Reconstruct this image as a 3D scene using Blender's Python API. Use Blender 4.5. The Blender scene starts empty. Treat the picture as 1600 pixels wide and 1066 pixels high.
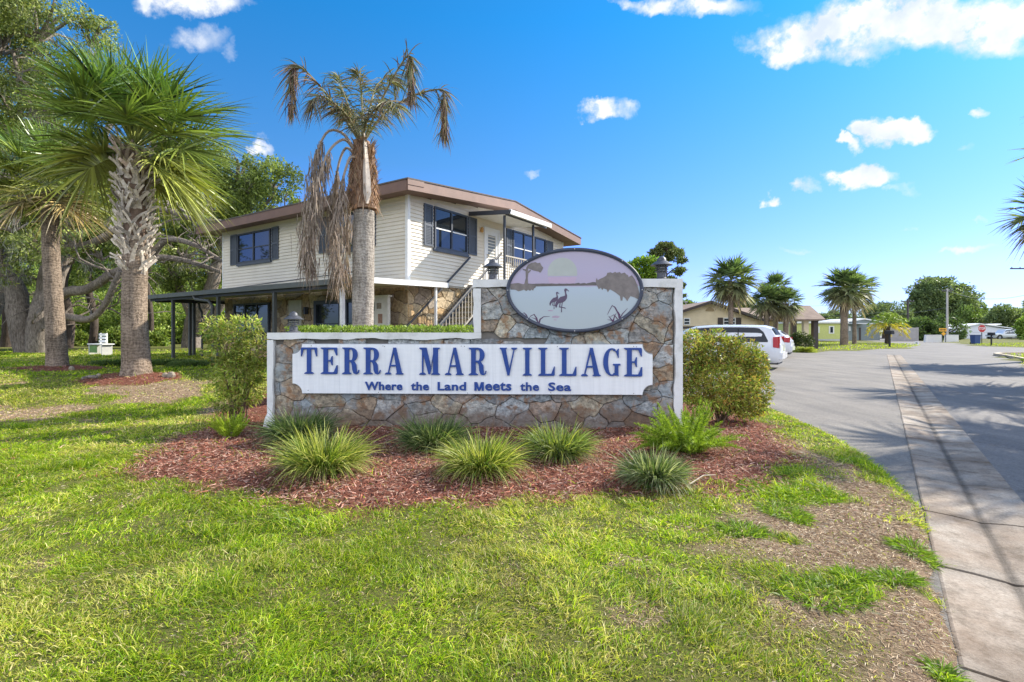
import bpy, math, random
import numpy as np
from mathutils import Vector, Matrix
random.seed(7)
R_ = np.random.default_rng(7)
SC = bpy.context.scene
COL = SC.collection
rad = math.radians
CAMZ = 1.4

# ------------------------------------------------------------------ camera
cam_d = bpy.data.cameras.new('camera')
cam_d.sensor_width = 36; cam_d.lens = 18.0
cam_d.shift_y = -15/1600
cam_d.clip_end = 3000; cam_d.clip_start = 0.05
cam = bpy.data.objects.new('camera', cam_d)
cam.location = (0, 0, CAMZ); cam.rotation_euler = (rad(90), 0, 0)
COL.objects.link(cam); SC.camera = cam

def G(px, py, z=0.0):           # photo measurement -> point on level ground z
    Y = (CAMZ-z)*800.0/(py-518.0)
    return ((px-800)/800.0*Y, Y)
def P(px, py, Y):               # photo measurement at known depth
    return ((px-800)/800.0*Y, Y, CAMZ+(518-py)/800.0*Y)

# ------------------------------------------------------------------ tagging
def tag(o, label=None, cat=None, group=None, kind=None):
    if label: o['label'] = label
    if cat: o['category'] = cat
    if group: o['group'] = group
    if kind: o['kind'] = kind
    return o
def empty(name, loc, rz=0.0, label=None, cat=None, group=None):
    o = bpy.data.objects.new(name, None); COL.objects.link(o)
    o.location = loc; o.rotation_euler = (0, 0, rz); o.empty_display_size = .2
    return tag(o, label, cat, group)
def copy_thing(o, loc, rz=None, label=None, scale=None):
    kids = [c for c in bpy.data.objects if c.parent == o]
    r = o.copy(); COL.objects.link(r); r.location = loc
    if rz is not None: r.rotation_euler = (0, 0, rz)
    if scale: r.scale = (scale,)*3
    if label: r['label'] = label
    for c in kids:
        g = [d for d in bpy.data.objects if d.parent == c]
        n = c.copy(); COL.objects.link(n); n.parent = r
        for d in g:
            m = d.copy(); COL.objects.link(m); m.parent = n
    return r

# ------------------------------------------------------------------ noise
def _h(ix, iy, iz, s):
    n = (ix*374761393 + iy*668265263 + iz*2147483647*3 + s*974634777) & 0xffffffff
    n = ((n ^ (n >> 13))*1274126177) & 0xffffffff
    n = (n ^ (n >> 16)) & 0xffff
    return n/65535.0
def vnoise(x, y, z=0.0, s=0):
    x = np.asarray(x, float); y = np.asarray(y, float); z = np.zeros_like(x)+z
    ix = np.floor(x).astype(np.int64); iy = np.floor(y).astype(np.int64); iz = np.floor(z).astype(np.int64)
    fx = x-ix; fy = y-iy; fz = z-iz
    fx = fx*fx*(3-2*fx); fy = fy*fy*(3-2*fy); fz = fz*fz*(3-2*fz)
    r = 0
    for a in (0, 1):
        for b in (0, 1):
            for c in (0, 1):
                w = (fx if a else 1-fx)*(fy if b else 1-fy)*(fz if c else 1-fz)
                r = r+w*_h(ix+a, iy+b, iz+c, s)
    return r
def fbm(x, y, z=0.0, s=0, o=3):
    r = 0; a = .5; t = 0
    for i in range(o):
        r = r+a*vnoise(np.asarray(x)*2**i, np.asarray(y)*2**i, np.asarray(z)*2**i, s+i); t += a; a *= .5
    return r/t
def S(a, b, x):
    t = np.clip((np.asarray(x, float)-a)/(b-a), 0, 1); return t*t*(3-2*t)

def sdist(x, y, poly):          # signed distance, + inside
    x = np.asarray(x, float); y = np.asarray(y, float)
    d = np.full(x.shape, 1e18); ins = np.zeros(x.shape, bool)
    n = len(poly)
    for i in range(n):
        x0, y0 = poly[i]; x1, y1 = poly[(i+1) % n]
        ex, ey = x1-x0, y1-y0; L = ex*ex+ey*ey+1e-12
        t = np.clip(((x-x0)*ex+(y-y0)*ey)/L, 0, 1)
        d = np.minimum(d, (x-x0-t*ex)**2+(y-y0-t*ey)**2)
        if y0 != y1:
            c = ((y0 > y) != (y1 > y)) & (x < (x1-x0)*(y-y0)/(y1-y0)+x0)
            ins ^= c
    d = np.sqrt(d)
    return np.where(ins, d, -d)

# ------------------------------------------------------------------ materials
def new_mat(name):
    m = bpy.data.materials.new(name); m.use_nodes = True
    nt = m.node_tree; nt.nodes.clear()
    out = nt.nodes.new('ShaderNodeOutputMaterial')
    return m, nt, out
def N(nt, typ, **kw):
    n = nt.nodes.new('ShaderNode'+typ)
    for k, v in kw.items():
        if hasattr(n, k) and k not in ('inputs',): setattr(n, k, v)
        else: n.inputs[k.replace('_', ' ')].default_value = v
    return n
def ramp(nt, fac, stops):
    r = nt.nodes.new('ShaderNodeValToRGB')
    e = r.color_ramp.elements
    while len(e) < len(stops): e.new(.5)
    for i, (p, c) in enumerate(stops):
        e[i].position = p; e[i].color = (*c, 1)
    if fac is not None: nt.links.new(fac, r.inputs[0])
    return r
def mix(nt, fac, a, b, mode='MIX'):
    m = nt.nodes.new('ShaderNodeMix'); m.data_type = 'RGBA'; m.blend_type = mode
    for sock, v in ((m.inputs[0], fac), (m.inputs[6], a), (m.inputs[7], b)):
        if hasattr(v, 'is_output'): nt.links.new(v, sock)
        elif isinstance(v, (int, float)): sock.default_value = v
        else: sock.default_value = (*v, 1)
    return m.outputs[2]
def math_(nt, op, a, b=None, c=None, clamp=False):
    m = nt.nodes.new('ShaderNodeMath'); m.operation = op; m.use_clamp = clamp
    for i, v in enumerate((a, b, c)):
        if v is None: continue
        if hasattr(v, 'is_output'): nt.links.new(v, m.inputs[i])
        else: m.inputs[i].default_value = v
    return m.outputs[0]
def noise(nt, vec, scale, detail=4, rough=.55):
    n = N(nt, 'TexNoise'); n.inputs['Scale'].default_value = scale
    n.inputs['Detail'].default_value = detail; n.inputs['Roughness'].default_value = rough
    if vec is not None: nt.links.new(vec, n.inputs['Vector'])
    return n
def principled(nt, out, color=None, rough=.7, metallic=0.0, spec=.5, bump=None, bstr=.3, bdist=.01):
    p = N(nt, 'BsdfPrincipled')
    p.inputs['Roughness'].default_value = rough; p.inputs['Metallic'].default_value = metallic
    p.inputs['Specular IOR Level'].default_value = spec
    if color is not None:
        if hasattr(color, 'is_output'): nt.links.new(color, p.inputs['Base Color'])
        else: p.inputs['Base Color'].default_value = (*color, 1)
    if bump is not None:
        b = N(nt, 'Bump'); b.inputs['Strength'].default_value = bstr; b.inputs['Distance'].default_value = bdist
        nt.links.new(bump, b.inputs['Height']); nt.links.new(b.outputs[0], p.inputs['Normal'])
    nt.links.new(p.outputs[0], out.inputs[0])
    return p
def paint(name, c, rough=.55, var=.12, scale=6, bump=.1, metallic=0.0, spec=.5):
    m, nt, out = new_mat(name)
    tc = N(nt, 'TexCoord').outputs['Object']
    n = noise(nt, tc, scale, 6, .65)
    c0 = tuple(x*(1-var) for x in c); c1 = tuple(min(1, x*(1+var)) for x in c)
    col = ramp(nt, n.outputs[0], [(.3, c0), (.7, c1)]).outputs[0]
    n2 = noise(nt, tc, scale*12, 3)
    principled(nt, out, col, rough, metallic, spec, n2.outputs[0], bump, .004)
    return m
def leafmat(name, trans=.35, rough=.5, spec=.35):
    m, nt, out = new_mat(name)
    a = N(nt, 'Attribute'); a.attribute_name = 'Col'
    p = N(nt, 'BsdfPrincipled'); p.inputs['Roughness'].default_value = rough
    p.inputs['Specular IOR Level'].default_value = spec
    nt.links.new(a.outputs['Color'], p.inputs['Base Color'])
    t = N(nt, 'BsdfTranslucent')
    tc = mix(nt, 1.0, a.outputs['Color'], (1.25, 1.3, .7), 'MULTIPLY')
    nt.links.new(tc, t.inputs['Color'])
    mx = N(nt, 'MixShader'); mx.inputs[0].default_value = trans
    nt.links.new(p.outputs[0], mx.inputs[1]); nt.links.new(t.outputs[0], mx.inputs[2])
    nt.links.new(mx.outputs[0], out.inputs[0])
    return m
def attrmat(name, rough=.85, bstr=.4, bscale=30, bdist=.01, spec=.3, nvar=.25):
    m, nt, out = new_mat(name)
    a = N(nt, 'Attribute'); a.attribute_name = 'Col'
    tc = N(nt, 'TexCoord').outputs['Object']
    n = noise(nt, tc, bscale, 5, .65)
    r = ramp(nt, n.outputs[0], [(.3, (1-nvar,)*3), (.7, (1+nvar,)*3)])
    c = mix(nt, 1.0, a.outputs['Color'], r.outputs[0], 'MULTIPLY')
    principled(nt, out, c, rough, 0, spec, n.outputs[0], bstr, bdist)
    return m

# ------------------------------------------------------------------ mesh tools
def link_mesh(name, me, mat, parent=None, smooth=False):
    o = bpy.data.objects.new(name, me); COL.objects.link(o)
    if mat: me.materials.append(mat)
    if smooth: me.polygons.foreach_set('use_smooth', np.ones(len(me.polygons), bool))
    if parent: o.parent = parent
    return o
def npmesh(name, V, F, mat, parent=None, color=None, smooth=False):
    V = np.asarray(V, np.float32); F = np.asarray(F, np.int32)
    me = bpy.data.meshes.new(name)
    k = F.shape[1]
    me.vertices.add(len(V)); me.vertices.foreach_set('co', V.ravel())
    me.loops.add(F.size); me.loops.foreach_set('vertex_index', F.ravel())
    me.polygons.add(len(F)); me.polygons.foreach_set('loop_start', np.arange(0, F.size, k, dtype=np.int32))
    me.update(calc_edges=True)
    if color is not None:
        c = np.ones((len(V), 4), np.float32); c[:, :3] = np.clip(color, 0, 1)
        a = me.color_attributes.new('Col', 'FLOAT_COLOR', 'POINT'); a.data.foreach_set('color', c.ravel())
    return link_mesh(name, me, mat, parent, smooth)

class MB:
    def __init__(s, dz=0.0): s.v = []; s.f = []; s.c = []; s.dz = dz
    def add(s, vs, fs, col=None):
        b = len(s.v)
        s.v += [(float(p[0]), float(p[1]), float(p[2])) for p in vs]
        s.f += [tuple(i+b for i in f) for f in fs]
        s.c += [col or (1, 1, 1)]*len(vs)
    def box(s, x0, x1, y0, y1, z0, z1, col=None):
        s.add([(x0,y0,z0),(x1,y0,z0),(x1,y1,z0),(x0,y1,z0),(x0,y0,z1),(x1,y0,z1),(x1,y1,z1),(x0,y1,z1)],
              [(0,3,2,1),(4,5,6,7),(0,1,5,4),(1,2,6,5),(2,3,7,6),(3,0,4,7)], col)
    def bar(s, p, q, w, h, up=(0,0,1), col=None):
        p = Vector(p); q = Vector(q); d = (q-p).normalized(); up = Vector(up)
        x = d.cross(up)
        if x.length < 1e-4: x = d.cross(Vector((1,0,0)))
        x.normalize(); y = x.cross(d).normalized()
        x = x*w/2; y = y*h/2
        s.add([p-x-y, p+x-y, p+x+y, p-x+y, q-x-y, q+x-y, q+x+y, q-x+y],
              [(0,1,2,3),(7,6,5,4),(0,4,5,1),(1,5,6,2),(2,6,7,3),(3,7,4,0)], col)
    def tube(s, pts, rs, n=10, cap=True, wob=0.0, col=None):
        pts = [Vector(p) for p in pts]
        if not hasattr(rs, '__len__'): rs = [rs]*len(pts)
        vs = []; prev = None
        for i, p in enumerate(pts):
            d = (pts[min(i+1, len(pts)-1)]-pts[max(i-1, 0)]).normalized()
            if prev is None:
                x = d.cross(Vector((0,1,0)))
                if x.length < .1: x = d.cross(Vector((1,0,0)))
            else: x = prev-d*prev.dot(d)
            x.normalize(); prev = x; y = d.cross(x)
            for k in range(n):
                a = 2*math.pi*k/n
                r = rs[i]*(1+random.uniform(-wob, wob))
                vs.append(p+x*math.cos(a)*r+y*math.sin(a)*r)
        fs = []
        for i in range(len(pts)-1):
            for k in range(n):
                fs.append((i*n+k, i*n+(k+1)%n, (i+1)*n+(k+1)%n, (i+1)*n+k))
        if cap:
            fs.append(tuple(reversed(range(n)))); fs.append(tuple((len(pts)-1)*n+k for k in range(n)))
        s.add(vs, fs, col)
    def lathe(s, prof, n=24, c=(0,0,0), col=None):
        vs = []; fs = []
        for r, z in prof:
            for k in range(n):
                a = 2*math.pi*k/n; vs.append((c[0]+r*math.cos(a), c[1]+r*math.sin(a), c[2]+z))
        for i in range(len(prof)-1):
            for k in range(n): fs.append((i*n+k, i*n+(k+1)%n, (i+1)*n+(k+1)%n, (i+1)*n+k))
        fs.append(tuple(reversed(range(n)))); fs.append(tuple((len(prof)-1)*n+k for k in range(n)))
        s.add(vs, fs, col)
    def prism(s, poly, f, d0, d1, col=None):      # poly (a,b); f(a,b,d)->xyz ; convex or simple polygon
        n = len(poly)
        vs = [f(a, b, d0) for a, b in poly]+[f(a, b, d1) for a, b in poly]
        fs = [tuple(range(n)), tuple(reversed(range(n, 2*n)))]
        fs += [(i, i+n, (i+1)%n+n, (i+1)%n) for i in range(n)]
        s.add(vs, fs, col)
    def build_each(s, name, mat, parent=None, smooth=False):
        # every loose piece becomes an object of its own
        par = list(range(len(s.v)))
        def fd(a):
            while par[a] != a: par[a] = par[par[a]]; a = par[a]
            return a
        for f in s.f:
            for a in f[1:]: par[fd(a)] = fd(f[0])
        gr = {}
        for f in s.f: gr.setdefault(fd(f[0]), []).append(f)
        for fs in gr.values():
            ids = sorted({a for f in fs for a in f}); mp = {a: i for i, a in enumerate(ids)}
            m = MB(s.dz); m.add([s.v[a] for a in ids], [tuple(mp[a] for a in f) for f in fs]); o = m.build(name, mat, parent, smooth)
        return o
    def build(s, name, mat, parent=None, smooth=False, fixn=True):
        me = bpy.data.meshes.new(name)
        me.from_pydata([(a, b, c-s.dz) for a, b, c in s.v], [], s.f)
        if fixn:
            import bmesh
            bm = bmesh.new(); bm.from_mesh(me); bmesh.ops.recalc_face_normals(bm, faces=bm.faces); bm.to_mesh(me); bm.free()
        if any(c != (1,1,1) for c in s.c):
            c = np.ones((len(s.v), 4), np.float32); c[:, :3] = s.c
            a = me.color_attributes.new('Col', 'FLOAT_COLOR', 'POINT'); a.data.foreach_set('color', c.ravel())
        o = link_mesh(name, me, mat, parent, smooth)
        if smooth: me.set_sharp_from_angle(angle=rad(40))
        return o

def norm(a): return a/np.maximum(np.linalg.norm(a, axis=-1, keepdims=True), 1e-9)
def blades(base, d, L, W, droop, segs=3, face=None, rng=R_, wp=1.2):
    """ribbons: base(N,3) dir(N,3) length width droop -> V,F"""
    n = len(base); d = norm(d)
    L = np.broadcast_to(L, (n,)); W = np.broadcast_to(W, (n,)); droop = np.broadcast_to(droop, (n,))
    if face is None: face = rng.normal(size=(n, 3))
    side = norm(np.cross(d, face))
    V = np.zeros((n, segs+1, 2, 3))
    for i in range(segs+1):
        t = i/segs
        p = base+d*(L*t)[:, None]
        p[:, 2] -= droop*L*t*t
        w = W*max(.04, (1-t**wp))*(.7 if i == 0 else 1)*.5
        V[:, i, 0] = p-side*w[:, None]; V[:, i, 1] = p+side*w[:, None]
    V = V.reshape(-1, 3)
    b = (np.arange(n)*(segs+1)*2)[:, None, None]
    q = np.array([[2*i, 2*i+1, 2*i+3, 2*i+2] for i in range(segs)])[None]
    return V, (b+q).reshape(-1, 4)
def merge(parts):
    Vs = []; Fs = []; Cs = []; o = 0
    for V, F, C in parts:
        Vs.append(V); Fs.append(F+o); Cs.append(C if np.ndim(C) == 2 else np.tile(np.asarray(C, float), (len(V), 1))); o += len(V)
    return np.concatenate(Vs), np.concatenate(Fs), np.concatenate(Cs)
def tints(n, cols, rng=R_, jit=.18):
    cols = np.asarray(cols, float)
    a = cols[rng.integers(0, len(cols), n)]; b = cols[rng.integers(0, len(cols), n)]
    t = rng.random((n, 1)); c = a*(1-t)+b*t
    return np.clip(c*(1+rng.normal(0, jit, (n, 1))), 0.003, 1)

# ------------------------------------------------------------------ shared materials
M_leaf = leafmat('foliage', .35)
M_leaf_dense = leafmat('tree_foliage', .28, .55, .25)
M_grass = leafmat('grass_blades', .4, .5, .3)
M_dead = leafmat('dry_fronds', .12, .85, .1)
M_chip = leafmat('bark_chips', .0, .85, .2)
M_white = paint('white_paint', (.78,.78,.76), .6, .05, 5)
M_bark = None
def barkmat(name, c0, c1, stretch=(6,6,1.2), scale=4, b=.8):
    m, nt, out = new_mat(name)
    tc = N(nt, 'TexCoord').outputs['Object']
    mp = N(nt, 'Mapping'); mp.inputs['Scale'].default_value = stretch; nt.links.new(tc, mp.inputs[0])
    n = noise(nt, mp.outputs[0], scale, 8, .7)
    n2 = noise(nt, tc, 1.3, 4)
    c = ramp(nt, n.outputs[0], [(.32, c0), (.68, c1)]).outputs[0]
    v = ramp(nt, n2.outputs[0], [(.3, (.75,.72,.7)), (.7, (1.2,1.2,1.2))]).outputs[0]
    c = mix(nt, 1, c, v, 'MULTIPLY')
    principled(nt, out, c, .9, 0, .2, n.outputs[0], b, .04)
    return m
M_bark = barkmat('oak_bark', (.06,.048,.038), (.36,.31,.26))
M_bark_far = barkmat('dark_bark', (.03,.024,.02), (.13,.10,.08))
# ================================================================== LIGHT
SUN_EL = rad(35); SH = Vector((.89, .455, 0)).normalized()
sd = bpy.data.lights.new('sun', 'SUN'); sd.energy = 5.0; sd.angle = rad(.5); sd.color = (1, .925, .80)
so = bpy.data.objects.new('sun', sd); COL.objects.link(so)
sdir = Vector((SH.x*math.cos(SUN_EL), SH.y*math.cos(SUN_EL), math.sin(SUN_EL)))
so.rotation_euler = (-sdir).to_track_quat('-Z', 'Y').to_euler(); so.location = (30, 20, 40)
w = bpy.data.worlds.new('World'); SC.world = w; w.use_nodes = True
nt = w.node_tree; nt.nodes.clear()
wo = nt.nodes.new('ShaderNodeOutputWorld'); bg = nt.nodes.new('ShaderNodeBackground')
sky = nt.nodes.new('ShaderNodeTexSky'); sky.sky_type = 'NISHITA'; sky.sun_disc = False
sky.sun_elevation = SUN_EL; sky.sun_rotation = math.atan2(SH.x, SH.y)
sky.air_density = 1.0; sky.dust_density = .4; sky.ozone_density = 3.0
tcw = nt.nodes.new('ShaderNodeTexCoord').outputs['Generated']
sx = nt.nodes.new('ShaderNodeSeparateXYZ'); nt.links.new(tcw, sx.inputs[0])
# clear deep-blue air overhead, pale near the horizon
tint = ramp(nt, sx.outputs['Z'], [(0.0, (.38,.53,.77)), (.04, (.38,.50,.98)), (.10, (.42,.50,1.15)), (.305, (.27,.57,.80)), (.52, (.10,.64,.94)), (1.0, (.1,.6,1.0))])
skc = mix(nt, 1.0, sky.outputs[0], tint.outputs[0], 'MULTIPLY')
# fair-weather clouds, each at its own bearing and height in the sky
nz1 = noise(nt, tcw, 9, 7, .62); nz2 = noise(nt, tcw, 26, 6, .6)
yy = math_(nt, 'MAXIMUM', sx.outputs['Y'], .05)
u = math_(nt, 'DIVIDE', sx.outputs['X'], yy); v = math_(nt, 'DIVIDE', sx.outputs['Z'], yy)
sc1 = nt.nodes.new('ShaderNodeSeparateXYZ'); nt.links.new(nz1.outputs['Color'], sc1.inputs[0])
u = math_(nt, 'ADD', u, math_(nt, 'MULTIPLY', math_(nt, 'SUBTRACT', sc1.outputs[0], .5), .16))
v = math_(nt, 'ADD', v, math_(nt, 'MULTIPLY', math_(nt, 'SUBTRACT', sc1.outputs[1], .5), .09))
sc2 = nt.nodes.new('ShaderNodeSeparateXYZ'); nt.links.new(nz2.outputs['Color'], sc2.inputs[0])
u = math_(nt, 'ADD', u, math_(nt, 'MULTIPLY', math_(nt, 'SUBTRACT', sc2.outputs[0], .5), .085))
v = math_(nt, 'ADD', v, math_(nt, 'MULTIPLY', math_(nt, 'SUBTRACT', sc2.outputs[1], .5), .055))
clouds = [(1290,58,95,30,1.0),(1420,28,130,34,1.1),(1560,38,110,40,1.1),(1235,88,40,14,.7),(1090,5,80,16,.8),(1010,3,40,9,.5),
          (310,6,70,20,.95),(310,62,45,15,.42),(362,82,14,9,.3),(945,170,34,15,.85),(915,186,14,7,.5),(1403,206,46,15,1.1),(1333,222,17,9,1.0),(1345,276,38,15,1.1),
          (1202,308,16,8,.75),(1265,285,18,6,.6),(1527,176,14,7,.55),(1495,228,9,5,.35),(842,264,20,4,.35),(1515,394,34,5,.55),(1240,388,30,4,.3),(1405,292,18,5,.3),(1428,350,9,4,.3),(1522,342,7,4,.4),(395,228,14,12,.8)]
acc = None
for (cx, cy, rx, ry, st) in clouds:
    a = math_(nt, 'DIVIDE', math_(nt, 'SUBTRACT', u, (cx-800)/800), rx*1.35/800)
    b = math_(nt, 'DIVIDE', math_(nt, 'SUBTRACT', v, (518-cy)/800), ry*1.5/800)
    r2 = math_(nt, 'ADD', math_(nt, 'MULTIPLY', a, a), math_(nt, 'MULTIPLY', b, b))
    m_ = math_(nt, 'MULTIPLY', math_(nt, 'SUBTRACT', 1.0, r2, clamp=True), st*1.5)
    acc = m_ if acc is None else math_(nt, 'MAXIMUM', acc, m_)
wisp = math_(nt, 'MULTIPLY', ramp(nt, nz2.outputs[0], [(.28, (.15,)*3), (.62, (1,)*3)]).outputs[0], 1.25)
acc = math_(nt, 'MULTIPLY', acc, wisp)
front = math_(nt, 'GREATER_THAN', sx.outputs['Y'], .06)
acc = math_(nt, 'MULTIPLY', math_(nt, 'POWER', math_(nt, 'MINIMUM', acc, .97), 1.35), front)
nz3 = noise(nt, tcw, 15, 5, .6)
ccol = ramp(nt, nz3.outputs[0], [(.32, (.72,.80,.90)), (.50, (.93,.96,1.0)), (.62, (1,1.01,1.01))]).outputs[0]
ccol = mix(nt, 1.0, ccol, (4.5, 4.5, 4.55), 'MULTIPLY')
skc = mix(nt, acc, skc, ccol)
# unseen broken bright cloud, added behind the viewer and overhead as fill light
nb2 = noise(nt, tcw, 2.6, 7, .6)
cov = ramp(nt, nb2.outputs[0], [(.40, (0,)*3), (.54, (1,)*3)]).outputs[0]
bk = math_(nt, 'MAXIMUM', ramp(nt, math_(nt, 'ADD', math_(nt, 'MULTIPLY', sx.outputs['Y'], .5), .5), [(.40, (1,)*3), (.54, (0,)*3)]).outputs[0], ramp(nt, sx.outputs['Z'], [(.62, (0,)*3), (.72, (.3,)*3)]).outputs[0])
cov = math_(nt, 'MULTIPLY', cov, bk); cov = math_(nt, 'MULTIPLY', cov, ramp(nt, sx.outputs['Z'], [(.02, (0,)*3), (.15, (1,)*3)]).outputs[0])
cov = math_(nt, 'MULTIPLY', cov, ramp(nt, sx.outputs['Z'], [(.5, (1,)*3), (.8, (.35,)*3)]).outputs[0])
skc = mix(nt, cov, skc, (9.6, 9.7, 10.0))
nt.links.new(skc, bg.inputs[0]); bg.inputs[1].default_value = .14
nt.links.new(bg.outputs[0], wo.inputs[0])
SC.view_settings.view_transform = 'Standard'; SC.view_settings.look = 'None'
SC.view_settings.exposure = .82; SC.view_settings.gamma = 1.0

# ================================================================== GROUND
main_edge = [(.2,-3),(1.15,1.0),(2.04,2.19),(2.51,2.91),(2.9,3.41),(3.5,4.26),(4.02,5.4),(4.55,6.98),(4.84,8.45),(4.95,9.6),(4.4,10.9),(3.6,12.5),(4.2,16),
             (4.6,20),(6.5,26),(13,36),(20,36.8),(27,39.5),(36,46),(44,55),(49,66),(56,80),(90,140),(90,900),(-900,900),(-900,-3)]
far_right = [(58,66),(47,51.5),(46,46.5),(55,46),(90,60),(900,300),(900,900),(120,160),(64,78)]
near_right = [(30,31.5),(22.6,22.6),(15.2,11.5),(9.5,3),(5,-4),(900,-4),(900,200),(60,38),(36,33.5)]
bed_px = [(203,748),(222,716),(262,692),(322,672),(372,640),(560,610),(1000,612),(1120,640),(1185,655),(1222,685),(1248,722),(1195,762),(1095,772),(1000,768),(880,776),(760,780),(650,792),(560,800),(480,786),(400,772),(300,764)]
bed = [G(x, y) for x, y in bed_px]
dry_px = [(1130,785),(1085,850),(1180,885),(1225,905),(1235,960),(1320,1010),(1390,1066),(1450,1180),(1640,1180),(1560,1066),(1530,1000),(1490,900),(1475,850),(1440,825),(1385,768),(1300,716),(1205,672),(1180,690),(1290,735),(1240,770)]
dry = [G(x, y) for x, y in dry_px]
green_patches = [G(1232,768)+(.42,.30), G(1280,925)+(.22,.16), G(1225,800)+(.15,.2), G(1430,852)+(.12,.12), G(1400,898)+(.13,.06), G(1330,900)+(.08,.08), G(1470,770)+(.2,.3), G(1480,1040)+(.05,.06), G(1160,830)+(.15,.12)]
PALM1 = (-8.07, 11.0); PALM2 = (-11.54, 13.0)
def regions(x, y):
    wx = x+(fbm(x*1.7, y*1.7, 0, 3)-.5)*.7; wy = y+(fbm(x*1.7, y*1.7, 0, 9)-.5)*.7
    mul = S(-.26, .20, sdist(wx, wy, bed)+.35*(fbm(x*4.5, y*4.5, 0, 13)-.5))
    for (cx, cy), ra, rb in ((PALM1, 1.15, .62), (PALM2, 1.15, .55)):
        r = np.sqrt(((wx-cx-.1)/ra)**2+((wy-cy+.25)/rb)**2); mul = np.maximum(mul, 1-S(.85, 1.1, r))
    d = S(-.2, .2, sdist(wx, wy, dry))
    # worn band on the left lawn
    n = fbm(x*.9, y*1.6, 0, 21)
    band = S(7.3, 8.2, wy)*(1-S(10.2, 10.9, wy))*(1-S(-3.8, -3.0, x))*S(-14, -10, x)
    d = np.maximum(d, band*S(.44, .6, n)*.95)
    d = np.maximum(d, S(.70, .80, fbm(x*1.6, y*1.6, 0, 31))*.5*(1-S(10, 14, y)))
    mid = S(-.3, .5, x)*S(2.0, 2.5, y)*(1-S(3.2, 3.8, y)); d = np.maximum(d, mid*S(.66, .76, fbm(x*2.6, y*2.6, 0, 37))*.35)
    for (cx, cy, ra, rb) in green_patches:
        r = np.sqrt(((wx-cx)/ra)**2+((wy-cy)/rb)**2); d = d*S(.7, 1.3, r)
    return mul, d*(1-mul)
def lawn_mask(x, y):
    m1 = sdist(x, y, main_edge); m2 = sdist(x, y, far_right); m3 = sdist(x, y, near_right)
    return np.maximum(np.maximum(m1, m2), m3), m1
def terrain(x, y):
    x = np.asarray(x, float); y = np.asarray(y, float)
    sdm, m1 = lawn_mask(x+.05*(fbm(x*4, y*4, 0, 5)-.5), y+.12*(fbm(x*4, y*4, 0, 6)-.5))
    uu = x-.66*(y-14)+2.85
    rise = .45*S(7.8, 11.5, y)*(1-S(1.2, 5.0, uu))
    z = rise+.03*(fbm(x*.35, y*.35, 0, 2)-.5)+.035*(fbm(x*2.5, y*2.5, 0, 4)-.5)*(1-S(12, 20, y))
    for cx, cy in (PALM1, PALM2):
        r = np.sqrt(((x-cx)/1.5)**2+((y-cy)/1.1)**2); z = z+.07*(1-S(.2, 1, r))
    z = z+.04*S(-.1, .5, sdist(x, y, bed))
    far = S(20, 50, y)*(uu > 0); z = z*(1-far)+far*(.0+.15*S(1, 10, sdm))
    edge = S(-.12, .22, sdm)
    apron = S(.0, 1.3, sdm)
    z = np.where(m1 > -.5, z*apron-.03*(1-apron), z)
    return -.22+(z+.22)*edge
def axis(lo, hi, fine0, fine1, step, far_n):
    c = np.arange(fine0, fine1+1e-6, step)
    a = fine0-np.geomspace(step, fine0-lo, far_n)[::-1]; b = fine1+np.geomspace(step, hi-fine1, far_n)
    return np.concatenate([a, c, b])
gx = axis(-900, 900, -9, 6, .06, 90); gy = axis(-3, 900, .8, 12.5, .06, 120)
X, Y = np.meshgrid(gx, gy); nx, ny = len(gx), len(gy)
Z = terrain(X, Y)
mu, dr = regions(X, Y)
Z = Z+mu*.02*(R_.random(Z.shape)-.5)*(Y < 13)
idx = np.arange(nx*ny).reshape(ny, nx)
F = np.stack([idx[:-1,:-1], idx[:-1,1:], idx[1:,1:], idx[1:,:-1]], -1).reshape(-1, 4)
m_ground, nt, out = new_mat('lawn_soil')
a = N(nt, 'Attribute'); a.attribute_name = 'Col'
sp = N(nt, 'SeparateColor'); nt.links.new(a.outputs['Color'], sp.inputs[0])
tc = N(nt, 'TexCoord').outputs['Object']
n1 = noise(nt, tc, 1.1, 6, .6); n2 = noise(nt, tc, 45, 6, .75); n3 = noise(nt, tc, 9, 5, .7)
gcol = ramp(nt, n2.outputs[0], [(.3, (.06,.07,.015)), (.7, (.16,.17,.04))]).outputs[0]
gcol = mix(nt, ramp(nt, n1.outputs[0], [(.4, (0,)*3), (.7, (.6,)*3)]).outputs[0], gcol, (.20,.19,.06))
dcol = ramp(nt, n2.outputs[0], [(.28, (.14,.09,.055)), (.5, (.31,.215,.14)), (.72, (.48,.37,.25))]).outputs[0]
dcol = mix(nt, ramp(nt, n3.outputs[0], [(.4, (0,)*3), (.65, (.45,)*3)]).outputs[0], dcol, (.20,.135,.095))
mcol = ramp(nt, n2.outputs[0], [(.3, (.09,.035,.025)), (.6, (.26,.10,.065)), (.75, (.40,.23,.17))]).outputs[0]
c = mix(nt, sp.outputs[1], gcol, dcol); c = mix(nt, sp.outputs[0], c, mcol)
principled(nt, out, c, .95, 0, .15, n2.outputs[0], .9, .03)
C = np.zeros((nx*ny, 3)); C[:, 0] = mu.ravel(); C[:, 1] = dr.ravel()
lawn = npmesh('ground', np.stack([X, Y, Z], -1).reshape(-1, 3), F, m_ground, None, C, True)
tag(lawn, kind='structure')

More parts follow.
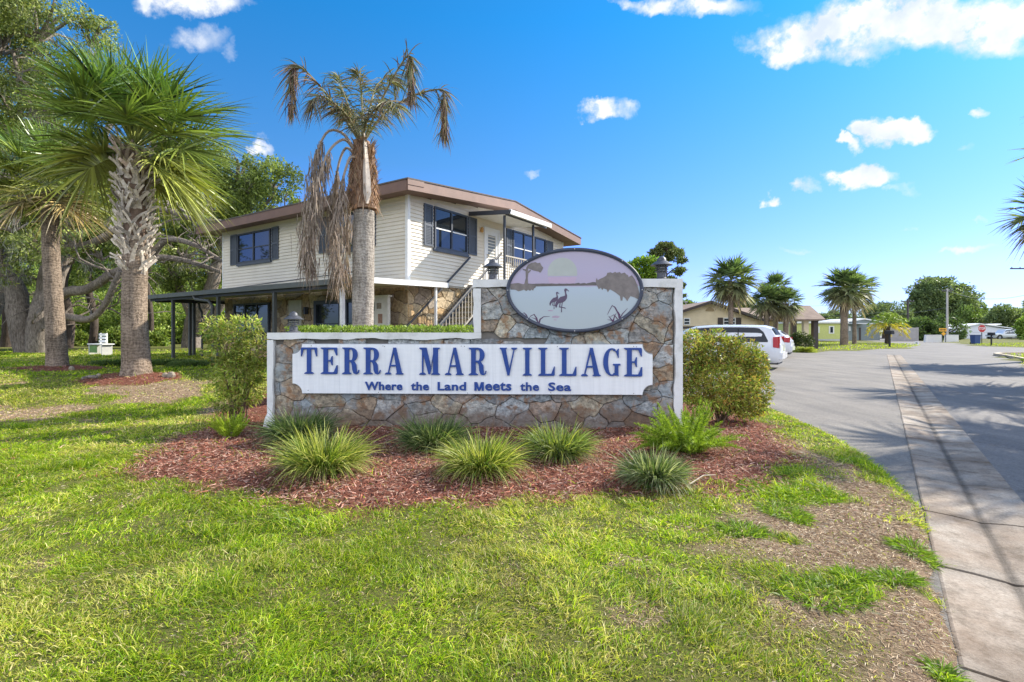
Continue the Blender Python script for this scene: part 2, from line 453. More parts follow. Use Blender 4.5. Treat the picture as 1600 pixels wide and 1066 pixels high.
# ---- asphalt
def asphalt(name, lo, hi, blue):
    m, nt, out = new_mat(name)
    tc = N(nt, 'TexCoord').outputs['Object']
    n = noise(nt, tc, 90, 5, .8); n2 = noise(nt, tc, .7, 6, .6); v = N(nt, 'TexVoronoi'); v.inputs['Scale'].default_value = 110; nt.links.new(tc, v.inputs[0])
    c = ramp(nt, n.outputs[0], [(.3, lo), (.7, hi)]).outputs[0]
    n7 = noise(nt, tc, 28, 4, .8); c = mix(nt, 1, c, ramp(nt, n7.outputs[0], [(.32, (.72,)*3), (.68, (1.3,)*3)]).outputs[0], 'MULTIPLY')
    c = mix(nt, 1, c, ramp(nt, n2.outputs[0], [(.3, (.82,.82,.83)), (.7, (1.15,1.14,1.12))]).outputs[0], 'MULTIPLY')
    mp = N(nt, 'Mapping'); mp.inputs['Rotation'].default_value = (0,0,rad(-36)); mp.inputs['Scale'].default_value = (1.2,.12,1); nt.links.new(tc, mp.inputs[0])
    n4 = noise(nt, mp.outputs[0], 1.6, 5, .6)
    c = mix(nt, 1, c, ramp(nt, n4.outputs[0], [(.35, (.85,.85,.86)), (.62, (1.12,1.11,1.1))]).outputs[0], 'MULTIPLY')
    vc = N(nt, 'TexVoronoi'); vc.feature = 'DISTANCE_TO_EDGE'; vc.inputs['Scale'].default_value = .55
    nw = noise(nt, tc, 2.5, 5, .7); wv = mix(nt, .35, tc, nw.outputs['Color']); nt.links.new(wv, vc.inputs[0])
    crk = ramp(nt, vc.outputs[0], [(0, (.55,)*3), (.006, (1,)*3)]).outputs[0]
    c = mix(nt, blue, c, mix(nt, 1, c, crk, 'MULTIPLY'))
    principled(nt, out, c, .85, 0, .3, n.outputs[0], .5, .01)
    return m
M_lot = asphalt('old_asphalt', (.13,.12,.108), (.245,.225,.198), .35)
M_road = asphalt('road_asphalt', (.11,.105,.10), (.225,.21,.195), .7)
gd = Vector((.585, .811, 0)); gn = Vector((.811, -.585, 0)); g0 = Vector((6.45, 7.84, 0))
def gp(l, o, z=0.0): p = g0+gd*l+gn*o; return (p.x, p.y, z)
def strip(name, rows, mat, sub=1):      # rows: list of (offset,z) cross-section swept along the gutter line
    mb = MB(); ls = list(np.arange(-12, 31.2, .6))
    vs = []; fs = []; k = len(rows)
    for l in ls: vs += [gp(l, o, z) for o, z in rows]
    for i in range(len(ls)-1):
        for j in range(k-1): fs.append((i*k+j, i*k+j+1, (i+1)*k+j+1, (i+1)*k+j))
    mb.add(vs, fs); return mb.build(name, mat, fixn=False)
# whole paved plane: lot on the left of the gutter, street on the right
def sheet(name, pts, z, mat):
    mb = MB(); mb.add([(a, b, z) for a, b in pts], [tuple(range(len(pts)))]); return tag(mb.build(name, mat, fixn=False), kind='structure')
A = gp(-14, -.33); B = gp(30.4, -.33); Cc = gp(30.4, .33); D = gp(-14, .33)
sheet('parking_lot', [A[:2], B[:2], (16,42), (-6,42), (-6,8), (-1,-8)], -.10, M_lot)
far_in = gp(30.4, .33)
sheet('road', [D[:2], (120,-14), (120,260), (10,260), (16,42), B[:2], Cc[:2]], -.10, M_road)
m_con, nt, out = new_mat('gutter_concrete')
tc = N(nt, 'TexCoord').outputs['Object']
n = noise(nt, tc, 60, 6, .75); n2 = noise(nt, tc, 1.6, 5, .65); n3 = noise(nt, tc, .5, 3)
c = ramp(nt, n.outputs[0], [(.3, (.26,.225,.185)), (.7, (.50,.44,.365))]).outputs[0]
c = mix(nt, ramp(nt, n2.outputs[0], [(.40, (0,)*3), (.66, (.75,)*3)]).outputs[0], c, (.235,.165,.11))
n9 = noise(nt, tc, 4.2, 7, .75); c = mix(nt, 1, c, ramp(nt, n9.outputs[0], [(.33, (.55,.53,.5)), (.52, (1,)*3)]).outputs[0], 'MULTIPLY')
sa = N(nt, 'Attribute'); sa.attribute_name = 'Col'
c = mix(nt, 1, c, sa.outputs['Color'], 'MULTIPLY')
principled(nt, out, c, .9, 0, .25, n.outputs[0], .5, .01)
# valley gutter: poured panels with joints, dished section
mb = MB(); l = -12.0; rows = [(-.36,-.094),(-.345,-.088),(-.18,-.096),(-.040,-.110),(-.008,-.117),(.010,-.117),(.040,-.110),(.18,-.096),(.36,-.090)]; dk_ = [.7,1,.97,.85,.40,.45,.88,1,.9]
while l < 30.2:
    L = 1.22; vs = []; fs = []; K = 7
    t_ = random.uniform(.85, 1.12); pk = random.uniform(0, .06)
    jz = random.uniform(-.003, .003)
    for i in range(K):
        for j, (o, z) in enumerate(rows): vs.append(gp(l+.012+(L-.024)*i/(K-1), o+.010*(float(fbm((l+i*.2)*3, o*4, 0, 7))-.5), z+jz+.008*(float(fbm((l+i*.2)*2, o*3, 0, 8))-.5)))
    k = len(rows)
    for i in range(K-1):
        for j in range(k-1): fs.append((i*k+j, i*k+j+1, (i+1)*k+j+1, (i+1)*k+j))
    b = len(vs); edge = [i*k for i in range(K)]+[(K-1)*k+j for j in range(1, k)]+[i*k+k-1 for i in range(K-2, -1, -1)]+list(range(k-2, 0, -1))
    for e in edge: x_, y_, z_ = vs[e]; vs.append((x_, y_, z_-.05))
    for q in range(len(edge)): fs.append((edge[q], b+q, b+(q+1)%len(edge), edge[(q+1)%len(edge)]))
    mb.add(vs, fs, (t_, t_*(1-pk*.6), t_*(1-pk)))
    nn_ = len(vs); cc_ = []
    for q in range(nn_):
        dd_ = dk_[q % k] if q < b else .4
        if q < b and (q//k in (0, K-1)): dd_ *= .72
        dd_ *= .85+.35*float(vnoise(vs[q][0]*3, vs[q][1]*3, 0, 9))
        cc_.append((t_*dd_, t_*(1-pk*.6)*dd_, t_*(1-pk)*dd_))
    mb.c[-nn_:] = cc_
    l += L
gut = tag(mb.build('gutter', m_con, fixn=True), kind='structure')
mb = MB()      # dark grit lying in the joints and in the dish
mb.add([gp(-12,-.372,-.1), gp(30.2,-.372,-.1), gp(30.2,.372,-.1), gp(-12,.372,-.1)], [(0,1,2,3)])
for o_ in mb.v: pass
mb.v = [(a, b, -.150) for a, b, c_ in mb.v]
tag(mb.build('gutter_joint_bed', paint('grit', (.06,.055,.05), .95), fixn=False), kind='structure')
# kerb round the near corner on the right
mb = MB()
kp = [(24.0,23.4),(26.5,26.6),(28.6,29.6),(30,31.8),(31.5,33),(34,33.7),(40,34.6)]
for i in range(len(kp)-1): mb.bar((*kp[i], -.04), (*kp[i+1], -.04), .16, .18)
tag(mb.build('kerb', paint('kerb_concrete', (.55,.46,.33), .85, .15)), kind='structure')

# ================================================================== GRASS
def scatter(n, ylo, yhi, xl=-1.25, xr=1.0):
    y = np.sqrt(R_.random(n)*(yhi**2-ylo**2)+ylo**2); x = (R_.random(n)*(xr-xl)+xl)*y
    return x, y
def grass_zone(ylo, yhi, dens, h, wd, seed):
    area = (2.25)*(yhi**2-ylo**2)/2; n = int(area*dens)
    x, y = scatter(n, ylo, yhi)
    # clumping
    ang = R_.random(n)*6.28; x = x+.02*np.cos(ang); y = y+.02*np.sin(ang)
    sdm, m1 = lawn_mask(x, y); mu, dr = regions(x, y)
    cl = fbm(x*3.2, y*3.2, 0, 50); cl2 = fbm(x*.8, y*.8, 0, 60)
    # hides under the wall
    pr = (sdm > -.02)*(1-mu*.985)*(1-dr*.93)*np.clip(.25+1.4*cl, 0, 1)
    keep = R_.random(n) < pr
    x, y, cl, cl2, dr = x[keep], y[keep], cl[keep], cl2[keep], dr[keep]; n = len(x)
    z = terrain(x, y)-.005
    lean = R_.normal(0, .55, (n, 2)); cw = np.stack([fbm(x*2, y*2, 0, 71)-.5, fbm(x*2, y*2, 0, 72)-.5], -1)*2.2
    d = np.concatenate([lean+cw, np.ones((n, 1))], 1)
    L = h*(.45+1.1*R_.random(n)*(.4+1.2*cl)); L = L*(1-.35*dr)*.84
    tall = S(.5, .7, fbm(x*1.1, y*1.1, 0, 80)); L = L*(1+.4*tall)*(.55+.9*S(.3,.7,fbm(x*7, y*7, 0, 83)))
    V, F = blades(np.stack([x, y, z], -1), d, L, wd*(.6+.8*R_.random(n)), .35+.4*R_.random(n), 2)
    green = np.array([(.24,.38,.016),(.37,.49,.022),(.12,.23,.012),(.48,.55,.03),(.19,.32,.014)])
    yellow = np.array([(.56,.52,.12),(.48,.49,.08),(.64,.56,.26)])
    c = tints(n, green); c2 = tints(n, yellow)
    t = (R_.random(n) < (.14+.45*S(.45, .7, cl2)+.3*dr))[:, None]; c = np.where(t, c2, c)
    dk = (R_.random(n) < .22*tall)[:, None]; c = np.where(dk, c*np.array([.6,.75,.7]), c)*(.78+.34*S(.3, .68, fbm(x*2.1, y*2.1, 0, 91)))[:, None]
    return V, F, np.repeat(c, 6, 0)
gz = [grass_zone(1.5, 3.4, 12500, .075, .0055, 1), grass_zone(3.4, 6.2, 6600, .08, .008, 2), grass_zone(6.2, 11, 2500, .085, .013, 3), grass_zone(11, 24, 420, .09, .028, 4)]
# coarse crabgrass tufts standing in the dry patch
ps = []
for (cx, cy, ra, rb) in green_patches:
    n = int(6000*ra*rb+250)
    a_ = R_.random(n)*6.28; r_ = np.sqrt(R_.random(n)); x = cx+ra*r_*np.cos(a_)*1.05; y = cy+rb*r_*np.sin(a_)*1.05
    d = np.stack([np.cos(a_)*.8+R_.normal(0,.5,n), np.sin(a_)*.8+R_.normal(0,.5,n), np.full(n, .75)], -1)
    V, F_ = blades(np.stack([x, y, terrain(x, y)], -1), d, .06+.07*R_.random(n), .009, .45, 3)
    ps.append((V, F_, np.repeat(tints(n, [(.16,.27,.02),(.26,.36,.04),(.12,.2,.02)]), 8, 0)))
V, F_, Cg = merge(gz+ps)
tag(npmesh('lawn_grass', V, F_, M_grass, None, Cg), 'short green and yellowing lawn grass in the foreground and beside the sign', 'grass', kind='stuff')
# far verge grass (beyond 24 m) is carried by coarse tufts
x, y = scatter(26000, 24, 60, -1.1, 1.1); k = (lawn_mask(x, y)[0] > .1) & ~((x < -3) & (y > 26)); x, y = x[k], y[k]; n = len(x)
d = np.concatenate([R_.normal(0, .5, (n, 2)), np.ones((n, 1))], 1)
V, F_ = blades(np.stack([x, y, terrain(x, y)], -1), d, .14, .09, .3, 2)
tag(npmesh('verge_grass', V, F_, M_grass, None, np.repeat(tints(n, [(.34,.42,.04),(.46,.50,.06),(.26,.36,.03)]), 6, 0)), 'bright mown grass on the far roadside island and corner', 'grass', kind='stuff')
# dead straw
x, y = scatter(800000, 1.7, 11, -1.2, 1.0); mu, dr = regions(x, y); sdm, _m = lawn_mask(x, y)
k = (R_.random(len(x)) < (.06+dr)*np.clip(12/(y*y), .12, 1)*(1-mu*.9)) & (sdm > .0); x, y = x[k], y[k]; n = len(x)
th = R_.random(n)*6.28
d = np.stack([np.cos(th), np.sin(th), .12+.22*R_.random(n)], -1)
V, F_ = blades(np.stack([x, y, terrain(x, y)+.002], -1), d, .02+.035*R_.random(n), .0018+.0011*y, .25, 2)
tag(npmesh('dry_thatch', V, F_, M_chip, None, np.repeat(tints(n, [(.46,.33,.20),(.58,.44,.28),(.22,.14,.08),(.37,.24,.14),(.62,.52,.37)]), 6, 0)), 'matted dead brown grass thatch on the bank beside the kerb', 'dead grass', kind='stuff')
# mulch chips
x, y = scatter(330000, 4.0, 14, -1.2, .8); mu, dr = regions(x, y)
k = (R_.random(len(x)) < (mu+.012)*np.where(y > 7.2, .35, 1)) & (lawn_mask(x, y)[0] > .05); x, y = x[k], y[k]; n = len(x)
th = R_.random(n)*6.28
d = np.stack([np.cos(th), np.sin(th), R_.normal(0, .28, n)], -1)
V, F_ = blades(np.stack([x, y, terrain(x, y)+.012+.012*R_.random(n)], -1), d, .03+.05*R_.random(n), .010+.009*R_.random(n), .0, 1, face=np.stack([R_.normal(0,.5,n), R_.normal(0,.5,n), np.ones(n)], -1), wp=4)
V = V.reshape(-1, 3)
tag(npmesh('mulch_chips', V, F_, M_chip, None, np.repeat(tints(n, [(.26,.075,.045),(.40,.15,.09),(.12,.045,.03),(.56,.34,.26),(.33,.13,.08),(.22,.14,.10),(.36,.26,.19)]), 4, 0)), 'shredded reddish brown bark mulch around the sign and palms', 'mulch', kind='stuff')
# a few fallen twigs
for (a0, b0, lab) in ((( -0.0,0),(0,0),None),):
    pass
tw = [((1078,765),(1118,752),'pale dead twig lying on the mulch edge right of the grass clumps'),((1480,880),(1500,905),None)]
mb = MB(); p0 = G(*tw[0][0]); p1 = G(*tw[0][1]); pm = ((p0[0]+p1[0])/2+.02, (p0[1]+p1[1])/2+.05)
mb.tube([(*p0, .05), (*pm, .075), (*p1, .06)], [.006, .005, .003], 6)
tag(mb.build('fallen_twig', paint('twig', (.5,.42,.33), .9)), tw[0][2], 'twig')
# ================================================================== SIGN WALL
K = 7.27/800
def U(px): return (px-738)*K
def ZW(py): return CAMZ+(518-py)*K
WALL_RZ = rad(-2.2)
WLOC = (U(0)*0+(738-800)*K, 7.27, 0)
wall = empty('entrance_wall', WLOC, WALL_RZ, 'stepped flagstone entrance wall with white coping, standing in the mulch bed', 'wall')
ZB = -.06
m_mortar = paint('mortar', (.19,.175,.155), .95, .2, 8, .6)
mb = MB(); mb.box(U(416), U(744), .02, .34, ZB, ZW(523)); mb.box(U(744), U(1060), .021, .339, ZB, ZW(441))
mb.build('core', m_mortar, wall)
def clip(poly, a, b, c):
    out = []
    for i in range(len(poly)):
        p, q = poly[i], poly[(i+1) % len(poly)]
        dp = a*p[0]+b*p[1]-c; dq = a*q[0]+b*q[1]-c
        if dp <= 0: out.append(p)
        if dp*dq < 0:
            t = dp/(dp-dq); out.append((p[0]+t*(q[0]-p[0]), p[1]+t*(q[1]-p[1])))
    return out
def stones(u0, u1, z0, z1, sw, sh, place, seed, cols, gap=.011, ry=.03, step=None):
    rg = random.Random(seed); seeds = []
    v = z0-sh; row = 0
    while v < z1+sh:
        h = sh*rg.uniform(.7, 1.35); uu = u0-sw*rg.random()
        while uu < u1+sw:
            ww = sw*rg.uniform(.55, 1.5); seeds.append((uu+ww/2+rg.uniform(-.2,.2)*sw, v+h/2+rg.uniform(-.48,.48)*h)); uu += ww
        v += h
    mb = MB(); asp = (sw/sh)**.7
    for i, (a, b) in enumerate(seeds):
        if not (u0-sw < a < u1+sw and z0-sh < b < z1+sh): continue
        poly = [(u0, z0), (u1, z0), (u1, z1), (u0, z1)]; bx_ = (u0, u1, z0, z1)
        if step:
            if b > step[1] and a < step[0]-.25: continue
            if b > step[1] and a < step[2]: bx_ = (step[0], u1, step[1], z1)
            elif b <= step[1] and a < step[2]: bx_ = (u0, u1, z0, step[1])
            poly = [(bx_[0], bx_[2]), (bx_[1], bx_[2]), (bx_[1], bx_[3]), (bx_[0], bx_[3])]
        for j, (c, d) in enumerate(seeds):
            if j == i or abs(c-a) > 3*sw or abs(d-b) > 3*sh: continue
            na = (c-a)/asp; nb = (d-b)*asp; mx, mz = (a+c)/2, (b+d)/2
            poly = clip(poly, na, nb, na*mx+nb*mz)
            if len(poly) < 3: break
        if len(poly) < 3: continue
        # roughen the edges, the same way on both sides of a joint
        fine = []
        for q in range(len(poly)):
            p, r = poly[q], poly[(q+1) % len(poly)]; L = math.dist(p, r); n = max(1, int(L/.035))
            for s_ in range(n):
                t = s_/n; x = p[0]+(r[0]-p[0])*t; y = p[1]+(r[1]-p[1])*t
                dx = (float(vnoise(x*11, y*11, 0, 11))-.5)*.055; dy = (float(vnoise(x*11, y*11, 0, 12))-.5)*.055
                fine.append((min(max(x+dx, bx_[0]), bx_[1]), min(max(y+dy, bx_[2]), bx_[3])))
        cx = sum(p[0] for p in fine)/len(fine); cz = sum(p[1] for p in fine)/len(fine)
        size = max(math.dist(p, (cx, cz)) for p in fine)
        if size < .02: continue
        def inset(p, g):
            L = math.dist(p, (cx, cz)); k = max(.25, 1-g/max(L, .02)); return (cx+(p[0]-cx)*k, cz+(p[1]-cz)*k)
        proud = rg.uniform(.010, ry); ta, tb = rg.uniform(-.05, .05), rg.uniform(-.06, .06)
        n = len(fine); vs = []
        def dep(p, base, amp): return base+ta*(p[0]-cx)+tb*(p[1]-cz)+amp*(float(fbm(p[0]*14, p[1]*14, i, 5))-.5)
        rings = [(gap, .03, 0), (gap, -.55*proud, .008), (gap+.009, -proud, .014), (gap+.05, -proud-.002, .026)]
        for g, y0, am in rings:
            for p in fine:
                q = inset(p, g); yy = y0 if y0 > 0 else -dep(q, -y0, am)
                vs.append(place(q[0], yy, q[1]))
        vs.append(place(cx, -dep((cx, cz), proud, .02), cz)); fs = []
        for r in range(3):
            for q in range(n): fs.append((r*n+q, r*n+(q+1)%n, (r+1)*n+(q+1)%n, (r+1)*n+q))
        for q in range(n): fs.append((3*n+q, 3*n+(q+1)%n, 4*n))
        ca = rg.choice(cols); cb = rg.choice(cols); t = rg.random()*.4; br = rg.uniform(.8, 1.2)
        mb.add(vs, fs, tuple(max(.01, (x*(1-t)+y*t)*br) for x, y in zip(ca, cb)))
    return mb
def stonemat(name):
    m, nt, out = new_mat(name)
    a = N(nt, 'Attribute'); a.attribute_name = 'Col'
    tc = N(nt, 'TexCoord').outputs['Object']
    n = noise(nt, tc, 16, 9, .72); n2 = noise(nt, tc, 5.5, 6, .65); n3 = noise(nt, tc, 60, 4, .7); n4 = noise(nt, tc, 3.1, 5, .6)
    c = mix(nt, 1, a.outputs['Color'], ramp(nt, n.outputs[0], [(.30, (.28,.29,.31)), (.5, (.9,.9,.9)), (.70, (1.75,1.7,1.65))]).outputs[0], 'MULTIPLY')
    c = mix(nt, ramp(nt, n2.outputs[0], [(.52, (0,)*3), (.60, (.75,)*3)]).outputs[0], c, (.30,.16,.075))
    c = mix(nt, ramp(nt, n4.outputs[0], [(.54, (0,)*3), (.66, (.7,)*3)]).outputs[0], c, (.34,.40,.43))
    mp = N(nt, 'Mapping'); mp.inputs['Scale'].default_value = (1, 1, 3.5); mp.inputs['Rotation'].default_value = (.3, .5, 0); nt.links.new(tc, mp.inputs[0])
    w1 = noise(nt, mp.outputs[0], 7, 8, .75)
    c = mix(nt, ramp(nt, w1.outputs[0], [(.36, (.65,)*3), (.46, (0,)*3)]).outputs[0], c, (.07,.06,.055))
    sz = N(nt, 'SeparateXYZ'); nt.links.new(tc, sz.inputs[0])     # soil splashed on the lowest course
    zz = math_(nt, 'ADD', sz.outputs[2], math_(nt, 'MULTIPLY', n2.outputs[0], -.45))
    c = mix(nt, ramp(nt, zz, [(.0, (.7,)*3), (.12, (0,)*3)]).outputs[0], c, (.17,.12,.09))
    h = math_(nt, 'ADD', n.outputs[0], math_(nt, 'MULTIPLY', n3.outputs[0], .3))
    principled(nt, out, c, .85, 0, .3, h, .9, .03)
    return m
M_stone = stonemat('flagstone')
cols = [(.36,.39,.40),(.44,.46,.46),(.26,.28,.29),(.46,.41,.31),(.38,.29,.20),(.42,.36,.27),(.30,.28,.26),(.42,.42,.39),(.33,.22,.14),(.33,.38,.41),(.40,.42,.41)]
pl = lambda a, y, z: (a, y, z)
mb = stones(U(424), U(1048), ZB, ZW(450), .40, .235, pl, 5, cols, .003, .034, step=(U(751), ZW(529), U(860)))
so_ = mb.build('flagstone_facing', M_stone, wall, fixn=True)
m_cop, nt, out = new_mat('white_coping')
tc = N(nt, 'TexCoord').outputs['Object']; n = noise(nt, tc, 3, 7, .7); n2 = noise(nt, tc, 25, 4)
c = ramp(nt, n.outputs[0], [(.3, (.50,.50,.47)), (.5, (.71,.71,.69)), (.75, (.78,.78,.77))]).outputs[0]
principled(nt, out, c, .75, 0, .3, n2.outputs[0], .4, .01)
mb = MB()
def ribbon(p0, p1, wd, side):       # coping run with hand-trowelled wavy inner edge; side = which side the inner edge lies
    n = max(2, int(math.dist(p0, p1)/.07)); vs = []; fs = []
    for i in range(n+1):
        t = i/n; x = p0[0]+(p1[0]-p0[0])*t; z = p0[1]+(p1[1]-p0[1])*t
        w_ = wd*(1+.28*(float(fbm(x*5+3, z*5, 0, 44))-.5)*2)
        q = (x+side[0]*w_, z+side[1]*w_)
        for (a, b) in ((x, z), q):
            for y in (-.062, .385): vs.append((a, y, b))
    for i in range(n):
        o = 4*i; fs += [(o, o+4, o+6, o+2), (o+1, o+3, o+7, o+5), (o, o+1, o+5, o+4), (o+2, o+6, o+7, o+3)]
    fs += [(0, 2, 3, 1), (4*n, 4*n+1, 4*n+3, 4*n+2)]
    mb.add(vs, fs)
ribbon((U(414.5), ZB), (U(414.5), ZW(531.5)), .082, (1, 0))
ribbon((U(414.5), ZW(520)), (U(752.2), ZW(520)), .088, (0, -1))
ribbon((U(752), ZW(519.8)), (U(752), ZW(451.5)), .105, (-1, 0))
ribbon((U(739), ZW(437.5)), (U(1061.3), ZW(437.5)), .11, (0, -1))
ribbon((U(1061), ZB), (U(1061), ZW(451)), .11, (-1, 0))
mb.build('coping', m_cop, wall)
mb = MB(); mb.lathe([(.10,0),(.085,.08),(.06,.2),(.02,.28)], 10, (U(418), -.05, ZB+.03)); 
mb.build('plaster_foot', m_cop, wall)

# ------------------------------------------------------------------ name sign
def panel_poly(u0, u1, z0, z1, r):
    pts = []
    for cx, cz, a0 in ((u1, z1, 270), (u0, z1, 360), (u0, z0, 90), (u1, z0, 180)):
        pass
    def arc(cx, cz, a0, a1): return [(cx+r*math.cos(rad(a0+(a1-a0)*i/8)), cz+r*math.sin(rad(a0+(a1-a0)*i/8))) for i in range(9)]
    pts += arc(u0, z0, 90, 0); pts += arc(u1, z0, 180, 90); pts += arc(u1, z1, 270, 180); pts += arc(u0, z1, 360, 270)
    return pts
sign = empty('name_sign', WLOC, WALL_RZ, 'long white board with scooped corners and blue lettering, fixed across the stone wall', 'sign')
m_board, nt, out = new_mat('painted_board')
tc = N(nt, 'TexCoord').outputs['Object']
mp = N(nt, 'Mapping'); mp.inputs['Scale'].default_value = (.9, 1, 8); nt.links.new(tc, mp.inputs[0])
n = noise(nt, mp.outputs[0], 3, 7, .65); mp2 = N(nt, 'Mapping'); mp2.inputs['Scale'].default_value = (9, 1, .6); nt.links.new(tc, mp2.inputs[0]); n5 = noise(nt, mp2.outputs[0], 2.5, 6, .6)
c = ramp(nt, n.outputs[0], [(.3, (.79,.81,.83)), (.65, (.85,.86,.87))]).outputs[0]
c = mix(nt, 1, c, ramp(nt, n5.outputs[0], [(.35, (.93,.93,.93)), (.6, (1.01,)*3)]).outputs[0], 'MULTIPLY')
principled(nt, out, c, .5, 0, .4, n.outputs[0], .12, .01)
fp = lambda a, b, d: (a, d, b)
mb = MB()
zt, zb = ZW(538), ZW(614.5)
mb.prism(panel_poly(U(457), U(1014.5), zb, zt, .14), fp, -.060, -.095)
mb.build('board', m_board, sign)
mb = MB()
mb.prism(panel_poly(U(456.2), U(1015.3), zb-.007, zt+.007, .133), fp, -.045, -.0605)
mb.build('backing_rim', paint('rim_grey', (.30,.31,.32), .6), sign)
mb = MB()
for (px, py) in ((487,540.5),(600,540.6),(602.5,541.5),(722,540.7),(727,541),(870,541.2),(986,541),(990,541.5),(482,610),(593,612.5),(732,613),(860,612),(986,612.4)):
    mb.lathe([(.0055,0),(.0055,.003),(.002,.004)], 8, (0,0,0))
    n = 24; v = mb.v[-n:]
    mb.v[-n:] = [(U(px)+a, -.0955-c_, ZW(py)+b) for a, b, c_ in v]
mb.build_each('screw', paint('screw_steel', (.10,.09,.08), .5, metallic=.6), sign)
mb = MB()
for px in (531, 676, 771, 890): mb.box(U(px), U(px)+.0022, -.0958, -.094, zb+.004, zt-.004)
mb.build_each('board_seam', paint('seam', (.45,.47,.5), .8), sign)
M_blue = paint('blue_letter_paint', (.012,.055,.27), .45, .15, 9, .15)
# carved slab-serif capitals: each letter is laid out on a unit box (0..1 wide, 0..1 high)
class Glyph:
    def __init__(s, x0, x1, y0, y1): s.x0, s.x1, s.y0, s.y1 = x0, x1, y0, y1; s.mb = MB(); s.k = 0; s.W = x1-x0; s.H = y1-y0
    def T(s, a, b): return (s.x0+a*s.W, s.y0+b*s.H)
    def poly(s, pts):
        s.k += 1; d = -.118-.0005*s.k
        s.mb.prism([s.T(a, b) for a, b in pts], fp, -.0945+.0002*s.k, d)
    def rect(s, a0, b0, a1, b1): s.poly([(a0, b0), (a1, b0), (a1, b1), (a0, b1)])
    def stroke(s, pts, ws):     # variable-width stroke in letter units (width in fraction of box WIDTH)
        P_ = [Vector((a*s.W, b*s.H)) for a, b in pts]; L = []; R = []
        for i, p in enumerate(P_):
            d = (P_[min(i+1, len(P_)-1)]-P_[max(0, i-1)]).normalized(); nn = Vector((-d.y, d.x)); w_ = ws[i]*s.W/2
            L.append((p+nn*w_)); R.append((p-nn*w_))
        s.k += 1; d0 = -.0945+.0002*s.k; d1 = -.118-.0005*s.k; n = len(P_); vs = []
        for i in range(n):
            for q in (L[i], R[i]):
                for d in (d0, d1): vs.append((s.x0+q.x, d, s.y0+q.y))
        fs = []
        for i in range(n-1):
            o = 4*i; fs += [(o+1, o+3, o+7, o+5), (o, o+4, o+6, o+2), (o, o+1, o+5, o+4), (o+2, o+6, o+7, o+3)]
        fs += [(0, 2, 3, 1), (4*n-4, 4*n-3, 4*n-1, 4*n-2)]
        s.mb.add(vs, fs)
    def serif(s, xc, b, wd, up):   # bracketed slab under a stem; up=+1 at the base, -1 at the top
        h = .055; k = up
        s.poly([(xc-wd/2, b), (xc+wd/2, b), (xc+wd/2, b+k*h*.6), (xc+wd*.28, b+k*h*1.35), (xc-wd*.28, b+k*h*1.35), (xc-wd/2, b+k*h*.6)])
    def arc(s, cx, cy, rx, ry, a0, a1, w0, w1, n=14):
        pts = []; ws = []
        for i in range(n+1):
            t = i/n; a = rad(a0+(a1-a0)*t); pts.append((cx+rx*math.cos(a), cy+ry*math.sin(a)))
            ws.append(w0+(w1-w0)*abs(math.cos(a))**1.4)
        s.stroke(pts, ws)
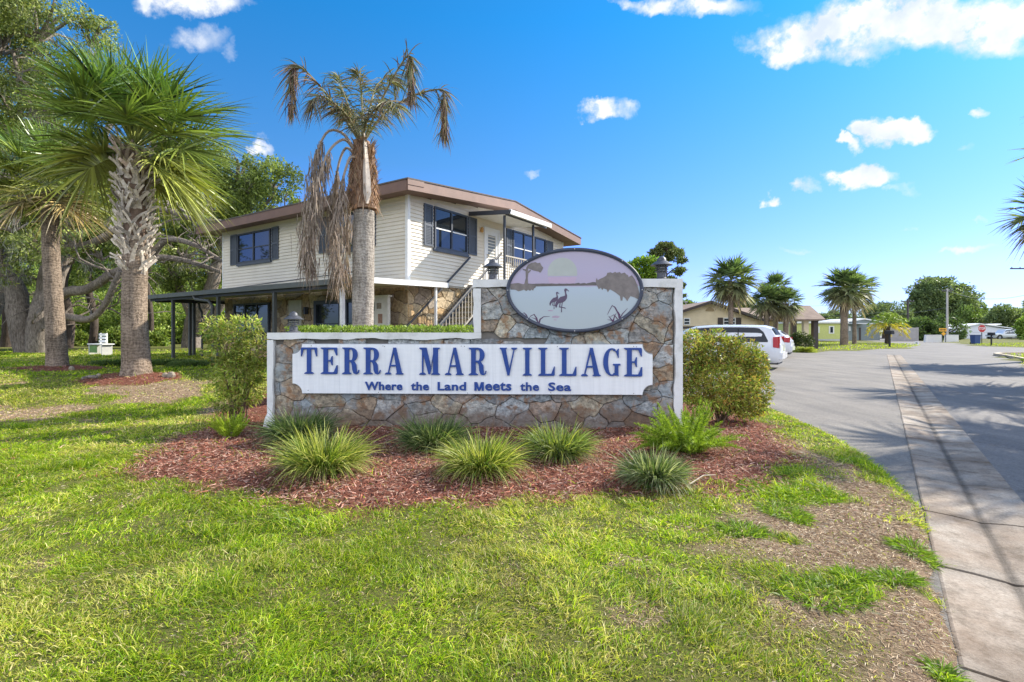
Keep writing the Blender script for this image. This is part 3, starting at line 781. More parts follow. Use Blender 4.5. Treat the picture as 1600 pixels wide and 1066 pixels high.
def letter(ch, x0, x1, y0, y1):
    g = Glyph(x0, x1, y0, y1)
    if ch == 'T':
        g.rect(.37, 0, .63, 1); g.serif(.5, 0, .56, 1); g.rect(.03, .93, .97, 1)
        g.poly([(0, .66), (.035, .66), (.16, .935), (.03, 1), (0, .97)]); g.poly([(1, .66), (.965, .66), (.84, .935), (.97, 1), (1, .97)])
    elif ch == 'I': g.rect(.26, 0, .74, 1); g.serif(.5, 0, .98, 1); g.serif(.5, 1, .98, -1)
    elif ch in 'EL':
        g.rect(.15, 0, .42, 1); g.serif(.27, 0, .55, 1); g.serif(.27, 1, .55, -1)
        g.rect(.3, 0, .96, .07); g.poly([(1, .33), (.955, .33), (.78, .065), (.96, 0), (1, .04)])
        if ch == 'E':
            g.rect(.3, .93, .94, 1); g.poly([(.98, .7), (.935, .7), (.78, .935), (.94, 1), (.98, .96)])
            g.rect(.36, .475, .66, .53); g.poly([(.70, .33), (.665, .33), (.58, .47), (.58, .535), (.665, .675), (.70, .675)])
    elif ch == 'R':
        g.rect(.14, 0, .40, 1); g.serif(.26, 0, .52, 1); g.serif(.26, 1, .5, -1)
        g.rect(.3, .93, .56, .995); g.rect(.3, .465, .56, .53)
        g.arc(.52, .73, .235, .232, 92, -92, .075, .27)
        g.stroke([(.50, .50), (.62, .44), (.70, .33), (.715, .18), (.76, .06), (.84, .025), (.93, .06), (.975, .16)], [.08, .18, .25, .25, .2, .1, .07, .04])
    elif ch == 'A':
        g.poly([(.13, .03), (.20, .03), (.50, .86), (.52, 1), (.46, 1)]); g.poly([(.44, 1), (.60, 1), (.94, .03), (.66, .03)])
        g.rect(.24, .30, .78, .36); g.serif(.16, 0, .34, 1); g.serif(.80, 0, .42, 1)
    elif ch == 'V':
        g.poly([(.06, .97), (.34, .97), (.60, .12), (.53, 0), (.44, 0)]); g.poly([(.81, .97), (.88, .97), (.56, .0), (.50, .0), (.49, .08)])
        g.serif(.20, 1, .42, -1); g.serif(.84, 1, .34, -1)
    elif ch == 'M':
        g.rect(.12, 0, .19, 1); g.rect(.66, 0, .90, 1); g.serif(.15, 0, .30, 1); g.serif(.78, 0, .40, 1)
        g.poly([(.10, 1), (.34, 1), (.58, .22), (.52, .02), (.44, .02)]); g.poly([(.50, .02), (.53, .10), (.70, .97), (.78, 1), (.74, .86)])
        g.serif(.16, 1, .32, -1); g.serif(.82, 1, .32, -1)
    elif ch == 'G':
        g.arc(.48, .5, .355, .465, 62, 298, .07, .28, 22)
        g.arc(.48, .5, .38, .465, 30, 90, .05, .05, 8); g.arc(.48, .5, .33, .465, 270, 322, .06, .06, 8)
        g.poly([(.84, .97), (.87, .97), (.87, .64), (.84, .64), (.72, .87)])
        g.rect(.64, .03, .85, .40); g.rect(.55, .38, .96, .44); g.poly([(.82, .0), (.86, .0), (.85, .2), (.7, .2)])
    return g.mb
name_px = [('T',471.5,496.5),('E',503,529),('R',536.5,563.5),('R',569.8,597),('A',604,632),('M',657.5,689.5),('A',697.5,725.5),('R',733.7,761.5),
           ('V',782,808),('I',817,831),('L',841,866),('L',873,899),('A',906.5,935.5),('G',940,966.5),('E',971.5,998.5)]
for ch, a, b in name_px:
    t = (a-471)/527; letter(ch, U(a), U(b), ZW(584+2.6*t), ZW(543)).build('raised_letter', M_blue, sign)
def text_mesh(txt, x0, x1, z0, zcap, d0, d1, name, mat, parent, bold=.03, capfrac=None, T=None):
    cu = bpy.data.curves.new(name, 'FONT'); cu.body = txt; cu.extrude = .02; cu.offset = bold; cu.resolution_u = 3; cu.space_character = 1.06
    ob = bpy.data.objects.new(name+'_src', cu); COL.objects.link(ob)
    dg = bpy.context.evaluated_depsgraph_get(); dg.update()
    me = bpy.data.meshes.new_from_object(ob.evaluated_get(dg))
    bpy.data.objects.remove(ob); bpy.data.curves.remove(cu)
    co = np.zeros(len(me.vertices)*3); me.vertices.foreach_get('co', co); co = co.reshape(-1, 3)
    xa, xb, ya, yb = co[:, 0].min(), co[:, 0].max(), co[:, 1].min(), co[:, 1].max()
    u_ = x0+(co[:, 0]-xa)/(xb-xa)*(x1-x0); v_ = z0+(co[:, 1]-ya)/(yb-ya)*(zcap-z0); d_ = d0+(co[:, 2]+.02)/.04*(d1-d0)
    res = np.stack([u_, d_, v_], -1) if T is None else T(u_, d_, v_)
    me.vertices.foreach_set('co', res.ravel()); me.update(); me.name = name
    me.materials.clear()
    return link_mesh(name, me, mat, parent)
for wd, a, b in (('Where',572,630.6),('the',644,672),('Land',685.6,729.7),('eets',759.2,799.6),('the',813,842),('Sea',856,891)):
    text_mesh(wd, U(a), U(b), ZW(609.2), ZW(596), -.0945, -.112, 'small_lettering', M_blue, sign, .026)

g = Glyph(U(742.5), U(757.2), ZW(609.2), ZW(596))
g.rect(0, 0, .23, 1); g.rect(.77, 0, 1, 1); g.poly([(.02, 1), (.30, 1), (.60, .0), (.40, 0)]); g.poly([(.98, 1), (.70, 1), (.42, .0), (.60, 0)])
g.mb.v = [(a, -.0945+(b+.0945)*.7, c_) for a, b, c_ in g.mb.v]
g.mb.build('small_lettering', M_blue, sign)
# ------------------------------------------------------------------ oval picture sign
oval = empty('oval_sign', WLOC, WALL_RZ, 'oval picture board with dark rim showing two wading birds, mounted above the name board', 'sign')
ocx, ocz = U(896), ZW(455); orx, orz = 101.5*K, 62*K
def opx(x, y): return (U(790+x/7.44), ZW(385+y/7.44))     # measured off an enlarged view of the board
m_pic, nt, out = new_mat('lake_scene_paint')     # the artist's blended lavender sky and grey water are the paint itself
tc = N(nt, 'TexCoord').outputs['Object']; s_ = N(nt, 'SeparateXYZ'); nt.links.new(tc, s_.inputs[0])
rr = math_(nt, 'DIVIDE', math_(nt, 'SUBTRACT', s_.outputs[2], ocz-orz), 2*orz)
n = noise(nt, tc, 4, 5)
rr = math_(nt, 'ADD', rr, math_(nt, 'MULTIPLY', math_(nt, 'SUBTRACT', n.outputs[0], .5), .05))
c = ramp(nt, rr, [(.0, (.43,.48,.49)), (.35, (.43,.50,.54)), (.54, (.44,.52,.60)), (.56, (.45,.38,.50)), (.75, (.44,.40,.53)), (1, (.44,.39,.49))]).outputs[0]
principled(nt, out, c, .4, 0, .4)
mb = MB(); E = [(ocx+orx*math.cos(2*math.pi*i/72), ocz+orz*math.sin(2*math.pi*i/72)) for i in range(72)]
mb.prism(E, fp, -.05, -.105); mb.build('picture_board', m_pic, oval)
mb = MB(); n = 96; vs = []; fs = []
for i in range(n):
    a = 2*math.pi*i/n; ca, sa = math.cos(a), math.sin(a)
    for (dr_, y) in ((-.022,-.1),(-.022,-.122),(-.006,-.13),(.014,-.13),(.026,-.12),(.026,-.045)):
        vs.append((ocx+(orx+dr_)*ca, y, ocz+(orz+dr_)*sa))
for i in range(n):
    for j in range(5): fs.append((i*6+j, ((i+1)%n)*6+j, ((i+1)%n)*6+j+1, i*6+j+1))
mb.add(vs, fs); rim = mb.build('rim', paint('dark_blue_rim', (.035,.045,.075), .4), oval, True)
mb = MB()
for i in range(8):
    a = 2*math.pi*(i+.0)/8; mb.lathe([(.008,0),(.008,.004),(.003,.006)], 8, (0,0,0)); v = mb.v[-24:]
    mb.v[-24:] = [(ocx+(orx+.004)*math.cos(a)+p[0], -.13-p[2], ocz+(orz+.004)*math.sin(a)+p[1]) for p in v]
mb.build_each('rim_bolt', paint('bolt', (.5,.5,.5), .4, metallic=.8), oval)
def fitE(a, b, f=.985):       # keep painted shapes inside the rim
    x = (a-ocx)/(orx*f); z = (b-ocz)/(orz*f); r = math.hypot(x, z)
    if r > 1: a = ocx+(a-ocx)/r; b = ocz+(b-ocz)/r
    return a, b
def shape(name, polys, mat, d):
    mb = MB()
    for poly in polys:
        pts = [fitE(*opx(*p)) for p in poly]
        mb.prism(pts, fp, -.104, d)
    return mb.build_each(name, mat, oval) if name == 'painted_reflections' else mb.build(name, mat, oval)
def circ(cx, cy, rx, ry, n=40, a0=0, a1=360, ragged=0):
    return [(cx+rx*(1+random.uniform(-ragged, ragged))*math.cos(rad(a0+(a1-a0)*i/n)), cy-ry*(1+random.uniform(-ragged, ragged))*math.sin(rad(a0+(a1-a0)*i/n))) for i in range(n)]
shape('painted_sun', [[p for p in circ(652, 322, 168, 172, 60) if p[1] < 372]], paint('pale_sun', (.43,.46,.43), .5, .05), -.1056)
mb = MB()     # a faint pink glow painted below the sun
shape('painted_glow', [[(485,372),(815,372),(790,442),(505,442)]], paint('pink_band', (.50,.38,.50), .5, .03), -.1058)
m_dk = paint('brown_grey_paint', (.13,.115,.11), .55, .2, 14)
m_dk2 = paint('warm_grey_paint', (.19,.165,.155), .55, .25, 12)
shape('painted_shore', [[(200,462)]+[(x, 448-6*random.random()-(8 if x > 780 else 0)*random.random()-(16 if x > 950 else 0)*random.random()) for x in range(220, 1060, 22)]+[(1060,468),(700,470),(300,478)]], m_dk, -.1066)
shape('painted_island', [[(48,450),(90,442),(150,436),(215,452),(290,450),(340,462),(352,485),(330,500),(318,525),(300,512),(285,528),(262,514),(240,530),(215,512),(190,522),(150,532),(120,515),(60,510)]], m_dk2, -.1078)
shape('painted_tree', [[(218,455),(236,380),(232,300),(205,290),(198,276),(236,282),(244,262),(262,262),(262,300),(290,285),(294,298),(264,330),(258,380),(262,455)],
                       [(240,262),(262,228),(300,208),(345,198),(372,212),(398,206),(412,236),(434,262),(424,290),(400,322),(384,308),(350,300),(320,292),(285,280)]], m_dk2, -.1088)
rg = [(1036,455),(1030,415),(1040,382),(1052,408),(1080,392),(1110,380),(1150,355),(1160,325),(1200,318),(1215,330),(1248,314),(1265,325),(1300,316),(1315,335),(1355,322),(1375,345),(1392,352),(1400,375),(1435,352),(1470,400),(1500,470),(1520,560),(1505,625),(1460,602),(1420,590),(1400,620),(1385,648),(1362,615),(1335,592),(1330,640),(1310,640),(1302,590),(1280,570),(1240,540),(1190,512),(1165,545),(1150,512),(1115,500),(1105,520),(1085,495),(1062,510),(1050,480)]
shape('painted_grove', [rg], m_dk2, -.1082)
m_bird = paint('violet_grey_paint', (.10,.07,.12), .5, .15, 20)
def birds(ox, oy, s, leg=True):
    q = lambda pts: [(ox+(x-640)*s, oy+(y-620)*s) for x, y in pts]
    P_ = [q([(672,520),(678,503),(692,500),(706,508),(728,532),(722,536),(704,522),(696,528),(694,548),(706,578),(704,612),(690,636),(668,655),(640,664),(612,668),(596,690),(586,718),(574,716),(568,690),(576,660),(598,628),(630,596),(664,588),(682,580),(680,550)]),
          q([(622,660),(632,662),(626,705),(656,712),(684,718),(690,734),(676,728),(650,720),(612,716)]),
          q([(646,658),(656,658),(646,722),(648,768),(636,774),(638,720)])]
    return P_
shape('painted_birds', birds(640, 620, 1)+birds(556, 625, .72), m_bird, -.1078)
shape('painted_reflections', [circ(518,752,32,9,10,0,360,.2), circ(578,825,46,14,12,0,360,.25), circ(570,858,20,6,8)], paint('mauve_paint', (.42,.33,.42), .5), -.106)
m_reed = paint('plum_paint', (.085,.035,.085), .5)
def reeds(lst):
    out = []
    for pts, w0 in lst:
        n = len(pts); L = []; R = []
        for i, (x, y) in enumerate(pts):
            x1, y1 = pts[min(i+1, n-1)]; x0, y0 = pts[max(i-1, 0)]; d = math.hypot(x1-x0, y1-y0); nx_, ny_ = -(y1-y0)/d, (x1-x0)/d; w_ = w0*(1-.85*i/(n-1))
            L.append((x+nx_*w_, y+ny_*w_)); R.append((x-nx_*w_, y-ny_*w_))
        out.append(L+R[::-1])
    return out
rl = [([(378,905),(400,850),(440,822),(510,820)],11),([(372,900),(360,840),(330,795),(290,815),(262,850)],10),([(380,900),(345,845),(300,830)],8),([(262,850),(240,800),(215,775),(195,792)],9),([(270,856),(235,815),(175,770)],7),
      ([(1225,880),(1240,820),(1262,780)],9),([(1300,850),(1285,790),(1245,715),(1215,695),(1190,740),(1160,800)],10),([(1300,850),(1300,800),(1282,765)],9),([(1300,850),(1330,790),(1388,728)],9),([(1222,880),(1195,840),(1175,815)],8),([(1235,860),(1200,862),(1160,855)],6),([(1275,850),(1235,800),(1180,830)],6)]
for i, r_ in enumerate(rl):
    if i == 0: allr = MB()
    pts = [fitE(*opx(*p)) for p in reeds([r_])[0]]; allr.prism(pts, fp, -.104, -.1062-.0003*i)
allr.build('painted_reeds', m_reed, oval)

# ------------------------------------------------------------------ wall lamps
def m_lampmat():
    m, nt, out = new_mat('weathered_lamp_metal'); tc = N(nt, 'TexCoord').outputs['Object']; n = noise(nt, tc, 30, 6, .7)
    c = ramp(nt, n.outputs[0], [(.3, (.035,.037,.045)), (.7, (.13,.135,.15))]).outputs[0]
    principled(nt, out, c, .5, .3, .5, n.outputs[0], .2, .005); return m
M_lamp = m_lampmat(); M_lglass = paint('lamp_glass', (.55,.52,.42), .3)
def wall_lamp(px, zbase, sc, lab):
    rz = WALL_RZ; c, s = math.cos(rz), math.sin(rz); u_ = U(px); y_ = .16
    r = empty('wall_lamp', (WLOC[0]+u_*c-y_*s, WLOC[1]+u_*s+y_*c, zbase), rz, lab, 'lamp', 'lamps on the entrance wall'); r.scale = (sc,)*3
    mb = MB(); mb.lathe([(.105,0),(.105,.018),(.075,.022),(.062,.035),(.062,.10),(.068,.104)], 28); mb.build('base', M_lamp, r, True)
    mb = MB(); mb.lathe([(.045,.1),(.045,.24)], 20); mb.build('glass_tube', M_lglass, r, True)
    for i, z in enumerate((.115, .148, .181)):
        mb = MB(); mb.lathe([(.066,z),(.092,z+.002),(.094,z+.006),(.07,z+.016),(.066,z+.013)], 28); mb.build('louvre', M_lamp, r, True)
    mb = MB()
    for k in range(4):
        a = k*math.pi/2+.6; mb.tube([(.075*math.cos(a), .075*math.sin(a), .1), (.075*math.cos(a), .075*math.sin(a), .22)], .005, 6)
    mb.build_each('rod', M_lamp, r)
    mb = MB(); mb.lathe([(.150,.208),(.152,.213),(.10,.252),(.066,.272),(.064,.278),(.058,.305),(.035,.328),(.012,.336),(.002,.337)], 32); mb.build('hood', M_lamp, r, True)
    return r
wall_lamp(445.5, ZW(520), .93, 'dark hooded lamp on the low left end of the stone wall')
wall_lamp(769, ZW(437.5), .95, 'dark hooded lamp on the wall top beside the left edge of the oval board')
wall_lamp(1035, ZW(437.5), 1.02, 'dark hooded lamp on the right corner of the stone wall')

# ================================================================== PLANTS AT THE WALL
def leafcloud(blobs, n, L, W, cols, rng, shell=.55, up=.3, jit=.2, clump=2.2, thr=.42, droop=.2, segs=1):
    """many leaf-sized faces spread through the volume of the blobs"""
    vol = np.array([b[3]*b[4]*b[5] for b in blobs])**.75; cnt = np.maximum(1, (n*vol/vol.sum()).astype(int)); Ps = []; Ds = []
    for b, k in zip(blobs, cnt):
        k2 = int(k*2.4); v = norm(rng.normal(size=(k2, 3))); r = (shell+(1-shell)*rng.random(k2)**.6)
        r = r*(.55+.9*fbm(v[:, 0]*2.3+b[0], v[:, 1]*2.3+b[1], v[:, 2]*2.3+b[2], 3))
        p = np.array(b[:3])+v*r[:, None]*np.array(b[3:6])
        c = clump/max(b[3], .01)
        keep = fbm(p[:, 0]*c, p[:, 1]*c, p[:, 2]*c, 17, 2) > thr+rng.normal(0, .04, k2)
        p, v = p[keep][:k], v[keep][:k]; Ps.append(p); Ds.append(v)
    p = np.concatenate(Ps); v = np.concatenate(Ds); n = len(p)
    d = v*.7+rng.normal(0, .7, (n, 3)); d[:, 2] += up
    lens = L*(.6+.8*rng.random(n))
    V, F = blades(p, d, lens, W*(.6+.8*rng.random(n)), droop, segs+1, rng=rng, wp=2.0)
    # clump-wise colour
    cl = fbm(p[:, 0]*clump/1.2, p[:, 1]*clump/1.2, p[:, 2]*clump/1.2, 29, 2)
    c = tints(n, cols, rng, jit)*(.75+.5*S(.35, .65, cl))[:, None]
    return V, F, np.repeat(c, 2*(segs+2), 0)
M_stem = barkmat('stem_bark', (.10,.07,.05), (.28,.2,.14), scale=9)
def bush(name, c, blobs, n, L, W, cols, lab, cat, stems=9, group=None, seed=1):
    rng = np.random.default_rng(seed); rr = random.Random(seed)
    o = empty(name, (c[0], c[1], c[2]), 0, lab, cat, group)
    V, F, Cc_ = leafcloud(blobs, n, L, W, cols, rng)
    npmesh('foliage', V, F, M_leaf, o, Cc_)
    mb = MB()
    for i in range(stems):
        b = rr.choice(blobs); a = rr.random()*6.28; r0 = rr.random()*.18
        p0 = (r0*math.cos(a), r0*math.sin(a), 0); p2 = (b[0]+rr.uniform(-.5,.5)*b[3], b[1]+rr.uniform(-.5,.5)*b[4], b[2]+rr.uniform(-.2,.7)*b[5])
        p1 = (p0[0]*.6+p2[0]*.4+rr.uniform(-.05,.05), p0[1]*.6+p2[1]*.4, p2[2]*.5)
        mb.tube([p0, p1, p2], [.014, .010, .004], 6)
    mb.build('stems', M_stem, o)
    return o
nand = [(.20,.31,.04),(.32,.42,.06),(.11,.19,.03),(.42,.46,.09),(.34,.27,.09)]
# left shrub  px 315-413, y 495-670
gx_, gy_ = G(368, 668); gy_ = 7.75; gx_ = (368-800)/800*gy_; gz_ = float(terrain(gx_, gy_))
f = gy_/800
bush('leafy_shrub', (gx_, gy_, gz_), [(0,0,.75,.40,.38,.34),(-.12,0,1.18,.36,.34,.32),(.2,.05,1.05,.32,.3,.3),(-.28,-.05,1.42,.22,.2,.17),(.12,0,1.45,.26,.22,.16),(.15,.1,.5,.3,.28,.25),(-.05,0,.35,.25,.25,.22)], 7000, .06, .022,
     nand+[(.5,.5,.16)], 'tall loose shrub with small yellow-green leaves at the left end of the stone wall', 'shrub', 16, None, 3)
# right shrub px 1062-1197, y 518-660
gy_ = 7.75; gx_ = (1128-800)/800*gy_; gz_ = float(terrain(gx_, gy_))
bush('leafy_shrub', (gx_, gy_, gz_), [(0,0,.75,.60,.5,.5),(-.40,0,1.14,.26,.35,.24),(-.05,.1,1.12,.30,.35,.26),(.25,0,1.02,.34,.35,.28),(.50,.05,.85,.22,.3,.26),(.48,-.02,.50,.24,.3,.30),(.38,-.05,.28,.25,.3,.25),(-.2,-.15,.55,.5,.4,.4),(-.50,0,.85,.22,.3,.35),(.1,-.3,.45,.35,.2,.3)], 19000, .055, .020,
     nand+[(.55,.50,.10),(.48,.26,.08)], 'dense rounded shrub with yellow and bronze tips at the right end of the wall', 'shrub', 16, None, 5)
# clipped hedge seen over the low wall
o = empty('clipped_hedge', ((455+738)/2*7.85/800-7.85, 7.95, .1), WALL_RZ, 'low clipped green hedge showing just above the low part of the stone wall', 'hedge')
o.location.x = ((597-800)/800)*7.95
rng = np.random.default_rng(11); n = 15000
p = np.stack([rng.uniform(-1.45, 1.42, n), rng.uniform(-.25, .25, n), 0*rng.random(n)], -1)
p[:, 2] = (.2+1.16*rng.random(n)**.35)+.03*fbm(p[:, 0]*5, p[:, 1]*5, 0, 8)
d = rng.normal(0, .6, (n, 3)); d[:, 2] += .7
V, F = blades(p, d, .04+.02*rng.random(n), .022, .1, 2, rng=rng, wp=2)
npmesh('foliage', V, F, M_leaf, o, np.repeat(tints(n, [(.20,.30,.04),(.30,.38,.06),(.12,.19,.03)], rng), 6, 0))
mb = MB()
for i in range(14):
    x_ = -1.3+.2*i; mb.tube([(x_, 0, 0), (x_+.05, .03, .6), (x_, .0, 1.2)], [.012,.01,.004], 5)
mb.build('stems', M_stem, o)

def liriope(px, py, rpx, hpx, lab, seed, cols, Y=None):
    x_, y_ = G(px, py, .04); rr = rpx*y_/800; hh = hpx*.92*y_/800
    o = empty('lily_turf', (x_, y_, float(terrain(x_, y_))), 0, lab, 'grass clump', 'clumps of strappy grass in front of the wall')
    rng = np.random.default_rng(seed); n = 1800
    a = rng.random(n)*6.283; r0 = np.sqrt(rng.random(n))*rr*.42
    base = np.stack([r0*np.cos(a), r0*np.sin(a), np.zeros(n)], -1)
    out = .15+1.1*rng.random(n)**.8
    a2 = a+rng.normal(0, .5, n)
    d = np.stack([np.cos(a2)*out*.85, np.sin(a2)*out*.85, np.full(n, 1.0)], -1)
    L = hh*(.72+.5*rng.random(n))*(1+.14*out)
    V, F = blades(base, d, L*(.8+.45*rng.random(n)), .0085+.003*rng.random(n), .30+.55*rng.random(n)*out, 5, rng=rng, wp=2.2)
    c = tints(n, cols, rng, .22)
    npmesh('blades', V, F, M_leaf, o, np.repeat(c, 12, 0))
    # a few dead blades lying low
    k = 110; a = rng.random(k)*6.28
    V, F = blades(np.stack([.2*rr*np.cos(a), .2*rr*np.sin(a), 0*a+.03], -1), np.stack([np.cos(a), np.sin(a), .5*rng.random(k)+.15], -1), rr*1.05, .008, .35, 4, rng=rng, wp=2)
    npmesh('dead_blades', V, F, M_dead, o, np.repeat(tints(k, [(.42,.33,.2),(.3,.2,.12)], rng), 10, 0))
    return o
gy1 = [(.19,.27,.03),(.38,.42,.07),(.10,.17,.02),(.54,.52,.18),(.08,.14,.02),(.42,.42,.10)]; gd1 = [(.09,.15,.04),(.15,.22,.06),(.05,.09,.02),(.28,.31,.14)]
liriope(506, 737, 72, 92, 'largest yellow-green strappy clump, at the front left of the mulch bed', 21, gy1)
liriope(468, 692, 52, 72, 'strappy clump close to the left end of the wall, behind the largest clump', 22, gd1)
liriope(678, 700, 58, 70, 'dark green strappy clump against the wall below the words on the board', 23, gd1)
liriope(752, 740, 64, 84, 'strappy clump at the front centre of the bed with pale dead tips', 24, gy1)
liriope(872, 714, 62, 72, 'strappy clump under the right part of the board, against the wall', 25, gd1+gy1[:2])
liriope(1022, 753, 46, 72, 'smallest upright strappy clump at the front right, in front of the foxtail fern', 26, gd1+[(.42,.44,.24)])
def foxtail(px, py, n, hpx, lab, seed, cols, spread, fat=.028, flat=False):
    x_, y_ = G(px, py, .04); o = empty('foxtail_fern', (x_, y_, float(terrain(x_, y_))), 0, lab, 'fern')
    rng = np.random.default_rng(seed); rr = random.Random(seed); hh = hpx*y_/800; parts = []
    for i in range(n):
        a = rr.random()*6.28; out = rr.uniform(.15, 1.3)*spread; L = hh*rr.uniform(.75, 1.15)
        d = Vector((math.cos(a)*out, math.sin(a)*out*.8, 1)).normalized(); p = Vector((math.cos(a)*.06, math.sin(a)*.06, 0))
        k = 330; t = rng.random(k); ax = np.array(p)+np.array(d)*L*t[:, None]; ax[:, 2] -= .22*L*t*t*out
        prof = fat*np.sin(np.clip(t*.9+.12, 0, 1)*np.pi)**.5*(1-.5*t)
        v = norm(rng.normal(size=(k, 3))); dd = v+np.array(d)*.9
        V, F = blades(ax, dd, prof*1.7, .009, 0, 1, rng=rng, wp=3)
        parts.append((V, F, np.repeat(tints(k, cols, rng, .15), 4, 0)))
    V, F, C_ = merge(parts); npmesh('fronds', V, F, M_leaf, o, C_)
    mb = MB(); mb.lathe([(.05,-.02),(.06,.02),(.02,.06)], 10); mb.build('crown_base', M_stem, o)
    return o
foxtail(1072, 706, 78, 90, 'large bright green foxtail fern at the right end of the wall', 31, [(.24,.36,.03),(.36,.46,.05),(.15,.25,.02)], 1.5, .058)
foxtail(361, 682, 34, 42, 'small lime green fern under the left shrub', 33, [(.36,.48,.04),(.46,.55,.07)], .9, .032)
# ================================================================== PALMS
def palm_trunk_mat(name, c0, c1, ring=14):
    m, nt, out = new_mat(name); tc = N(nt, 'TexCoord').outputs['Object']
    w_ = N(nt, 'TexWave'); w_.wave_type = 'BANDS'; w_.bands_direction = 'Z'; w_.inputs['Scale'].default_value = ring/6.28*2; w_.inputs['Distortion'].default_value = 9; w_.inputs['Detail'].default_value = 4; w_.inputs['Detail Scale'].default_value = 2.5
    nt.links.new(tc, w_.inputs[0])
    mp = N(nt, 'Mapping'); mp.inputs['Scale'].default_value = (9, 9, 2); nt.links.new(tc, mp.inputs[0])
    n = noise(nt, mp.outputs[0], 3, 8, .7); n2 = noise(nt, tc, 2, 4)
    f = math_(nt, 'ADD', math_(nt, 'MULTIPLY', n.outputs[0], .86), math_(nt, 'MULTIPLY', w_.outputs[0], .14))
    c = ramp(nt, f, [(.3, c0), (.62, c1)]).outputs[0]
    c = mix(nt, 1, c, ramp(nt, n2.outputs[0], [(.3, (.7,.68,.65)), (.7, (1.2,1.18,1.15))]).outputs[0], 'MULTIPLY')
    principled(nt, out, c, .9, 0, .2, f, .9, .03); return m
M_ptr = palm_trunk_mat('sabal_trunk', (.075,.055,.042), (.34,.27,.21))
M_ptr2 = palm_trunk_mat('queen_trunk', (.16,.14,.12), (.46,.42,.37), 16)
M_boot = attrmat('palm_boots', .9, .5, 22, .01, .2, .35)
def fan_leaf(rng, o, d, side, up, Lp, Lf, nseg, w, col, droop, parts, seg=4, half=115):
    """one costapalmate leaf: curved rib, then segments fanned on both sides"""
    ang = np.radians(np.linspace(-half, half, nseg)+rng.normal(0, 1.5, nseg))
    t = np.cos(ang*.78); L = Lf*(.62+.38*np.clip(t, 0, 1))*(.92+.16*rng.random(nseg))
    dn = np.array([0, 0, -1.0]); tipdrop = droop
    c0 = o+d*Lp; c0 = c0+dn*Lp*.12*tipdrop
    fwd = norm((d+dn*.35*tipdrop)[None])[0]; sd_ = norm(np.cross(fwd, up)[None])[0]; nrm = np.cross(sd_, fwd)
    dirs = fwd[None]*np.cos(ang)[:, None]+sd_[None]*np.sin(ang)[:, None]+nrm[None]*(.28*np.abs(np.sin(ang)))[:, None]
    base = c0[None]+fwd[None]*(np.cos(ang)*Lf*.22)[:, None]
    V, F = blades(base, dirs, L, w, .06+.34*droop*rng.random(nseg)**1.5+.05, seg, face=np.cross(dirs, np.cross(nrm, dirs))+rng.normal(0, .55, (nseg, 3)), rng=rng, wp=1.6)
    cc = np.clip(np.array(col)[None]*(1+rng.normal(0, .38, (nseg, 1))), .02, 1)
    C_ = np.repeat(cc, 2*(seg+1), 0)
    yt = np.zeros(len(V)); yt[:] = np.tile(np.repeat(np.arange(seg+1)/seg, 2), nseg)
    C_ = C_*(1+.25*yt[:, None]*np.array([1.0,.8,.3]))
    parts.append((V, F, C_))
    # rib
    k = 5; tt = np.linspace(0, 1, k+1); pts = o[None]+d[None]*(Lp*1.15*tt)[:, None]+dn[None]*(.12*tipdrop*Lp*tt**2)[:, None]
    ww = .022*(Lf/1.1); s2 = sd_*ww; n2 = nrm*ww*.7
    Vr = np.concatenate([pts-s2, pts+s2, pts+n2]); Fr = []
    for i in range(k):
        for a, b in ((0, 1), (1, 2), (2, 0)): Fr.append([a*(k+1)+i, b*(k+1)+i, b*(k+1)+i+1, a*(k+1)+i+1])
    parts.append((Vr, np.array(Fr), np.tile([.30,.34,.08], (len(Vr), 1))))
def sabal_crown(rng, top, n, Lp, Lf, nseg, w, el0, el1, cols, deadcols=(), seg=4, part_front=False):
    parts = []
    for i in range(n):
        t = (i+.5)/n; el = rad(el1+(el0-el1)*t)+rng.normal(0, .08); az = i*2.39996+rng.normal(0, .15)
        d = np.array([math.cos(az)*math.cos(el), math.sin(az)*math.cos(el), math.sin(el)])
        if part_front and el < .45 and -d[1] > .5: continue      # the leaves on this side have been trimmed
        up = np.array([-math.cos(az)*math.sin(el), -math.sin(az)*math.sin(el), math.cos(el)])+rng.normal(0, .22, 3)
        low = 1-t     # 1 = oldest
        c = cols[min(len(cols)-1, int(low*len(cols)*.999))]; c = np.array(c)*rng.uniform(.8, 1.2)
        if deadcols and low > .86: c = np.array(deadcols[int(rng.integers(len(deadcols)))])
        lp = Lp*(.55+.5*math.sin(math.pi*min(1, .25+low)))*(.62+.38*min(1, low*2))*rng.uniform(.85, 1.15)
        fan_leaf(rng, np.array(top)+d*.05+np.array([0, 0, -.25*low]), d, None, up, lp, Lf*rng.uniform(.78, 1.2), nseg, w, c, .45+.8*low, parts, seg)
    return merge(parts)
def smooth_tube(mb, pts, rs, n=20, sub=8, wob=.02, z_noise=.0):
    P_ = [Vector(p) for p in pts]; out = []; rr = []
    for i in range(len(P_)-1):
        p0 = P_[max(0, i-1)]; p1 = P_[i]; p2 = P_[i+1]; p3 = P_[min(len(P_)-1, i+2)]
        for k in range(sub):
            t = k/sub
            out.append(.5*((2*p1)+(-p0+p2)*t+(2*p0-5*p1+4*p2-p3)*t*t+(-p0+3*p1-3*p2+p3)*t**3)); rr.append(rs[i]+(rs[i+1]-rs[i])*t)
    out.append(P_[-1]); rr.append(rs[-1]); rr = [r*(1+random.uniform(-z_noise, z_noise)) for r in rr]
    mb.tube(out, rr, n, wob=wob); return out
M_palm = leafmat('palm_leaf', .16, .36, .6)
M_ffrond = M_palm
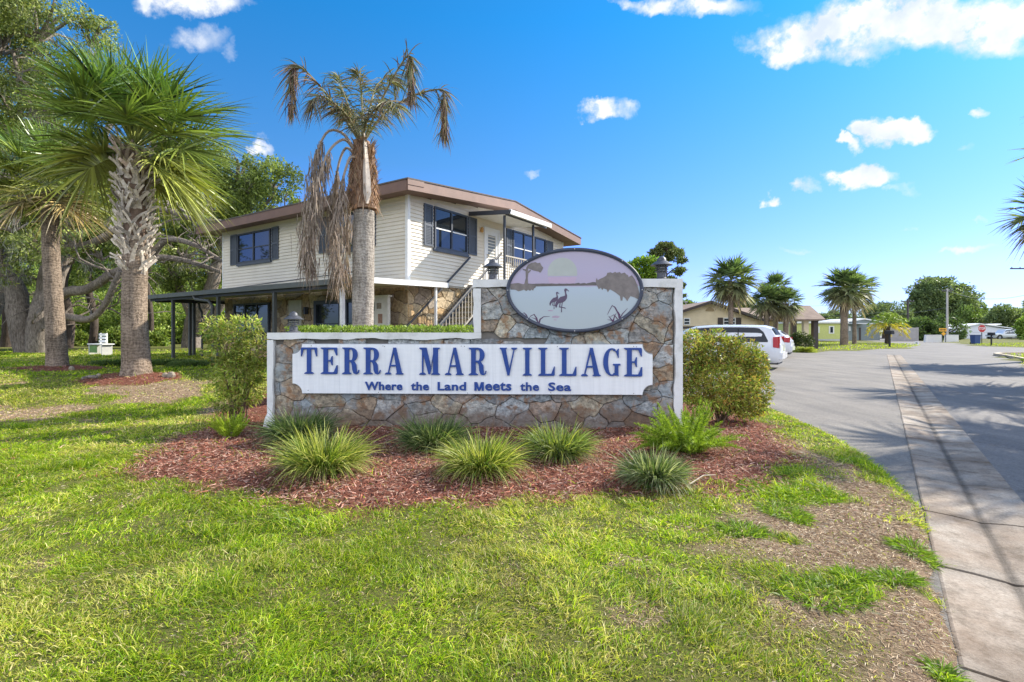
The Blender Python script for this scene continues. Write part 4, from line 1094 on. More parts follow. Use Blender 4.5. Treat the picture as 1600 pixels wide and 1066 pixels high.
# ---- large sabal
c = PALM1; zb_ = float(terrain(*c))
o = empty('sabal_palm', (c[0], c[1], zb_), 0, 'largest fan palm on the left lawn, old leaf boots crisscrossed below its crown', 'palm tree', 'fan palms on the left lawn')
mb = MB(); smooth_tube(mb, [(.0,0,-.1),(.0,0,.25),(-.04,0,1.2),(-.03,0,2.2),(-.02,0,2.9)], [.32,.265,.235,.23,.22], 26, 10, .012, .008); mb.build('trunk', M_ptr, o, True)
mb = MB(); smooth_tube(mb, [(-.02,0,2.2),(-.02,0,3.4),(-.08,0,4.85)], [.19,.22,.19], 16, 5, .03); mb.c = [(.16,.11,.08)]*len(mb.v)
rr = random.Random(4); nb = 120
for i in range(nb):
    t = i/nb; z = 2.12+2.65*t+rr.uniform(-.06,.06); a = i*2.39996+rr.uniform(-.25,.25); R0 = .205+.03*math.sin(t*3.1); cx = -.02-.06*t
    for sgn in (-1, 1):
        aa = a+sgn*.12; tw_ = sgn*rr.uniform(.30, .5)
        L = rr.uniform(.18, .44); n = 5; pts = []; wv_ = rr.uniform(.6, 1.15); b_ = rr.uniform(.85, 1.5)*(1 if rr.random() > .12 else .5); cv_ = (.50*b_, (.44-.06*(t > .8)*rr.random())*b_, (.37-.12*(t > .8)*rr.random())*b_)
        if rr.random() < .10: continue
        for k in range(n):
            s_ = k/(n-1); ang = aa-sgn*.30+tw_*s_*1.25; r = R0-.02+.10*s_+.12*s_*s_*rr.uniform(.3, 1.3)
            pts.append(Vector((cx+r*math.cos(ang), r*math.sin(ang), z+L*s_-.02*s_)))
        for k in range(n-1):
            w0 = .085*(1-.5*k/(n-1)); rad_dir = Vector((math.cos(aa), math.sin(aa), .2))
            mb.bar(pts[k], pts[k+1]+(pts[k+1]-pts[k])*.06, w0*wv_, .028-.004*k, rad_dir, cv_)
mb.build('leaf_boots', M_boot, o)
rng = np.random.default_rng(41)
cols_s = [(.11,.19,.04),(.13,.22,.045),(.17,.25,.05),(.19,.25,.05),(.27,.30,.07)]
V, F, C_ = sabal_crown(rng, (-.06, 0, 4.95), 68, 1.15, 1.2, 46, .046, 84, -22, cols_s, (), 4, True)
npmesh('crown', V, F, M_palm, o, C_)
# dangling spent leaves right under the crown
# ---- smaller sabal
c = PALM2; zb_ = float(terrain(*c))
o = empty('sabal_palm', (c[0], c[1], zb_), 0, 'thinner leaning fan palm with a smooth trunk at the far left of the lawn', 'palm tree', 'fan palms on the left lawn')
mb = MB(); smooth_tube(mb, [(.0,0,-.1),(-.01,0,.2),(-.08,0,1.5),(-.16,0,2.8),(-.2,0,4.4)], [.27,.225,.19,.18,.17], 24, 10, .012, .01); mb.build('trunk', M_ptr, o, True)
V, F, C_ = sabal_crown(rng, (-.2, 0, 4.6), 40, .9, 1.0, 42, .044, 84, -24, cols_s[1:]+[(.36,.33,.08)], [(.38,.28,.12),(.30,.24,.12)])
npmesh('crown', V, F, M_palm, o, C_)

# ---- queen palm with the dead skirt
QY = 9.8; qb = P(566, 590, QY); qz = float(terrain(qb[0], QY))
Q = empty('queen_palm', (qb[0], QY, qz), 0, 'ailing feather palm with ragged drooping crown and hanging brown dead fronds, behind the stone wall', 'palm tree')
def q(px, py, dy=0.0): p = P(px, py, QY+dy); return Vector((p[0]-qb[0], p[1]-QY, p[2]-qz))
mb = MB(); smooth_tube(mb, [q(566,600), q(567,500), q(568,400), q(569,330)], [.215,.20,.205,.19], 26, 12, .01, .012); mb.build('trunk', M_ptr2, Q, True)
mb = MB(); smooth_tube(mb, [q(569,328), q(568,310), q(567,262), q(565,222)], [.24,.23,.19,.15], 18, 6, .05)
rr = random.Random(8)
for i in range(46):
    a = i*2.4; t = i/46; z0 = q(568, 324-92*t); R0 = .21-.07*t; p0 = z0+Vector((R0*math.cos(a), R0*math.sin(a), 0))
    p1 = p0+Vector((.05*math.cos(a)+rr.uniform(-.03,.03), .05*math.sin(a), rr.uniform(.15, .34)))
    mb.bar(p0, p1, .085, .014, Vector((math.cos(a), math.sin(a), .1)))
mb.build('brown_sheath', paint('leaf_sheath', (.27,.17,.11), .9, .45, 9, .6), Q)
mb = MB(); 
sp = [(q(573,318,-.27),.05),(q(573,300,-.285),.15),(q(572,275,-.275),.14),(q(571,250,-.25),.10),(q(570,228,-.21),.07),(q(569,208,-.15),.02)]; vs = []
for c_, w_ in sp: vs += [c_+Vector((-w_/2,.03,0)), c_+Vector((0,-.02,0)), c_+Vector((w_/2,.03,0)), c_+Vector((0,.05,0))]
mb.add(vs, [f for i in range(5) for f in [(4*i+j, 4*i+(j+1)%4, 4*i+4+(j+1)%4, 4*i+4+j) for j in range(4)]]+[(3,2,1,0),(20,21,22,23)])
mb.build('split_spathe', paint('pale_sheath', (.58,.50,.42), .8, .2, 6, .4), Q)
rng = np.random.default_rng(54); k = 900; th = rng.random(k)*6.283; tt = rng.random(k)**.8; ce = np.array([list(q(568, 326-100*t_)) for t_ in tt]); rd = .235-.08*tt
V, F = blades(ce+np.stack([rd*np.cos(th), rd*np.sin(th), 0*th], -1), np.stack([.5*np.cos(th), .5*np.sin(th), rng.choice([-1.0, 1.0], k)*(.6+.6*rng.random(k))], -1), .10+.20*rng.random(k), .022, .25, 3, rng=rng, wp=1.6)
npmesh('sheath_fibres', V, F, M_dead, Q, np.repeat(tints(k, [(.30,.19,.12),(.20,.12,.08),(.42,.31,.22),(.36,.20,.11)], rng, .2), 8, 0))
def catmull(pts, n=24):
    P_ = [Vector(p) for p in pts]; out = []; m = len(P_)-1
    for j in range(n+1):
        s_ = j/n*m; i = min(m-1, int(s_)); t = s_-i
        p0 = P_[max(0, i-1)]; p1 = P_[i]; p2 = P_[i+1]; p3 = P_[min(m, i+2)]
        out.append(.5*((2*p1)+(-p0+p2)*t+(2*p0-5*p1+4*p2-p3)*t*t+(-p0+3*p1-3*p2+p3)*t**3))
    return np.array([list(p) for p in out])
def pinnate(rng, pts, nl, Ll, wl, droop, spread, cols, lo=.12, hi=1.0, segs=4, drp2=.3, tipf=.5):
    C0 = catmull(pts, 40); t = lo+(hi-lo)*rng.random(nl); idx_ = t*40; i0 = np.clip(idx_.astype(int), 0, 39); fr = (idx_-i0)[:, None]
    p = C0[i0]*(1-fr)+C0[i0+1]*fr; tg = norm(C0[i0+1]-C0[i0])
    sd_ = norm(np.cross(tg, np.array([[0, 0, 1.0]])+rng.normal(0, .1, (nl, 3)))); up = np.cross(sd_, tg)
    sg = np.where(rng.random(nl) < .5, -1, 1)[:, None]
    d = tg*(.55+.4*rng.random((nl, 1)))+sd_*sg*spread*(.6+.6*rng.random((nl, 1)))+up*rng.normal(0, .45, (nl, 1)); d[:, 2] -= droop
    L = Ll*(.55+.6*rng.random(nl))*np.where(t > .85, tipf+(1-tipf)*(1-t)/.15, 1)
    V, F = blades(p, d, L, wl, drp2+droop*.5, segs, rng=rng, wp=2.5)
    return V, F, np.repeat(tints(nl, cols, rng, .25), 2*(segs+1), 0)
def rachis(mb, pts, r0, r1): 
    C0 = catmull(pts, 22); mb.tube([tuple(x) for x in C0], [r0+(r1-r0)*i/22 for i in range(23)], 7)
rng = np.random.default_rng(55)
gcol = [(.13,.16,.08),(.17,.18,.11),(.10,.12,.07),(.24,.18,.14),(.25,.24,.08)]
bcol = [(.27,.17,.125),(.20,.13,.10),(.36,.25,.19),(.16,.13,.12),(.19,.18,.09)]
live = [([q(562,222), q(535,180,-.2), q(500,135,-.35), q(470,105,-.4), q(458,112,-.4), q(455,175,-.4)], gcol+bcol+bcol, 1),
        ([q(564,218), q(548,175,.2), q(535,140,.4), q(528,118,.5)], gcol, 0),
        ([q(563,220), q(545,185,-.3), q(520,160,-.6), q(498,150,-.9), q(486,165,-1.1)], gcol+bcol[:2], 0),
        ([q(568,220), q(590,170,-.2), q(612,125,-.3), q(636,88,-.35), q(642,100,-.35), q(643,155,-.35)], gcol+gcol+bcol, 1),
        ([q(568,222), q(600,178,.1), q(645,150,.1), q(690,140,.0), q(694,160,0), q(694,212,0)], gcol+bcol+bcol, 1),
        ([q(566,218), q(578,170,.3), q(588,135,.7), q(610,118,1.0), q(625,130,1.2)], gcol, 0),
        ([q(566,220), q(575,185,-.4), q(600,160,-.9), q(622,165,-1.3)], gcol+bcol[:1], 0),
        ([q(564,220), q(555,185,.5), q(545,170,1.0), q(540,185,1.4)], gcol, 0),
        ([q(566,218), q(566,170,0), q(563,130,0), q(558,112,.0)], gcol, 0)]
for pts, cols, hang in live:
    fr = empty('frond', (0,0,0)) if False else None
    a1 = pinnate(rng, pts, 195, .46, .019, .30, .75, cols, .14, .98)
    pr = [a1]
    if hang:    # the bent tip hangs as a tight tassel
        C0 = catmull(pts, 40); k = 190; t = .74+.26*rng.random(k); i0 = np.clip((t*40).astype(int), 0, 39)
        V, F = blades(C0[i0]+rng.normal(0, .03, (k, 3)), np.stack([rng.normal(0, .13, k), rng.normal(0, .13, k), -np.ones(k)], -1), .16+.22*rng.random(k), .018, .1, 3, rng=rng, wp=2)
        pr.append((V, F, np.repeat(tints(k, bcol, rng, .2), 8, 0)))
    V, F, C_ = merge(pr); f_ = npmesh('frond', V, F, M_dead if hang else M_leaf, Q, C_)
    mb = MB(); rachis(mb, pts, .026, .007); mb.build('rib', paint('rib_green', (.22,.2,.1), .7), f_)
m_rd = paint('rib_dead', (.36,.29,.23), .85)
dead = [([q(553,232,-.1), q(535,208,-.2), q(512,206,-.3), q(496,240,-.35), q(488,300,-.4), q(482,370,-.4), q(484,425,-.4)], .24, 620, .36),
        ([q(552,232,-.15), q(537,218,-.35), q(515,235,-.5), q(500,275,-.55), q(490,330,-.6), q(478,400,-.6)], .19, 480, .32),
        ([q(553,240,.1), q(540,232,.1), q(528,262,.1), q(522,320,.1), q(522,390,.1), q(526,445,.1)], .20, 560, .32),
        ([q(553,246,-.2), q(545,250,-.3), q(534,290,-.35), q(528,350,-.4), q(530,425,-.4)], .17, 360, .30),
        ([q(556,250,.2), q(548,260,.35), q(545,300,.4), q(543,360,.4), q(541,440,.4)], .13, 260, .3),
        ]
for pts, sp_, k, Ll in dead:
    C0 = catmull(pts, 40); t = .42+.58*rng.random(k)**.8; i0 = np.clip((t*40).astype(int), 0, 39)
    spread = sp_*.40*np.sin(np.clip((t-.38)/.62, 0, 1)*2.5)[:, None]
    b = C0[i0]+rng.normal(0, 1, (k, 3))*np.abs(spread)*np.array([1, 1, .4])
    V, F = blades(b, np.stack([rng.normal(0, .18, k), rng.normal(0, .18, k), -np.ones(k)], -1), Ll*(.4+.9*rng.random(k)), .020, .1, 3, rng=rng, wp=2)
    f_ = npmesh('dead_frond', V, F, M_dead, Q, np.repeat(tints(k, [(.36,.28,.22),(.28,.21,.16),(.22,.17,.14),(.46,.38,.31),(.32,.26,.22)], rng, .2), 8, 0))
    mb = MB(); rachis(mb, pts, .03, .01); mb.build('rib', m_rd, f_)

# ---- distant palms
def far_palm(name, px, Y, py_base, py_crown, rpx, trunk_w, lab, seed, cols, dead=(), n=40, z=None, lean=0, el=(85,-62), group='fan palms beyond the parking lot', label_cat='palm tree'):
    p = P(px, py_crown, Y); zb = z if z is not None else float(terrain(p[0], Y)); R_px = rpx*Y/800
    o = empty(name, (p[0], Y, zb), 0, lab, label_cat, group); rng = np.random.default_rng(seed); h = p[2]-zb
    mb = MB(); smooth_tube(mb, [(lean,0,-.1),(lean*.6,0,h*.4),(0,0,h)], [trunk_w*.6,trunk_w*.5,trunk_w*.55], 12, 6, .04); mb.build('trunk', M_ptr, o, True)
    V, F, C_ = sabal_crown(rng, (0, 0, h+.1), int(n*1.6), R_px*.55, R_px*.55, 22, R_px*.062, el[0], el[1], cols, dead, 3)
    npmesh('crown', V, F, M_leaf, o, C_); return o
fc = [(.11,.17,.06),(.13,.19,.07),(.16,.20,.09),(.20,.22,.12),(.26,.25,.16)]
fd = [(.33,.27,.2),(.28,.24,.19)]
far_palm('sabal_palm', 1142, 34, 560, 440, 43, .30, 'single slim fan palm in front of the cream gabled house', 61, fc, fd, 44, el=(85,-65))
far_palm('sabal_palm', 1198, 36, 560, 470, 30, .34, 'short leftmost trunk of the fan palm clump by the porch of the cream house', 62, fc, fd, 34)
far_palm('sabal_palm', 1212, 37, 560, 452, 28, .30, 'tallest middle fan palm of the clump by the porch of the cream house', 63, fc, fd, 32)
far_palm('sabal_palm', 1228, 36, 560, 474, 28, .34, 'right-hand drooping fan palm of the clump touching the porch of the cream house', 64, fc, fd, 34, el=(80,-75))
far_palm('sabal_palm', 1319, 50, 538, 452, 38, .62, 'thick trunked fan palm on the grass island, left of the pair', 65, fc, fd, 46)
far_palm('sabal_palm', 1335, 53, 536, 455, 34, .36, 'slimmer fan palm on the grass island, right of the pair', 66, fc, fd, 42)
# feathery date palm
p = P(1387, 510, 56); o = empty('date_palm', (p[0], 56, float(terrain(p[0], 56))), 0, 'small feathery palm with arching yellow-tipped fronds on the grass island', 'palm tree')
rng = np.random.default_rng(70); h = p[2]-o.location.z; parts = []; mb = MB(); mr = MB()
mb.tube([(0,0,-.1),(0,0,h)], [.28,.22], 10, wob=.08); mb.build('trunk', M_bark_far, o)
for i in range(40):
    t = i/40; el = rad(82-105*t); az = i*2.4; R0 = 1.75
    d = np.array([math.cos(az)*math.cos(el), math.sin(az)*math.cos(el), math.sin(el)])
    pts = [(0,0,h), tuple(np.array([0,0,h])+d*R0*.5+np.array([0,0,.12])), tuple(np.array([0,0,h])+d*R0*.9+np.array([0,0,-.10])), tuple(np.array([0,0,h])+d*R0*1.15+np.array([0,0,-.55]))]
    cl = [(.20,.30,.05),(.28,.36,.06)] if t < .6 else [(.50,.48,.06),(.58,.42,.05)]
    parts.append(pinnate(rng, pts, 60, .42, .05, .12, .7, cl, .2, 1, 2))
V, F, C_ = merge(parts); npmesh('crown', V, F, M_leaf, o, C_)
# ---- roadside palms on the right: one crown reaches into view, the row throws the shadows on the road
def road_palm(x, y, zc, R0, lab, seed, tw=.2, n=40):
    zb = float(terrain(x, y)); o = empty('sabal_palm', (x, y, zb), 0, lab, 'palm tree', 'palms along the right side of the road'); rng = np.random.default_rng(seed)
    mb = MB(); smooth_tube(mb, [(0,0,-.1),(0,0,(zc-zb)*.5),(0,0,zc-zb)], [tw*1.3,tw,tw], 12, 5, .04); mb.build('trunk', M_ptr, o, True)
    V, F, C_ = sabal_crown(rng, (0,0,zc-zb), n, R0*.5, R0*.62, 24, R0*.042, 84, -60, fc, fd, 3); npmesh('crown', V, F, M_leaf, o, C_)
road_palm(27.6, 26.3, 7.7, 2.1, 'fan palm whose drooping crown just reaches in at the right edge of the picture', 81)
road_palm(26.6, 23.2, 6.4, 2.3, 'fan palm beside the road just beyond the right edge of the picture', 82)
road_palm(20.6, 16.8, 7.4, 2.4, 'second fan palm of the row outside the right edge, nearer the viewer', 83)
road_palm(16.1, 10.8, 7.0, 2.5, 'nearest broad fan palm of the row outside the right edge', 84)
road_palm(17.9, 11.4, 6.6, 2.4, 'fan palm standing just behind the nearest broad one outside the right edge', 85)
road_palm(10.1, 8.9, 5.4, .7, 'small fan palm at the near roadside outside the right edge', 86, .14, 26)
# ================================================================== TREES
oakc = [(.16,.22,.06),(.25,.31,.08),(.33,.38,.10),(.11,.15,.045),(.40,.42,.17)]
def limb(mb, pts, r0, r1, n=10, sub=5, rr=random):
    P_ = [Vector(p) for p in pts]
    m = len(P_); rs = [r0+(r1-r0)*i/(m-1) for i in range(m)]
    # crooked path
    for i in range(1, m-1): P_[i] = P_[i]+Vector((rr.uniform(-1,1), rr.uniform(-1,1), rr.uniform(-1,1)))*r0*.35
    return smooth_tube(mb, P_, rs, n, sub, .06, .05)
def twigs(mb, c, r, n, rr, w0):
    for i in range(n):
        a = rr.random()*6.28; el = rr.uniform(-.3, 1.2); d = Vector((math.cos(a)*math.cos(el)*r[0], math.sin(a)*math.cos(el)*r[1], math.sin(el)*r[2]))*rr.uniform(.6, .95)
        c_ = Vector(c); mid = c_+d*.5+Vector((rr.uniform(-.1,.1)*r[0], rr.uniform(-.1,.1)*r[1], rr.uniform(-.05,.15)*r[2]))
        mb.tube([c_-Vector((0,0,r[2]*.3)), mid, c_+d], [w0, w0*.6, w0*.2], 5)
def tree(name, base, trunks, blobs, n, leaf, cols, lab, seed, cat='tree', group=None, moss=0, up=.3, thr=.44, barks=None, tw=4, jit=.2, gnarl=0):
    """trunks: list of (pts, r0, r1) in world; blobs world"""
    o = empty(name, base, 0, lab, cat, group); rr = random.Random(seed); rng = np.random.default_rng(seed); B = Vector(base)
    mb = MB()
    for pts, r0, r1 in trunks:
        path = limb(mb, [Vector(p)-B for p in pts], r0, r1, 12, 5, rr)
        if gnarl:       # crooked side boughs
            for k in range(gnarl):
                q0 = path[rr.randrange(len(path)//3, len(path))]; L = rr.uniform(1.0, 2.8); a = rr.random()*6.28; d = Vector((math.cos(a), math.sin(a)*.7, rr.uniform(-.25, .9))).normalized()
                pp = [q0]; w0 = min(r0*.28, rr.uniform(.035, .085))
                for j in range(6): d = (d+Vector((rr.uniform(-.6,.6), rr.uniform(-.6,.6), rr.uniform(-.45,.5)))).normalized(); pp.append(pp[-1]+d*L/6)
                mb.tube(pp, [w0*(1-.14*j) for j in range(7)], 6)
                for m in range(2):
                    q1 = pp[rr.randrange(2, 6)]; d2 = (d+Vector((rr.uniform(-1,1), rr.uniform(-1,1), rr.uniform(-.6,.8)))).normalized(); p2 = [q1]
                    for j in range(4): d2 = (d2+Vector((rr.uniform(-.6,.6), rr.uniform(-.6,.6), rr.uniform(-.5,.5)))).normalized(); p2.append(p2[-1]+d2*L/8)
                    mb.tube(p2, [w0*.5*(1-.2*j) for j in range(5)], 5)
    bl = [(b[0]-B.x, b[1]-B.y, b[2]-B.z, b[3], b[4], b[5]) for b in blobs]
    for b in bl: twigs(mb, b[:3], b[3:6], tw, rr, min(.10, b[3]*.042))
    mb.build('trunk', barks or M_bark, o, True)
    V, F, C_ = leafcloud(bl, n, leaf, leaf*.5, cols, rng, .35, up, jit, 1.6, thr, .15)
    npmesh('crown', V, F, M_leaf_dense, o, C_)
    if moss:
        ps_ = []
        for k in range(moss):
            b = bl[rng.integers(len(bl))]; v = norm(rng.normal(size=(1, 3)))[0]; v[2] = -abs(v[2])*.8; p = np.array(b[:3])+v*np.array(b[3:6])*.85
            m_ = 16; bb = p+rng.normal(0, .14, (m_, 3)); 
            V, F = blades(bb, np.stack([rng.normal(0,.3,m_), rng.normal(0,.3,m_), -np.ones(m_)], -1), .2+.3*rng.random(m_), .022, .0, 3, rng=rng, wp=2)
            ps_.append((V, F, np.repeat(tints(m_, [(.26,.27,.20),(.20,.21,.16),(.32,.31,.25)], rng, .15), 8, 0)))
        V, F, C_ = merge(ps_); npmesh('hanging_moss', V, F, M_dead, o, C_)
    return o
def PB(px, py, Y, rx, rz, ry=None):     # blob measured in photo pixels at depth Y
    p = P(px, py, Y); k = Y/800; return (p[0], p[1], p[2], rx*k, (ry if ry else (rx+rz)/2*k), rz*k)
OY = 23.0
def gz0(x, y): return float(terrain(x, y))
b0 = P(52, 551, OY); zo = gz0(b0[0], OY)
tree('live_oak', (b0[0], OY, zo),
     [([P(46,560,OY), P(32,500,OY), P(20,455,OY), P(6,410,OY), P(-20,350,OY)], .50, .28),
      ([P(62,560,OY-.2), P(64,500,OY-.2), P(72,450,OY), P(88,395,OY), P(100,330,OY), P(90,250,OY+.5), P(70,160,OY)], .52, .20),
      ([P(72,560,OY+.3), P(86,520,OY+.3), P(90,450,OY+.5), P(115,380,OY+1)], .32, .2),
      ([P(80,470,OY-.2), P(105,455,OY-.4), P(140,450,OY-.8), P(185,425,OY-1.2), P(235,405,OY-1.5), P(290,405,OY-1.5), P(345,425,OY-1.6)], .25, .08),
      ([P(80,490,OY-.2), P(115,497,OY-.6), P(140,497,OY-1), P(162,476,OY-1.2), P(178,448,OY-1.4), P(188,424,OY-1.5)], .17, .11),
      ([P(92,390,OY), P(130,385,OY-.5), P(165,370,OY-1), P(200,345,OY-1.5), P(240,325,OY-2), P(300,345,OY-2), P(345,345,OY-2)], .22, .06),
      ([P(235,405,OY-1.5), P(262,375,OY-1.8), P(300,382,OY-2), P(335,402,OY-2), P(350,410,OY-2)], .15, .05),
      ([P(95,350,OY), P(130,300,OY), P(160,230,OY), P(190,150,OY)], .24, .08), ([P(20,440,OY), P(-10,420,OY-.5), P(-60,400,OY-1)], .25, .1),
      ([P(70,200,OY), P(40,150,OY), P(20,80,OY)], .18, .06), ([P(100,320,OY), P(60,290,OY-1), P(20,280,OY-2)], .2, .06)],
     [PB(60,45,OY,90,60), PB(0,60,OY,90,80), PB(140,60,OY,50,42), PB(20,160,OY+1,90,80), PB(120,160,OY+1,70,60), PB(40,270,OY,75,60), PB(20,350,OY-1.5,55,40), PB(60,385,OY-2,40,26), PB(125,345,OY-1,45,30),
      PB(180,290,OY+1,70,60), PB(250,290,OY+1.5,60,45), PB(160,400,OY-.5,45,22), PB(220,370,OY+.5,40,26), PB(-60,250,OY,80,120), PB(300,330,OY+1,50,26), PB(290,400,OY+.6,40,24), PB(5,420,OY-1.5,30,30)],
     74000, .14, oakc+[(.34,.38,.10)], 'massive forked live oak with mossy limbs sprawling behind the two fan palms', 101, moss=110, tw=9, thr=.53, gnarl=11)
b1 = P(300, 545, 30)
tree('live_oak', (b1[0], 30, gz0(b1[0], 30)),
     [([P(300,552,30), P(305,500,30), P(325,455,30), P(340,400,30), P(360,330,30)], .55, .2), ([P(308,520,30), P(345,480,30), P(370,430,30)], .3, .15), ([P(305,500,30), P(280,440,30), P(270,380,30)], .3, .1), ([P(340,400,30), P(390,350,30), P(430,300,30)], .2, .06)],
     [PB(370,270,30,62,44), PB(425,285,30,44,38), PB(330,310,30,60,45), PB(290,260,31,50,40), PB(395,330,30,60,34), PB(445,325,30.5,24,30), PB(300,380,30,60,40), PB(260,330,31,50,50), PB(270,430,30,40,30), PB(330,430,31,30,30), PB(240,240,31,40,40)],
     52000, .17, [(.15,.20,.05),(.23,.29,.07),(.30,.36,.09),(.10,.14,.04)], 'broad sunlit oak rising behind the left end of the two-storey house', 102, moss=40, gnarl=8, thr=.49)
b2 = P(-40, 548, 27)
tree('live_oak', (b2[0], 27, gz0(b2[0], 27)),
     [([P(-40,556,27), P(-20,500,27), P(0,440,27), P(-10,340,27)], .5, .2)],
     [PB(-40,330,27,80,90), PB(0,240,28,70,80), PB(-70,200,27,90,90), PB(10,430,28,36,26)], 26000, .17, oakc, 'dark trunked oak cut off by the left edge, next to the forked oak', 103, moss=30)
# slimmer woodland trees whose trunks show under the canopy
for i, (px, Y, w_, lab) in enumerate(((142, 33, .24, 'slim dark trunked woodland tree behind the white bench'), (8, 31, .3, 'red-brown trunked tree at the left edge of the woodland'), (232, 36, .2, 'thin woodland tree seen between the large fan palm and the carport'), (105, 29, .28, 'dark trunk close behind the thinner leaning fan palm'))):
    b = P(px, 545, Y); rr = random.Random(i)
    tree('woodland_tree', (b[0], Y, gz0(b[0], Y)), [([P(px,552,Y), P(px+4,500,Y), P(px-4,440,Y), P(px+6,380,Y), P(px,300,Y)], w_, w_*.5)],
         [PB(px,310,Y,55,50), PB(px+30,370,Y,40,34), PB(px-35,350,Y,42,36), PB(px,430,Y+1,30,24)], 12000, .2, oakc[:4], lab, 110+i, 'tree', 'slim trees in the woodland', 10, barks=M_bark_far)
# understory shrubs in the sun behind the trees, each its own plant
usc = [(.19,.28,.05),(.28,.36,.07),(.11,.17,.03),(.36,.42,.10)]
k = 0
for px, py, Y, rx, rz in ((10,505,36,34,34),(62,500,38,38,38),(112,497,37,34,40),(160,500,38,34,40),(205,500,37,34,40),(245,505,38,34,38),(285,508,40,34,34),(325,508,40,34,32),(-30,500,35,36,40),(350,490,42,30,40),(190,455,44,50,40),(120,445,44,50,40),(265,455,44,50,40),(50,440,44,50,44),(185,528,33,22,16),(115,530,34,22,14),(235,533,33,22,14),(10,532,33,20,16)):
    b = P(px, 540, Y); labs = 'sunlit green undergrowth bush at the edge of the woodland'
    x_, y_, z_, a_, b_, c_ = PB(px, py, Y, rx, rz); zb = gz0(x_, Y); rng = np.random.default_rng(200+k)
    o = empty('woodland_bush', (x_, Y, zb), 0, labs, 'bush', 'undergrowth bushes along the woodland edge')
    V, F, C_ = leafcloud([(0,0,z_-zb,a_,b_,c_), (.3*a_,0,(z_-zb)*.5,a_*.8,b_,max(.4,(z_-zb)*.5)), (-.4*a_,0,(z_-zb)*.55,a_*.7,b_,max(.4,(z_-zb)*.5))], 5200, .2, .10, usc, rng, .3, .3, .2, 2, .40)
    npmesh('foliage', V, F, M_leaf, o, C_); mb = MB(); rr = random.Random(k)
    for j in range(5): a = rr.random()*6.28; mb.tube([(.2*math.cos(a),.2*math.sin(a),-.1),(.5*a_*math.cos(a),.3*math.sin(a),(z_-zb)*.9)], [.05,.02], 5)
    mb.build('stems', M_bark_far, o); k += 1
# the deep wood behind: nobody could count it
rng = np.random.default_rng(300); bl = []
for i in range(46):
    px = -160+i*13.5+rng.uniform(-10,10); Y = rng.uniform(50, 62); top = 330+90*rng.random() if px < 340 else 440+30*rng.random()
    bl.append(PB(px, (top+530)/2, Y, 40, (530-top)/2*1.05))
V, F, C_ = leafcloud(bl, 100000, .38, .20, [(.10,.16,.03),(.16,.23,.045),(.06,.10,.02)], rng, .2, .2, .2, 1.2, .40)
tag(npmesh('deep_wood', V, F, M_leaf_dense, None, C_), 'dark green wood closing the view behind the lawn on the left', 'wood', kind='stuff')
# low dark ground cover plants under the palms, by the carport
rng = np.random.default_rng(310)
for i, (px, py, Y, rx, rz, lab) in enumerate(((178,562,14.2,20,11,'dark low fern clump at the left of the row behind the large fan palm'),(262,564,14.6,34,12,'dark strappy ground plant between the large fan palm and the leafy shrub'),(305,566,14.0,26,12,'dark low plant in front of the carport posts'))):
    x_, y_, z_, a_, b_, c_ = PB(px, py, Y, rx, rz); zb = gz0(x_, Y); o = empty('ground_plant', (x_, Y, zb), 0, lab, 'plant', 'low dark plants near the carport')
    n = 2600; a = rng.random(n)*6.28; r0 = np.sqrt(rng.random(n)); base = np.stack([a_*r0*np.cos(a), .35*r0*np.sin(a), 0*a], -1)
    V, F = blades(base, np.stack([np.cos(a)*.8, np.sin(a)*.8, np.ones(n)], -1)+rng.normal(0,.3,(n,3)), .3+.15*rng.random(n), .028, .55, 3, rng=rng, wp=2)
    npmesh('foliage', V, F, M_leaf, o, np.repeat(tints(n, [(.07,.13,.03),(.11,.18,.04),(.16,.2,.06)], rng), 8, 0))
    mb = MB(); mb.lathe([(.1,-.03),(.08,.03),(.02,.06)], 8); mb.build('root_crown', M_stem, o)
# ---- trees beyond the wall and street
pine = [(.10,.15,.05),(.15,.20,.06),(.20,.24,.08),(.26,.27,.10)]
b = P(1040, 540, 60)
tree('pine_tree', (b[0], 60, .0), [([P(1040,545,60), P(1041,470,60), P(1040,420,60), P(1042,388,60)], .28, .08), ([P(1041,430,60),P(1060,415,60)], .1,.04), ([P(1041,480,60),P(1062,470,60)], .1,.04)],
     [PB(1040,388,60,16,9), PB(1026,396,60,12,8), PB(1055,396,60,13,9), PB(1016,408,60,8,5), PB(1064,406,60,9,6), PB(1045,404,60,9,5), PB(1061,424,60,11,6), PB(1052,441,60,8,5), PB(1048,436,60,9,4), PB(1066,446,60,6,4), PB(1062,474,60,8,4), PB(1066,462,60,6,3), PB(1030,415,60,8,5)], 9000, .26, pine, 'tall thin pine with tufted crown behind the right corner lamp', 401, up=.4, tw=5, barks=M_bark_far)
b = P(1000, 540, 52)
tree('broadleaf_tree', (b[0], 52, .0), [([P(1000,545,52), P(1000,480,52), P(1002,430,52)], .3, .12)], [PB(1003,428,52,28,26), PB(982,432,52,18,18), PB(1022,440,52,14,18), PB(1000,460,52,30,20)], 15000, .30, [(.20,.34,.03),(.30,.42,.05),(.13,.23,.03)], 'bright green rounded tree behind the right end of the oval board', 402, barks=M_bark_far)
b = P(1075, 540, 75)
tree('broadleaf_tree', (b[0], 75, .0), [([P(1072,545,75), P(1072,500,75), P(1072,480,75)], .3, .12)], [PB(1072,482,75,18,13), PB(1060,490,75,14,16)], 5000, .4, [(.16,.26,.04),(.24,.33,.06)], 'small rounded tree crown over the left slope of the cream house roof', 403, barks=M_bark_far)
b = P(1165, 540, 80)
